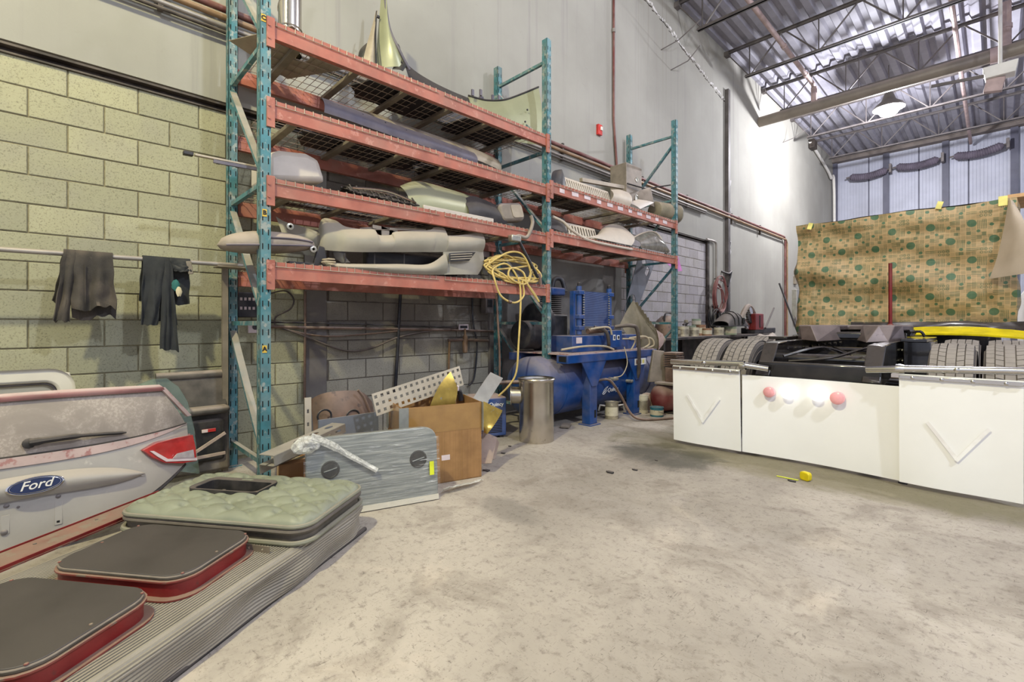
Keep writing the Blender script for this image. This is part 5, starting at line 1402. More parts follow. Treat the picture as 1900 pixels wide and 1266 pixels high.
part('chrome_edge', MB().bar(A.lerp(B, .35) + Vector((.02, 0, -.025)), e + Vector((.02, 0, -.02)), .02, .022), 'slate_plastic', t, smooth=0)
part('end_cap', MB().bar(A - Vector((0, .01, 0)), A + (B - A) * .1, .045, .026), 'black_plastic', t, bevel=.004)
for k in range(3): part('clip', MB().box(A.lerp(B, .42 + k * .13) + Vector((0, 0, -.02)), (.02, .02, .025)), 'black_plastic', t)
t = thing('grille_insert', 'black and chrome grille insert lying on the middle shelf', 'car grille', loc=(-3.85, 2.3, D2))
ya, yb = fx(642, 350, -3.8).y, fx(770, 370, -3.8).y
m = MB().shell(20, 8, lambda a, b: (-3.72 - .3 * b, ya + (yb - ya) * a + .02 * b, D2 + .015 + .10 * math.sin(math.pi * (.1 + .8 * b)) * (1 - .3 * a) + .006 * math.sin(a * 40)), .01); part('bezel', m, 'black_plastic', t)
for k in range(5): part('slat', MB().tube(spline([(-3.73 - .055 * k, ya + .02, D2 + .075 + .012 * k), (-3.72 - .055 * k, (ya + yb) / 2, D2 + .105 - .004 * k), (-3.74 - .055 * k, yb - .03, D2 + .06)], 5), .010, 6), 'chrome', t)
for k in range(11):
    y = ya + (yb - ya) * (k + .5) / 11; part('cross_slat', MB().tube([(-3.715, y, D2 + .03), (-3.80, y, D2 + .115), (-3.96, y, D2 + .11)], .008, 5), 'black_plastic', t)
t = thing('bumper_strip', 'long silver bumper strip with black end pad on the middle shelf', 'car bumper', loc=(-3.9, 3.2, D2))
top = pxx([(742, 345, -4.0), (775, 336, -3.95), (830, 350, -3.92), (880, 366, -3.9), (918, 382, -3.9)])
bot = [Vector((-3.78, q.y - .04, D2 + .012)) for q in top]
part('face', ruled(top, bot, 10, 24, .06), 'body_olive', t)
part('end_pad', ruled(pxx([(858, 372, -3.84), (880, 364, -3.84), (928, 384, -3.84)]), [Vector((-3.74, q.y, D2 + .012)) for q in pxx([(858, 372, -3.84), (880, 364, -3.84), (928, 384, -3.84)])], 6, 10, .05), 'black_plastic', t)
part('lower_lip', MB().bar((-3.73, fx(785, 372, -3.73).y, D2 + .03), (-3.73, fx(915, 398, -3.73).y, D2 + .035), .02, .05), 'body_white', t, bevel=.006)
for k in range(4): part('clip_hole', MB().box((-3.795, top[1].y + .12 + k * .2, D2 + .07), (.004, .035, .02)), 'dark_slot', t)
# truck mirror with its arm
c = fx(955, 392, -3.70); t = thing('truck_mirror', 'dusty truck mirror head lying at the right end of the middle shelf', 'mirror', loc=(c.x, c.y, D2))
M = frame(c + Vector((-.05, 0, -.0)), (0, .95, .18), z=(1, -.25, .12))
part('housing', MB().prism(rrect(.36, .21, .06, 6), .12, M @ T(0, 0, -.1)), 'dusty_grey', t, bevel=.03, smooth=60)
part('glass', MB().prism(rrect(.17, .15, .03, 5, .07, 0), .006, M @ T(0, 0, .022)), 'tan_metal', t, bevel=.003)
ar = spline(pxx([(985, 400, -3.58), (988, 415, -3.57), (978, 440, -3.56), (962, 438, -3.57), (950, 444, -3.58)]), 5)
part('arm', MB().tube(ar, .020, 10), 'dusty_grey', t)
part('knuckle', MB().box(fx(955, 443, -3.58), (.07, .14, .07)), 'galv', t, bevel=.012)
part('strut', MB().tube([fx(962, 446, -3.58), fx(998, 515, -3.58)], .017, 10), 'dark_machine', t)
part('strut_end', MB().tube([fx(1000, 508, -3.585), fx(1003, 528, -3.585)], .02, 8), 'rust_brown', t)
flat_scrap('undertray', 2.5, 3.5, -4.45, -4.05, D2, 'black_plastic', 'black undertray at the back of the middle shelf', 5, group='black undertrays on the shelves')
flat_scrap('undertray', 1.2, 2.3, -4.45, -4.3, D2, 'black_plastic', 'black undertray behind the white cowling', 6, group='black undertrays on the shelves')
# --- lowest shelf: bumper cover
t = thing('bumper_cover', 'large dusty grey front bumper cover on the lowest shelf', 'car bumper', loc=(-3.75, 2.5, D1))
X = -3.66
up_top = pxx([(590, 428, -3.85), (598, 406, -3.83), (622, 409, -3.80), (640, 420, -3.74), (668, 425, -3.70), (694, 426, -3.68), (703, 436, -3.68), (725, 436, -3.68), (735, 430, -3.68), (795, 427, -3.68), (806, 422, -3.70), (825, 424, -3.70), (826, 436, -3.68), (858, 436, -3.68), (893, 431, -3.72)])
up_bot = pxx([(590, 462, -3.80), (600, 464, -3.76), (622, 466, -3.72), (640, 467, -3.68), (668, 468, -3.65), (694, 468, -3.64), (703, 468, -3.64), (725, 468, -3.64), (735, 468, -3.64), (795, 468, -3.63), (806, 468, -3.63), (825, 468, -3.63), (830, 468, -3.63), (860, 468, -3.63), (896, 468, -3.68)])
part('upper_band', ruled(up_top, up_bot, 12, 90, .05), 'bumper_grey', t)
part('lower_lip', ruled(pxx([(588, 478, -3.78), (620, 488, -3.7), (680, 490, -3.64), (740, 490, -3.63), (795, 490, -3.62), (826, 470, -3.62)]), pxx([(600, 496, -3.74), (630, 500, -3.66), (690, 504, -3.62), (745, 508, -3.61), (800, 510, -3.605), (828, 510, -3.605)]), 8, 40, .035), 'bumper_grey', t)
part('right_corner', ruled(pxx([(822, 468, -3.63), (822, 490, -3.615), (824, 510, -3.605)]), pxx([(896, 466, -3.69), (897, 490, -3.69), (886, 510, -3.66)]), 16, 12, .03), 'bumper_grey', t)
fg = part('fog_grille', ruled(pxx([(833, 470, -3.60), (832, 486, -3.59)]), pxx([(882, 468, -3.61), (870, 484, -3.60)]), 6, 5, .028), 'black_plastic', t)
for k in range(3): part('grille_slat', MB().tube(spline(pxx([(836, 473 + k * 4.5, -3.572), (856, 472 + k * 4.5, -3.562), (876, 471 + k * 4.3, -3.578)]), 4), .005, 5), 'bumper_grey', fg)
part('left_wing', ruled(pxx([(512, 402, -4.1), (530, 412, -4.05), (560, 420, -3.98), (595, 432, -3.85)]), pxx([(530, 470, -4.0), (550, 472, -3.95), (575, 474, -3.9), (592, 480, -3.8)]), 8, 14, .03), 'bumper_grey', t)
part('wing_duct', ruled(pxx([(618, 466, -3.74), (622, 478, -3.74), (634, 488, -3.70)]), pxx([(640, 468, -3.70), (640, 476, -3.70), (650, 488, -3.67)]), 5, 6, .01), 'black_plastic', t)
part('absorber', MB().b2((-3.90, 1.95, D1 + .02), (-3.82, 2.95, D1 + .20)), 'black_plastic', t, bevel=.02)
for k in range(3): part('opening_bar', MB().tube([fx(640 + k * 55, 470, -3.68), fx(640 + k * 55, 490, -3.68)], .006, 5), 'black_plastic', t)
part('duct_plate', MB().box((-3.75, 2.85, D1 + .10), (.01, .35, .09)), 'blue_grey', t)
part('plate_bracket', MB().prism([(-.12, 0), (.12, 0), (.12, .03), (.04, .03), (.035, -.05), (-.035, -.05), (-.04, .03), (-.12, .03)], .012, frame(fx(714, 428, -3.72), (0, 1, -.02), z=(1, 0, 0))), 'tan_metal', t, smooth=0)
part('top_flange', ruled(pxx([(668, 423, -3.76), (705, 421, -3.76), (790, 425, -3.76)]), pxx([(668, 427, -3.70), (705, 426, -3.70), (790, 428, -3.70)]), 4, 12), 'tan_metal', t)
# long dusty mirror housing at the left end
c = fx(500, 459, -3.78)
t = thing('mirror_housing', 'long dusty teardrop mirror housing at the left end of the lowest shelf', 'mirror', loc=(c.x, c.y, D1))
def tear(a, b):
    th = 2 * math.pi * b; s = -1 + 2 * a
    rad = math.sqrt(max(0.0, 1 - abs(s) ** 2.2)) * (1 - .12 * s)
    y = c.y + s * .34
    return Vector((c.x + .14 * rad * math.cos(th), y, c.z + .012 + .115 * s * .30 + (.105 if math.sin(th) > 0 else .06) * rad * math.sin(th)))
m = MB(); m.add([tear(i / 24, j / 24) for i in range(25) for j in range(24)], [(i * 24 + j, i * 24 + (j + 1) % 24, (i + 1) * 24 + (j + 1) % 24, (i + 1) * 24 + j) for i in range(24) for j in range(24)])
part('shell', m, 'dusty_grey', t, smooth=60)
part('seam', MB().tube([tear(.06 + .88 * k / 20, .97) + Vector((.006, 0, 0)) for k in range(21)], .008, 6), 'slate_plastic', t)
part('seam', MB().tube([tear(.45 + .48 * k / 14, .06) + Vector((.006, 0, .004)) for k in range(15)], .007, 6), 'slate_plastic', t)
part('mount_lug', MB().prism([(-.06, -.09), (.06, -.07), (.03, .06), (-.02, .07)], .03, frame((c.x + .03, c.y + .36, D1 + .095), (0, 1, 0), z=(1, 0, 0))), 'black_plastic', t, bevel=.008)
part('mount_foot', MB().b2((c.x - .08, c.y + .12, D1), (c.x + .06, c.y + .44, D1 + .02)), 'black_plastic', t, bevel=.004)
for k, (u, v) in enumerate(((537, 421), (580, 463))): part('pivot_eye', MB().lathe([(.026, 0), (.026, .02), (.012, .024), (.010, .0)], frame(fx(u, v, -3.72), (0, 1, 0), z=(1, 0, 0)), 16), 'galv', t)
t = thing('rope_end', 'small coil of pink cord lying before the bumper cover', 'cord', loc=fz(605, 492, D1))
cc = Vector((-3.68, fx(610, 490, -3.68).y, D1 + .012))
part('coil', MB().tube(spline([cc + Vector((.03 * math.cos(k * 1.2), .06 * math.sin(k * 1.2) * (1 - k * .02), .004 * k)) for k in range(14)], 4), .006, 5), 'cable_cream', t)
# yellow air hose spilling over the beam
rnd = random.Random(4); pts = []
def hp(u, v, x): return fx(u, v, x)
for k in range(46):
    a = k * .82 + rnd.uniform(-.15, .15); R = 1 + .28 * math.sin(k * 2.1)
    u = 952 + 44 * R * math.cos(a); v = 500 + 20 * R * math.sin(a) + (u - 952) * .18
    x = -3.70 + .06 * math.sin(k * 1.7) + (.0 if v < 512 else .12)
    if v > 508: x = -3.585 - .02 * rnd.random()
    pts.append(hp(u, v, x))
pts += [hp(902, 500, -3.66), hp(935, 472, -3.62), hp(960, 468, -3.6), hp(975, 480, -3.58), hp(985, 510, -3.58), hp(972, 528, -3.57), hp(945, 515, -3.57), hp(948, 498, -3.57), hp(970, 505, -3.57), hp(980, 530, -3.57), hp(1000, 560, -3.57), hp(988, 540, -3.57), hp(970, 520, -3.57), hp(972, 548, -3.57), hp(955, 562, -3.57), hp(930, 550, -3.57), hp(918, 520, -3.57), hp(915, 500, -3.6), hp(940, 490, -3.58), hp(962, 520, -3.57), hp(966, 560, -3.57), hp(962, 640, -3.57), hp(958, 690, -3.57), hp(945, 715, -3.6), hp(925, 735, -3.66)]
t = thing('air_hose', 'tangled yellow air hose hanging over the lowest shelf beam', 'hose', loc=hp(950, 520, -3.6))
part('hose', MB().tube(spline(pts, 5), .0105, 7), 'hose_yellow', t)
part('coupling', MB().tube([hp(943, 560, -3.565), hp(948, 561, -3.565)], .018, 8), 'rust_brown', t)
solo('drop_hose', MB().tube(spline(px([(921, 545), (924, 600), (927, 660), (927, 700)], -3.75), 5), .012, 7), 'rust_brown', 'thin brown hose hanging straight down behind the yellow hose', 'hose')
# --- second bay, upper shelf
E2z = LV2[1] + .010; E1z = LV2[0] + .010
solo('black_tub', ruled(pxx([(1022, 348, -3.72), (1024, 322, -3.75), (1030, 316, -3.8)]), pxx([(1049, 350, -3.7), (1048, 330, -3.72), (1042, 316, -3.8)]), 8, 8, .05), 'black_plastic', 'black plastic tub at the left of the second bay upper shelf', 'tub')
def slotted(name, A, B, h, nslot, label, tail_top, tail_bot, z):
    M = frame(A, B - A, z=(1, 0, .35)); L = (B - A).length
    t = thing(name, label, 'cowl panel', loc=A)
    m = MB(); m.plate([(0, 0), (L, 0), (L, h), (0, h)], [[(L * (i + .28) / nslot, h * .18), (L * (i + .72) / nslot, h * .18), (L * (i + .72) / nslot, h * .84), (L * (i + .28) / nslot, h * .84)] for i in range(nslot)], .006, M)
    part('slotted_face', m, 'beige_cowl', t, smooth=0)
    part('solid_end', ruled(tail_top, tail_bot, 8, 12, .05), 'beige_cowl', t)
    part('back_lip', MB(M).b2((0, h, -.06), (L, h + .006, .004)), 'beige_cowl', t, smooth=0)
    return t
A = Vector((-3.70, fx(1049, 350, -3.7).y, E2z + .01)); B = Vector((-3.70, fx(1133, 372, -3.7).y, E2z + .01))
slotted('cowl_grille', A, B, .15, 21, 'beige slotted cowl grille on the second bay upper shelf', pxx([(1133, 352, -3.74), (1150, 352, -3.74), (1167, 358, -3.74)]), [Vector((-3.67, fx(u, 375, -3.67).y, E2z + .008)) for u in (1133, 1150, 1168)], E2z)
solo('drip_rail', MB().bar(fx(1078, 334, -3.9), fx(1156, 348, -3.9), .05, .05), 'tan_metal', 'pale drip rail behind the slotted cowl grille', 'rail', smooth=0)
P0 = fx(1147, 305, -4.2); P1 = fx(1178, 368, -4.2)
t = thing('steel_cabinet', 'grey steel box with round knockouts on the second bay shelf', 'metal box', loc=(-4.2, P0.y, E2z))
h = P0.z - E2z; yy = P0.y
part('body', MB().b2((-4.35, yy, E2z), (-4.05, yy + .46, E2z + h)), 'dusty_grey', t, bevel=.006)
for z, r in ((h * .75, .04), (h * .40, .065)): part('knockout', MB().lathe([(r, 0), (r, .006), (r * .8, .008), (r * .75, .002), (.01, .001)], frame((-4.05, yy + .3, E2z + z), (0, 1, 0), z=(1, 0, 0)), 20), 'galv', t)
part('handle_rod', MB().tube([(-4.02, yy - .02, E2z + h * .6), (-4.0, yy + .5, E2z + h * .62), (-3.7, 7.2, E2z + h * .68)], .012, 6), 'dark_machine', t)
t = thing('duct_elbow', 'dusty angled duct piece before the steel box on the second bay shelf', 'duct', loc=fx(1190, 378, -3.8))
part('flange', ruled(pxx([(1186, 372, -3.85), (1184, 356, -3.85), (1204, 348, -3.85)]), pxx([(1214, 384, -3.8), (1212, 372, -3.8), (1208, 350, -3.82)]), 6, 6, .01), 'dusty_grey', t)
part('tray', ruled(pxx([(1166, 376, -3.74), (1184, 370, -3.76)]), pxx([(1188, 388, -3.68), (1214, 376, -3.7)]), 6, 6, .02), 'body_white', t)
A = fx(1214, 378, -3.86); B = A + Vector((.13, .50, 0)); A.z = B.z = E2z + .155
t = thing('flexible_duct', 'round ribbed flexible duct at the end of the second bay shelf', 'duct', loc=(A.x, A.y, E2z))
n = 60; pp = [A.lerp(B, k / n) for k in range(n + 1)]
part('ribbed_body', MB().tube(pp, [.15 + (.004 if k % 2 else -.003) for k in range(n + 1)], 28), 'olive_plastic', t, smooth=60)
part('open_end', MB().lathe([(.135, 0), (.135, .006), (.12, .008), (.02, .002)], frame(B, (0, 0, 1), z=B - A), 24), 'dark_slot', t)
part('end_ring', MB().lathe([(.152, -.02), (.156, 0), (.14, .012)], frame(B, (0, 0, 1), z=B - A), 28, cap=False), 'galv', t)
# --- second bay, lower shelf
A = Vector((-3.78, fx(1052, 415, -3.78).y, E1z + .03)); B = Vector((-3.72, fx(1108, 440, -3.72).y, E1z + .01))
slotted('slotted_cowl', A, B, .17, 11, 'long beige cowl with slots and broad end on the second bay lower shelf', pxx([(1108, 436, -3.78), (1122, 420, -3.82), (1140, 416, -3.85), (1158, 422, -3.82), (1172, 434, -3.76)]), [Vector((-3.60, fx(u, 455, -3.6).y, E1z + .006)) for u in (1092, 1115, 1140, 1160, 1172)], E1z)
solo('trim_moulding', MB().tube(spline([fx(1025, 402, -3.7), fx(1045, 412, -3.68), fx(1062, 428, -3.64), fx(1090, 445, -3.62), fx(1130, 455, -3.61), fx(1172, 463, -3.605)], 6), .018, 8), 'beige_cowl', 'curved beige rim along the front of the long cowl', 'car trim')
solo('dark_liner', ruled(pxx([(1003, 418, -3.8), (1010, 404, -3.85), (1030, 402, -3.9)]), pxx([(1060, 440, -3.66), (1050, 424, -3.72), (1048, 410, -3.85)]), 8, 8, .05), 'black_plastic', 'black wheel liner at the left of the second bay lower shelf', 'liner')
t = thing('headlamp', 'hazy car headlamp lying at the right of the second bay lower shelf', 'headlamp', loc=fx(1205, 462, -3.68))
top = pxx([(1174, 442, -3.75), (1190, 434, -3.75), (1208, 430, -3.72), (1222, 438, -3.7), (1234, 462, -3.66)])
bot = [Vector((-3.61, q.y - .02, E1z + .008)) for q in top]
part('lens', ruled(top, bot, 10, 16, .06), 'lens_clear', t)
part('bowl', MB().lathe([(.06, 0), (.05, .04), (.02, .06)], frame(fx(1196, 448, -3.74), (0, 1, 0), z=(1, 0, .2)), 20), 'chrome', t)
part('side_trim', MB().tube(spline([q + Vector((.01, 0, .004)) for q in top], 4), .012, 6), 'beige_cowl', t)
part('loose_clip', MB().box((-3.68, fx(1240, 466, -3.68).y - .03, E1z + .015), (.05, .12, .03)), 'galv', t)
flat_scrap('undertray', 4.3, 5.6, -4.42, -3.85, E2z, 'black_plastic', 'black undertray flat on the upper shelf of the second bay', 7, group='black undertrays on the shelves')
flat_scrap('undertray', 4.4, 6.9, -4.42, -3.9, E1z, 'black_plastic', 'black undertray flat on the lower shelf of the second bay', 8, group='black undertrays on the shelves')
# ------------------------------------------------------------------ tractor truck, rear towards the viewer
surf('frame_black', (14, 14, 17), .18, .1, .3, 8, dust=.12, Coat_Weight=.6)
surf('tyre_tread', (112, 106, 100), .85, 0, .15, 6, dust=.5, dustc=srgb(166, 156, 146))
surf('tyre_side', (70, 67, 66), .8, 0, .2, 5, dust=.3)
surf('tyre_groove', (34, 32, 32), .9, 0, .2, 8)
surf('flap_white', (244, 243, 242), .3, 0, .015, 3)
surf('lamp_red_soft', (240, 168, 172), .25)
glow('reverse_glow', (1, .99, .96), 1.6)
surf('v_mark', (252, 248, 247), .3)
surf('grease_plate', (96, 84, 82), .35, .5, .3, 7, dust=.55, dustc=srgb(146, 132, 128), patch=.3, patchc=(52, 46, 48))
surf('fairing_yellow', (226, 204, 20), .35)
surf('kraft_plain', (186, 170, 150), .7, 0, .06, 3)
surf('wood_pale', (190, 150, 104), .7, 0, .2, 8)
TX = -1.07; TY = 4.45
truck = thing('tractor_truck', 'black framed tractor truck with paper wrapped cab and white mud flaps', 'truck', loc=(TX, 6.4, 0))
# frame rails with slanted tails
for x in (-1.46, -.68):
    rl = part('frame_rail', MB().b2((x - .04, 5.0, .76), (x + .04, 8.35, 1.03)), 'frame_black', truck, bevel=.006)
    M = frame((x - .06, 0, 0), (0, 1, 0), z=(1, 0, 0))
    part('rail_tail', MB().prism([(4.52, .74), (4.62, .70), (5.05, .74), (5.05, 1.03), (4.78, 1.02)], .12, M), 'frame_black', rl, bevel=.008)
    for k in range(9):
        for z in (.84, .95): part('bolt', MB().lathe([(.014, 0), (.014, .012), (.006, .016)], frame((x + (.04 if x < TX else -.04), 5.1 + k * .28, z), (0, 1, 0), z=(1 if x < TX else -1, 0, 0)), 8), 'frame_black', rl)
part('cross_member', MB().b2((-1.5, 4.56, .70), (-.62, 4.64, .86)), 'frame_black', truck, bevel=.01)
for y in (5.1, 5.9, 6.9): part('cross_tube', MB().tube([(-1.42, y, .86), (-.72, y, .86)], .05, 12), 'frame_black', truck)
part('air_lines', MB().tube(spline([(-1.35, 4.75, .9), (-1.1, 5.0, .98), (-.95, 5.4, .88), (-1.2, 5.9, .95)], 6), .014, 6), 'frame_black', truck)
part('air_lines', MB().tube(spline([(-1.3, 4.72, .86), (-1.0, 4.8, .9), (-.8, 5.2, .98), (-.85, 5.8, .9)], 6), .012, 6), 'frame_black', truck)
part('diff_housing', lump((TX, 5.45, .55), .24, 4, 14), 'frame_black', truck, smooth=60)
for y in (5.45, 6.85): part('axle', MB().tube([(-2.2, y, .51), (.06, y, .51)], .075, 12), 'frame_black', truck)
for x in (-1.62, -.52):
    hb = part('hanger_block', MB().b2((x - .1, 5.75, .66), (x + .1, 6.45, 1.03)), 'frame_black', truck, bevel=.01)
    for k in range(8):
        for r in range(3): part('hanger_bolt', MB().lathe([(.017, 0), (.017, .014), (.007, .02)], frame((x + (.1 if x > TX else -.1) * (-1 if x > TX else -1), 5.8 + k * .085, .74 + r * .1), (0, 1, 0), z=(-1 if x > TX else 1, 0, 0)), 8), 'frame_black', hb)
    part('stud_row', MB().b2((x - .09, 5.5, 1.03), (x + .09, 6.5, 1.06)), 'frame_black', hb, bevel=.005)
# tyres: treaded ring, sidewalls, wheel
TR, TW = .515, .275
tyre_side = MB().lathe([(.30, -TW / 2 + .02), (.36, -TW / 2 - .0), (.44, -TW / 2 - .005), (.488, -TW / 2 + .012), (TR - .016, -TW / 2 + .03), (TR - .016, TW / 2 - .03), (.488, TW / 2 - .012), (.44, TW / 2 + .005), (.36, TW / 2), (.30, TW / 2 - .02)], frame((0, 0, 0), (0, 0, 1), z=(1, 0, 0)), 64, cap=False)
for r, e in ((.40, .003), (.455, .002)):
    for s in (-1, 1): tyre_side.tube([(s * (TW / 2 + e), r * math.cos(a), r * math.sin(a)) for a in [2 * math.pi * k / 48 for k in range(48)]], .004, 4, closed=True)
tread = MB(); NB = 54
ribs = [(-.128, -.083, .012), (-.076, -.034, .0), (-.027, .027, 0.0), (.034, .076, .0), (.083, .128, .012)]
for k in range(NB):
    for q, (x0, x1, dr) in enumerate(ribs):
        gap = .10 if q in (1, 3) else (.03 if q == 2 else .06)
        a0 = 2 * math.pi * (k + (.5 if q % 2 else 0)) / NB; a1 = a0 + 2 * math.pi / NB * (1 - gap)
        skew = .022 if q < 2 else (-.022 if q > 2 else 0)
        vs = []
        for a, sk in ((a0, 0), (a1, 0)):
            for x in (x0, x1):
                aa = a + skew * (1 if x == x1 else 0)
                for r in (TR - .02, TR - dr * (1 if (x == x0) == (q == 0) and q in (0, 4) else .2)): vs.append((x, r * math.cos(aa), r * math.sin(aa)))
        tread.add(vs, [(1, 3, 7, 5), (0, 1, 5, 4), (2, 6, 7, 3), (0, 2, 3, 1), (4, 5, 7, 6)])
hub = MB().lathe([(.05, .10), (.16, .09), (.24, .02), (.29, .0), (.305, .1), (.31, TW / 2 - .03), (.295, TW / 2 - .03)], frame((-TW / 2, 0, 0), (0, 0, 1), z=(1, 0, 0)), 40, cap=False)
ms = mesh_of('tyre', tyre_side); mt_ = mesh_of('tread', tread); mh = mesh_of('wheel_disc', hub)
for me, mm in ((ms, 'tyre_side'), (mt_, 'tyre_tread'), (mh, 'grey_steel')): me.materials.append(MATS[mm])
ms.shade_smooth(); mh.shade_smooth()
R0 = ROOTM[truck.name].inverted()
for y in (5.45, 6.85):
    for x in (-2.21, -1.885, -.255, .07):
        o = bpy.data.objects.new('tyre', ms); col.objects.link(o); o.parent = truck; o.location = R0 @ Vector((x, y, TR)); o.rotation_euler = (x * 3 + y, 0, 0)
        for nm, me in (('tread', mt_), ('wheel_disc', mh)):
            c = bpy.data.objects.new(nm, me); col.objects.link(c); c.parent = o
            if nm == 'tread': c['kind'] = 'stuff'
# mud flaps on chrome bars
def flap(xa, xb, za, zb, vx, label):
    M = frame((xa, TY, za), Vector((xb - xa, 0, 0)), z=(0, -1, 0)); W = xb - xa
    m = MB().shell(14, 12, lambda a, b: (xa + W * a, TY - .012 * math.sin(a * 5) * (1 - b) + .02 * (1 - b), .035 + (za - .035) * b), -.008)
    fl = part('mud_flap', m, 'flap_white', truck, label=label)
    for s in (-1, 1):
        a, b = Vector((vx + s * .155, TY - .0135 - .002 * s, .50)), Vector((vx - s * .006, TY - .0135 - .002 * s, .255)); part('chevron_stroke', MB().bar(a, b, .004, .022, up=(0, 1, 0)) if False else MB().bar(a, b, .022, .003, up=(0, 1, 0)), 'v_mark', fl, smooth=0)
    br = part('flap_bar', MB().tube([(xa - .02, TY, za + .035), (xb + .04, TY, zb + .035)], .026, 14), 'chrome', truck)
    part('bar_cap', MB().lathe([(.034, -.02), (.036, .0), (.034, .03)], frame((xa if xa > -1 else xb + .02, TY, za + .035), (0, 0, 1), z=(1, 0, 0)), 16), 'chrome', br)
    part('clamp_strip', MB().box(((xa + xb) / 2, TY - .018, za - .022), (W, .012, .028)), 'chrome', fl, bevel=.003)
    for k in range(4): part('strip_bolt', MB().lathe([(.012, 0), (.012, .008), (.005, .012)], frame((xa + W * (k + .5) / 4, TY - .024, za - .022), (1, 0, 0), z=(0, -1, 0)), 8), 'chrome', fl)
    part('bar_bolt', MB().lathe([(.018, 0), (.018, .01), (.008, .016)], frame(((xa + xb) / 2, TY - .026, (za + zb) / 2 + .035), (1, 0, 0), z=(0, -1, 0)), 10), 'chrome', br)
    return fl
flap(-2.26, -1.62, .78, .80, -1.955, 'white left mud flap with a pale chevron')
flap(-.50, .12, .83, .86, -.19, 'white right mud flap with a pale chevron')
part('bar_stub', MB().tube([(-1.62, TY, .828), (-1.40, TY + .05, .80)], .026, 12), 'chrome', truck)
part('bar_stub', MB().tube([(-.50, TY, .862), (-.70, TY + .05, .84)], .026, 12), 'chrome', truck)
tp_ = part('white_haze_panel', MB().shell(16, 10, lambda a, b: (-1.62 + 1.12 * a, TY + .06 + .04 * math.sin(a * 3.1), .03 + .70 * b), -.01), 'flap_white', truck, label='white lamp panel between the mud flaps')  # panel added in place of the white haze between the flaps
for u, v, m_, r in ((1430, 727, 'lamp_red_soft', .045), (1463, 730, 'reverse_glow', .042), (1518, 733, 'reverse_glow', .045), (1556, 738, 'lamp_red_soft', .05)):
    q = fy(u, v, TY + .08)
    part('tail_light', MB().lathe([(r, -.02), (r, .015), (r * .8, .022), (.01, .026)], frame((q.x, TY + .04, q.z), (1, 0, 0), z=(0, -1, 0)), 22), m_, tp_)
# fifth wheel
fwx, fwy = TX, 6.15
n = 40; out = []
for k in range(n):
    a = 2 * math.pi * k / n; x, y = .49 * math.cos(a), .47 * math.sin(a)
    if y < -.1: x = max(-.42, min(.42, x))
    out.append((x, y))
slot = []
shape = [(.10, .05), (.08, .10), (-.08, .10), (-.10, .05), (-.10, -.2), (-.26, -.52), (-.42, -.40), (-.49, 0)]
plate = [(.10, .05), (.07, .11), (-.07, .11), (-.10, .05), (-.10, -.16), (-.30, -.50), (-.40, -.44)] + [(.49 * math.cos(a), .47 * math.sin(a)) for a in [math.pi * (1.12 - 1.24 * k / 22) for k in range(23)]] + [(.40, -.44), (.30, -.50), (.10, -.16)]
M5 = T(fwx, fwy, 1.125) @ Matrix.Rotation(-.0, 4, 'X')
fw = part('fifth_wheel', MB().prism(plate, .055, M5), 'grease_plate', truck, bevel=.012, label='greasy fifth wheel plate')
for s in (-1, 1):
    # sloping pick-up ramp at the rear of each horn
    q = [(s * .10, -.14, .055), (s * .44, -.30, .055), (s * .40, -.46, .05), (s * .28, -.50, .05), (s * .36, -.52, -.10), (s * .20, -.60, -.11), (s * .06, -.22, -.10), (s * .46, -.28, -.10)]
    m = MB(); m.add([M5 @ Vector(p) for p in q], [(0, 1, 2, 3), (3, 2, 4, 5), (0, 3, 5, 6), (1, 7, 4, 2), (0, 6, 7, 1), (6, 5, 4, 7)])
    part('ramp', m, 'grease_plate', fw, smooth=0, bevel=.006)
part('skirt_ring', MB().tube([M5 @ Vector((.47 * math.cos(a), .45 * math.sin(a), -.02)) for a in [math.pi * (1.1 - 1.2 * k / 20) for k in range(21)]], .04, 8), 'frame_black', fw)
part('saddle', MB().b2((fwx - .42, fwy - .25, 1.03), (fwx + .42, fwy + .25, 1.11)), 'frame_black', truck, bevel=.02)
for s in (-1, 1): part('pivot_bracket', MB().prism([(-.2, 0), (.2, 0), (.1, .12), (-.1, .12)], .05, frame((fwx + s * .43 - .025, fwy, 1.03), (0, 1, 0), z=(1, 0, 0))), 'frame_black', truck, bevel=.006)
part('release_handle', MB().tube(spline([(fwx + .45, fwy - .1, 1.10), (fwx + .55, fwy - .12, 1.12), (fwx + .58, fwy - .1, 1.07)], 4), .014, 6), 'frame_black', truck)
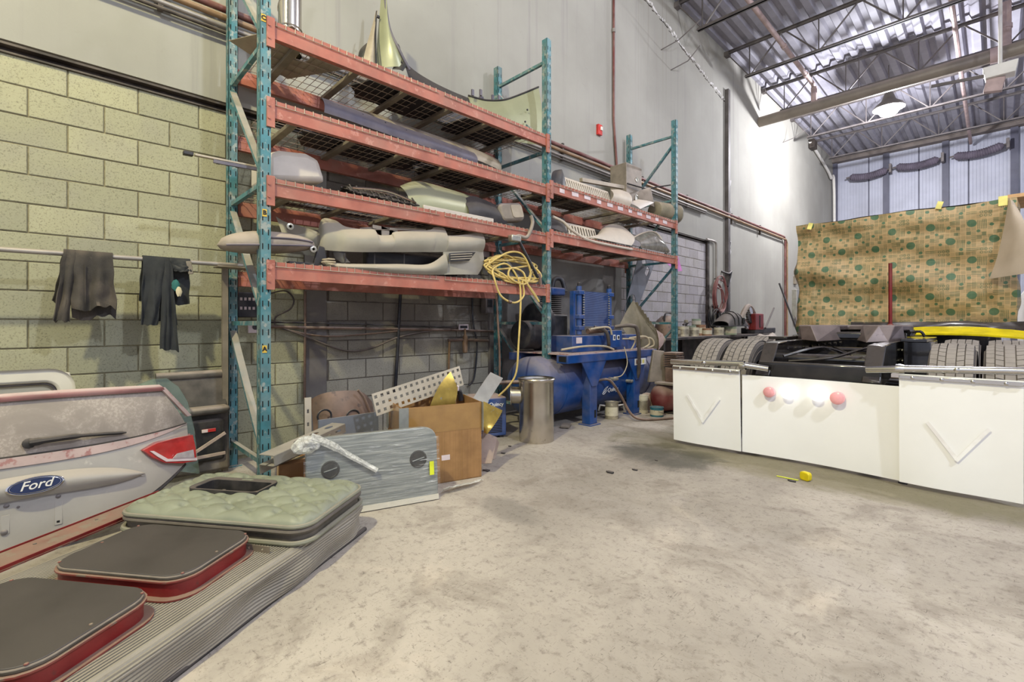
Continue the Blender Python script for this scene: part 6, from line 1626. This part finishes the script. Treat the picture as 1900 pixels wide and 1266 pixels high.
# cab wrapped in printed kraft paper
def mat_kraft():
    t = NT('printed_kraft'); p = t.coord(); x, y, z = t.sep(p)
    x = t.math('ADD', x, 20.0); z = t.math('ADD', z, 10.0)
    wob = t.noise(p, 3, 3); x = t.math('ADD', x, t.math('MULTIPLY', wob, .03)); z = t.math('ADD', z, t.math('MULTIPLY', t.noise(p, 2.2, 3), .04))
    PX_, PZ_ = .40, .46
    fx_ = t.math('MULTIPLY', t.math('FRACT', t.math('DIVIDE', x, PX_)), PX_); fz_ = t.math('MULTIPLY', t.math('FRACT', t.math('DIVIDE', z, PZ_)), PZ_)
    def circ(cx, cz, r, r0=0):
        a = t.math('SUBTRACT', fx_, cx); b = t.math('SUBTRACT', fz_, cz); d = t.math('SQRT', t.math('ADD', t.math('MULTIPLY', a, a), t.math('MULTIPLY', b, b)))
        f = t.ramp(d, r - .003, r + .003, 1, 0)
        if r0: f = t.math('MULTIPLY', f, t.ramp(d, r0 - .003, r0 + .003, 0, 1))
        return f
    def rect(cx, cz, hw, hh):
        a = t.math('LESS_THAN', t.math('ABSOLUTE', t.math('SUBTRACT', fx_, cx)), hw); b = t.math('LESS_THAN', t.math('ABSOLUTE', t.math('SUBTRACT', fz_, cz)), hh); return t.math('MULTIPLY', a, b)
    def stripes(c, per): return t.math('LESS_THAN', t.math('FRACT', t.math('DIVIDE', c, per)), .42)
    k = t.mix(t.ramp(t.noise(p, 1.5, 4), .3, .7), srgb(154, 130, 90), srgb(176, 150, 106))
    line = t.math('MAXIMUM', t.math('LESS_THAN', t.math('FRACT', t.math('DIVIDE', x, .05)), .10), t.math('LESS_THAN', t.math('FRACT', t.math('DIVIDE', z, .05)), .10))
    wn_ = t.n.new('ShaderNodeTexWhiteNoise'); wn_.noise_dimensions = '2D'; t.put(wn_.inputs['Vector'], t.comb(t.math('FLOOR', t.math('DIVIDE', x, .05)), t.math('FLOOR', t.math('DIVIDE', z, .05)), 0.0))
    tint = t.math('LESS_THAN', t.math('FRACT', t.math('MULTIPLY', t.math('FLOOR', t.math('DIVIDE', x, .0575)), .37)), .45)
    k = t.mix(t.ramp(wn_.outputs['Value'], .35, .95, 0, .42), k, srgb(92, 96, 62))
    k = t.mix(t.math('MULTIPLY', line, .8), k, srgb(190, 156, 108))
    g1, g2 = srgb(36, 92, 64), srgb(74, 92, 60)
    soft = None
    for f in (t.math('MULTIPLY', rect(.155, .06, .045, .055), stripes(x, .016)), t.math('MULTIPLY', rect(.355, .29, .04, .055), stripes(x, .016)),
              t.math('MULTIPLY', rect(.30, .10, .05, .03), stripes(z, .02)), t.math('MULTIPLY', rect(.10, .36, .05, .03), stripes(z, .02)), t.math('MULTIPLY', rect(.06, .21, .05, .025), stripes(z, .02)),
              circ(.15, .17, .016, .008), circ(.19, .17, .016, .008), circ(.23, .17, .016, .008), circ(.15, .21, .016, .008), circ(.19, .21, .016, .008), circ(.23, .21, .016, .008),
              rect(.31, .42, .02, .02), rect(.03, .42, .022, .022), rect(.36, .17, .022, .02), rect(.17, .40, .02, .024), rect(.33, .03, .018, .018)):
        soft = f if soft is None else t.math('MAXIMUM', soft, f)
    k = t.mix(t.math('MULTIPLY', soft, .75), k, g2)
    hard = None
    for f in (circ(.06, .08, .047), circ(.26, .33, .047), circ(.24, .05, .02), circ(.03, .30, .02), circ(.16, .30, .018), circ(.36, .22, .02), circ(.12, .44, .018)):
        hard = f if hard is None else t.math('MAXIMUM', hard, f)
    k = t.mix(t.math('MULTIPLY', hard, .85), k, g1)
    t.bump(t.noise(t.scale(p, (1, 1, 1.6)), 2.2, 3, .5, .6), .5, .06)
    t.out(k, .6)
mat_kraft()
cx0, cx1, cy0 = -2.24, .18, 8.5
def wrap(a, b):
    """around the rear of the cab: a across (with returned sides), b up and over the top"""
    s = a * 1.5 - .25                         # -.25..0 left side, 0..1 back, 1..1.25 right side
    if s < 0: x = cx0; y = cy0 + 1.5 * (-s) / .25
    elif s > 1: x = cx1; y = cy0 + 1.5 * (s - 1) / .25
    else: x = cx0 + (cx1 - cx0) * s; y = cy0
    z = 1.04 + 1.70 * b
    fold = .05 * math.sin(z * 7 + x * 1.5 + 2 * nz((x, 0, z), 1.1)) + .07 * nz((x * 1.2, y, z * 2.6), 1.6, 3) + .03 * nz((x * 3, y, z * 5), 1.5, 7)
    if 0 <= s <= 1: y += fold - .02 * math.sin(math.pi * s); x += (.06 * (1 - b) if s < .1 else 0)
    else: x += fold * (.6 if s < 0 else -.6)
    z += .02 * nz((x, y, 0), 2.0, 5) * b + (.012 * math.sin(x * 5) * b)
    return (x, y, z)
m = MB(); m.grid(90, 40, wrap)
m.grid(40, 8, lambda a, b: (cx0 + .02 + (cx1 - cx0 - .04) * a, cy0 + .01 + 1.5 * b, 2.735 + .03 * math.sin(math.pi * a) + .015 * nz((a * 6, b * 4, 0), 1)))
wr = part('paper_wrap', m, 'printed_kraft', truck, smooth=60, label='brown masking paper printed with green circles')
part('cab_body', MB().b2((cx0 + .14, cy0 + .16, .55), (cx1 - .14, cy0 + 1.5, 2.68)), 'frame_black', truck, bevel=.05)
for u, v in ((1503, 420), (1743, 381)): 
    q = fy(u, v, cy0 - .06); part('tape_piece', MB().box(q, (.06, .012, .10), Matrix.Rotation(.3, 3, 'Y')), 'tape_pale', wr, smooth=0)
q = fy(1861, 373, cy0 - .06); part('tape_piece', MB().box(q, (.08, .012, .12)), 'tape_pale', wr, smooth=0)
# loose plain corner of paper folding out at the right
A = [fy(1872, 372, cy0 - .05), fy(1862, 430, cy0 - .08), fy(1850, 480, cy0 - .1), fy(1836, 518, cy0 - .12)]
B = [fy(1880, 374, cy0 - .06), fy(1905, 420, cy0 - .35), fy(1915, 470, cy0 - .45), fy(1925, 505, cy0 - .5)]
part('paper_corner', ruled(A, B, 10, 14, -.05, bd=(0, 1, 0), th=.004, wob=.03), 'kraft_plain', wr, label='plain underside of a loose paper corner')
part('grab_pole', MB().tube([(fy(1652, 612, 8.2).x, 8.2, 1.03), (fy(1652, 490, 8.2).x, 8.2, 2.02)], .022, 10), 'red_paint', truck, label='red upright pole before the wrapped cab')
part('pole_foot', MB().lathe([(.06, 0), (.05, .1), (.03, .16)], T(fy(1652, 612, 8.2).x, 8.2, 1.03), 14), 'red_trim', truck)
m = MB().shell(16, 5, lambda a, b: (-1.2 + 1.55 * a, 8.05 + .35 * b, 1.02 + .10 * b + .05 * math.sin(math.pi * a)), .02); part('side_fairing', m, 'fairing_yellow', truck, label='yellow fairing under the wrap')
part('paper_scrap', MB().shell(14, 6, lambda a, b: (-1.5 + 2.0 * a, 8.3 + .12 * b + .05 * nz((a * 5, b, 0), 2), 1.08 + .14 * b + .03 * nz((a * 6, b * 3, 2), 1)), .004), 'frame_black', truck)
solo('plank_end', MB().box((fy(1889, 374, 9.2).x + .05, 9.2, fy(1889, 374, 9.2).z), (.3, .9, .045)), 'wood_pale', 'raw timber end lying on the wrapped cab roof at right', 'plank', smooth=0)
# white pickup glimpsed right of the cab
t = thing('white_van', 'white vehicle corner glimpsed beyond the wrapped cab', 'vehicle', loc=(1.3, 13.5, 0))
part('body', MB().b2((.35, 13.2, .3), (2.4, 17, 1.9)), 'white_paint', t, bevel=.12)
part('window', MB().b2((.5, 13.19, 1.25), (2.2, 13.22, 1.75)), 'blue_grey', t, smooth=0)
for x in (.6, 2.1): part('wheel', MB().lathe([(.1, 0), (.32, .01), (.34, .1), (.32, .2), (.1, .21)], frame((x - .1, 13.9, .34), (0, 0, 1), z=(1, 0, 0)), 24), 'tyre_side', t)

# ------------------------------------------------------------------ bench along the wall behind the rack
surf('bench_dark', (50, 46, 46), .6, .1, .3, 5, dust=.5)
bt = thing('work_bench', 'long dark workbench along the left wall beyond the rack', 'bench', loc=(-4.3, 9, 0))
part('top', MB().b2((WX + .06, 4.4 + 2.85, .90), (-3.95, 13.0, .95)), 'bench_dark', bt, bevel=.006)
for y in (7.5, 9.3, 11.2, 12.9):
    for x in (-4.0, WX + .12): part('leg', MB().b2((x - .03, y - .03, 0), (x + .03, y + .03, .90)), 'bench_dark', bt, smooth=0)
part('shelf', MB().b2((WX + .08, 7.4, .3), (-4.0, 12.9, .33)), 'bench_dark', bt, smooth=0)
part('back_board', MB().b2((WX + .045, 7.3, .02), (WX + .065, 12.9, .90)), 'bench_dark', bt, smooth=0)
Z = .95
def on_bench(u, x=-4.2): p = fx(u, 600, x); return Vector((x, p.y, Z))
specs = [(1268, -4.15, .10, .19, 'paint_cream', 'pale tub at the left of the cans on the bench'), (1283, -4.3, .09, .20, 'paint_green', 'greenish can behind the pale tub on the bench'),
         (1288, -4.05, .085, .17, 'paint_cream', 'label covered cream can at the bench front'), (1300, -4.25, .10, .22, 'paint_rust', 'rusty brown can in the middle of the bench'),
         (1312, -4.1, .09, .15, 'paint_rust', 'low rusty can right of the middle of the bench'), (1334, -4.1, .10, .16, 'paint_cream', 'cream drip covered can on the bench under the hoses'),
         (1352, -4.05, .16, .18, 'paint_green', 'wide mint coloured tub under the black crate'), (1262, -4.4, .07, .16, 'can_metal', 'small metal can at the wall end of the bench')]
for u, x, r, h, m_, lb in specs: can('bench_can', on_bench(u, x), r, h, m_, lb, group='cans on the workbench')
q = on_bench(1288, -4.35); can('stacked_can', q + Vector((0, .1, .2)), .09, .14, 'paint_green', 'green grey can stacked up at the back of the bench', group='cans on the workbench')
q = on_bench(1270, -4.2) + Vector((0, .05, .19))
t = thing('spray_gun', 'dusty spray gun resting on the pale tub', 'spray gun', loc=q)
part('body', MB().tube(spline([q + Vector((0, -.1, .03)), q + Vector((0, 0, .06)), q + Vector((0, .12, .07))], 4), [.02, .02, .022, .024, .026, .028, .026, .022, .018], 8), 'dark_machine', t)
part('grip', MB().bar(q + Vector((0, .05, .06)), q + Vector((0, .0, .0)), .03, .03), 'dark_machine', t)
part('cup', MB().lathe([(.035, 0), (.04, .05), (.01, .06)], Matrix.Translation(q + Vector((0, .02, .07))), 12), 'can_metal', t)
q = on_bench(1236, -4.2)
t = thing('jerry_tank', 'brown domed cleaning tank with handle at the bench end by the rack', 'tank', loc=q)
part('dome', MB().lathe([(.2, 0), (.21, .15), (.17, .3), (.08, .38), (.02, .39)], Matrix.Translation(q), 20), 'rust_brown', t)
part('handle', MB().tube(spline([q + Vector((.05, -.16, .28)), q + Vector((.05, -.12, .42)), q + Vector((.05, .12, .42)), q + Vector((.05, .17, .28))], 4), .016, 7), 'dark_machine', t)
part('cap', MB().lathe([(.04, 0), (.04, .05), (.02, .06)], Matrix.Translation(q + Vector((.18, .12, .06))), 12), 'can_metal', t)
# black crate shape with parts
q = on_bench(1352, -4.1) + Vector((0, 0, .18))
t = thing('black_caliper', 'black domed engine part sitting on the mint tub', 'engine part', loc=q)
m = MB().shell(20, 10, lambda a, b: (q.x + .18 * math.cos(math.pi * b), q.y - .45 + 1.1 * a, q.z + .02 + .30 * math.sin(math.pi * b) ** .7 * math.sin(math.pi * (.08 + .84 * a)) ** .8), .012)
part('shell', m, 'tyre_side', t)
for a in (.3, .5, .7): part('rib', MB().tube([(q.x + .185 * math.cos(math.pi * k / 8), q.y - .45 + 1.1 * a, q.z + .03 + .30 * math.sin(math.pi * k / 8) ** .7 * math.sin(math.pi * (.08 + .84 * a)) ** .8) for k in range(9)], .014, 5), 'dark_machine', t)
part('port', MB().lathe([(.07, 0), (.07, .03), (.05, .035), (.01, .02)], frame((q.x + .17, q.y + .35, q.z + .12), (0, 1, 0), z=(1, 0, 0)), 14), 'dark_slot', t)
part('base', MB().b2((q.x - .19, q.y - .5, q.z), (q.x + .19, q.y + .7, q.z + .02)), 'dark_machine', t)
q = on_bench(1395, -4.15); q.z = .95
t = thing('gear_rig', 'gear train with red block clamped at the far bench end', 'machine', loc=q)
yr = q.y
part('a_frame', MB().tube(spline([(q.x, fx(1372, 590, q.x).y, Z + .28), (q.x, fx(1385, 566, q.x).y, Z + .62), (q.x, fx(1393, 566, q.x).y, Z + .62), (q.x, fx(1402, 590, q.x).y, Z + .36)], 5), .06, 8), 'dusty_grey', t)
for k, (u, v, r) in enumerate(((1388, 590, .14), (1383, 602, .12), (1395, 604, .13), (1390, 578, .10))):
    g = fx(u, v, q.x + .05); gm = MB(); nn = 28
    gm.prism([((r if j % 2 else r * .86) * math.cos(2 * math.pi * j / nn), (r if j % 2 else r * .86) * math.sin(2 * math.pi * j / nn)) for j in range(nn)], .05, frame(g, (0, 1, 0), z=(1, 0, .2)))
    part('gear', gm, 'chrome' if k % 2 else 'dark_machine', t, smooth=0)
a, b = fx(1398, 582, -4.0), fx(1413, 612, -4.0)
rb = part('red_block', MB().b2((-4.12, a.y, b.z), (-3.95, b.y, a.z)), 'red_paint', t, bevel=.015, label='red block')
part('slot', MB().b2((-3.952, (a.y + b.y) / 2 - .03, b.z + .05), (-3.945, (a.y + b.y) / 2 + .03, a.z - .04)), 'dark_slot', rb, smooth=0)
part('stand', MB().b2((-4.3, q.y - .3, Z), (-3.98, q.y + 1.2, Z + .14)), 'dark_machine', t, bevel=.02)
# pry bars
for (u0, v0, u1, v1, x0), lb in zip(((1420, 610, 1436, 572, -3.9), (1481, 620, 1446, 526, -3.5), (1484, 620, 1476, 588, -3.5)), ('short dark bar leaning at the bench end by the red block', 'long dark pole leaning against the wall left of the wrapped cab', 'short rod beside the long dark pole')):
    a = fx(u0, v0, x0); b = fx(u1, v1, x0 - .5)
    a2 = a + (a - b) * (0 if u0 == 1420 else ((a.z) / (b.z - a.z)))
    solo('lever_bar', MB().tube([a2 + Vector((0, 0, .01)), b], .022, 8), 'dark_machine', lb, 'bar', group='bars leaning by the wall')
# coiled hoses on the wall
def coil(name, u, v, ry, rz_, mat, label, n=7, seed=0, r=.014):
    c = fx(u, v, WX + .16); rnd = random.Random(seed); pts = []
    for k in range(n * 12):
        a = 2 * math.pi * k / 12; f = 1 - .42 * ((k // 12) * .61 % 1) + .06 * rnd.uniform(-1, 1)
        pts.append(c + Vector((.05 * math.sin(a * .37 + seed), ry * f * math.cos(a), rz_ * f * math.sin(a) - rz_ * (1 - f) * .8 * rnd.uniform(.6, 1.2))))
    t = thing(name, label, 'hose', loc=c)
    part('loops', MB().tube(spline(pts, 3), r, 6), mat, t)
    part('hook', MB().tube([c + Vector((-.118, 0, rz_ * .9)), c + Vector((.06, 0, rz_ * .86)), c + Vector((.06, 0, rz_ * 1.0))], .015, 6), 'dark_machine', t)
surf('hose_maroon', (126, 70, 68), .5, 0, .2, 6, dust=.4)
coil('hung_hose', 1335, 547, .36, .42, 'hose_maroon', 'coiled maroon air hose hung on the wall beyond the bench cans', 6, 2, .015)
coil('cable_bundle', 1327, 588, .26, .26, 'dark_machine', 'coiled black cables hung below the maroon hose', 6, 5, .014)
P = fx(1348, 512, WX + .1); solo('iron_hook', MB().tube(spline([P + Vector((-.06, -.15, .1)), P + Vector((.05, 0, .05)), P + Vector((.05, .15, .1)), P + Vector((.03, 0, -.25))], 4), .025, 6), 'dark_machine', 'bent iron hook on the wall above the maroon hose', 'hook')
# small boxes on the far part of the wall and heaps beyond the tyres
P = fx(1478, 565, WX + .1); solo('panel_box', MB().box((WX + .1, P.y, P.z), (.14, .5, .95)), 'galv', 'narrow grey panel box on the wall beside the wrapped cab', 'panel box', bevel=.01)
P = fx(1478, 520, WX + .1); solo('switch_box', MB().box((WX + .06, P.y, P.z), (.08, .22, .26)), 'channel_tan', 'small switch box high beside the wrapped cab', 'switch', bevel=.01)
q = fz(1450, 650, 0)
t = thing('parts_heap_sheet', 'pale plastic cover lying on the floor beyond the truck tyres', 'cover', loc=(-3.7, 11.0, 0))
part('cover', lump((-3.55, 11.4, .45), .5, 6, 16, (.8, 1.4, 1.0)), 'body_white', t, smooth=60)
# wall gear behind the rack: breaker, sockets, cables, regulator
P = fx(457, 566, WX + .06)
t = thing('breaker_box', 'small black breaker box on the wall behind the first rack frame', 'breaker box', loc=P)
part('case', MB().box((WX + .05, P.y, P.z), (.09, .17, .22)), 'dark_machine', t, bevel=.006)
for k in range(2):
    for j in range(4): part('terminal', MB().box((WX + .097, P.y - .05 + j * .033, P.z + .05 - k * .08), (.006, .018, .025)), 'sticker', t, smooth=0)
P = fx(474, 607, WX + .04)
t = thing('power_socket', 'white wall socket behind the first rack post', 'socket', loc=P)
part('plate', MB().box((WX + .02, P.y, P.z), (.03, .11, .11)), 'sticker', t, bevel=.004)
part('outlet', MB().lathe([(.025, 0), (.025, .006), (.01, .004)], frame((WX + .035, P.y, P.z), (0, 1, 0), z=(1, 0, 0)), 14), 'dark_machine', t)
def wall_cable(name, pts, r, mat, label): solo(name, MB().tube(spline([fx(u, v, WX + .05) for u, v in pts], 6), r, 6), mat, label, 'cable')
wall_cable('conduit_run', [(480, 606), (560, 608), (640, 609), (740, 611), (860, 613), (920, 615)], .016, 'rust_brown', 'horizontal brown conduit on the block wall under the rack')
wall_cable('upper_line', [(500, 598), (600, 600), (740, 604), (860, 608)], .010, 'dark_machine', 'thin dark line just above the brown conduit')
wall_cable('slack_cable', [(520, 608), (560, 622), (610, 642), (650, 652), (690, 646), (740, 626), (800, 614), (855, 607)], .011, 'cable_dark', 'slack brown cable drooping along the wall under the rack')
wall_cable('lower_cable', [(530, 612), (600, 624), (680, 620), (760, 612)], .009, 'rust_brown', 'thin rusty cable between conduit and slack cable')
wall_cable('loop_cable', [(500, 545), (530, 540), (545, 556), (538, 574), (512, 588), (510, 606)], .008, 'cable_dark', 'looping thin cable beside the rack post under the first beam')
wall_cable('drop_cable', [(743, 546), (740, 600), (737, 660), (733, 728)], .018, 'dark_machine', 'thick black cable dropping down the wall behind the carton')
wall_cable('drop_line', [(566, 540), (566, 620), (565, 740)], .012, 'rust_brown', 'dark vertical line on the wall pier under the rack')
wall_cable('bent_line', [(876, 548), (878, 600), (885, 640), (880, 700), (870, 715)], .012, 'dark_machine', 'dark bent line by the second rack frame')
P = fx(863, 640, WX + .1)
t = thing('air_regulator', 'brass air filter regulator on the wall under the rack', 'regulator', loc=P)
part('bowl', MB().lathe([(.02, -.1), (.03, -.09), (.034, .02), (.03, .1), (.015, .13), (.012, .2)], Matrix.Translation(P), 14), 'pipe_copper', t)
part('inlet', MB().tube([P + Vector((-.05, -.22, .06)), P + Vector((0, 0, .06)), P + Vector((-.03, .4, .04))], .018, 8), 'rust_brown', t)
part('drop', MB().tube([P + Vector((-.05, -.2, .06)), P + Vector((-.06, -.21, -.45))], .014, 8), 'pipe_copper', t)
P2 = fx(860, 607, WX + .08)
pl_ = part('tag_plate', MB().box(P2, (.01, .15, .07)), 'sticker', t, smooth=0)
part('tag_mark', MB().box(P2 + Vector((.006, 0, 0)), (.003, .11, .03)), 'dark_machine', pl_, smooth=0)
P = fx(904, 566, WX + .1)
t = thing('disconnect_switch', 'small grey disconnect switch on the wall by the second rack frame', 'switch', loc=P)
part('case', MB().box(P, (.1, .13, .22)), 'grey_steel', t, bevel=.006)
part('cover', MB().box(P + Vector((.052, 0, .02)), (.006, .08, .1)), 'dark_machine', t, bevel=.002)
P = fx(904, 467, WX + .06); solo('paper_notice', MB().box((WX + .045, P.y, P.z), (.006, .1, .14)), 'sticker', 'small pale notice on the wall behind the lowest shelf', 'notice', smooth=0)
# stuff on the open floor
q = fz(1484, 893, 0)
t = thing('tape_measure', 'yellow tape measure lying on the floor behind the truck', 'tape measure', loc=q)
part('case', MB().prism(rrect(.075, .065, .02, 5), .04, frame(q + Vector((.02, .03, .033)), (.8, -.3, 0), z=(.3, .8, 0))), 'fairing_yellow', t, bevel=.006)
part('blade', MB().bar(q + Vector((-.01, .0, .004)), q + Vector((-.16, -.0, .003)), .02, .002), 'tape_yellow', t, smooth=0)
for u, v, s in ((1132, 878, .03), (1178, 873, .022), (1470, 894, .025), (1218, 855, .012), (1676, 898, .025)):
    p = fz(u, v, 0); solo('clod', MB().prism([(s * (1 + .3 * math.sin(k * 2.7)) * math.cos(k), s * .7 * (1 + .3 * math.cos(k * 1.9)) * math.sin(k)) for k in [j * math.pi / 4 for j in range(8)]], s * .4, Matrix.Translation(p)), 'dark_machine', {1132: 'larger dark flat clod on the open floor', 1178: 'small dark clod right of the larger flat one', 1470: 'dark chip beside the tape measure', 1218: 'tiny dark crumb near the oil stain', 1676: 'dark chip before the right mud flap'}[u], 'debris', group='clods on the floor', smooth=0)
# pink spray marks on the far blocks
surf('spray_pink', (206, 132, 190), .9)
for poly in ([(1238, 490), (1254, 470), (1254, 503)], [(1256, 468), (1266, 503), (1256, 504)]):
    pts = [fx(u, v, WX + .003) for u, v in poly]; m = MB(); m.add(pts + [p - Vector((.002, 0, 0)) for p in pts], [(0, 1, 2), (5, 4, 3), (0, 3, 4, 1), (1, 4, 5, 2), (2, 5, 3, 0)]); part('spray_mark', m, 'spray_pink', wall, smooth=0)
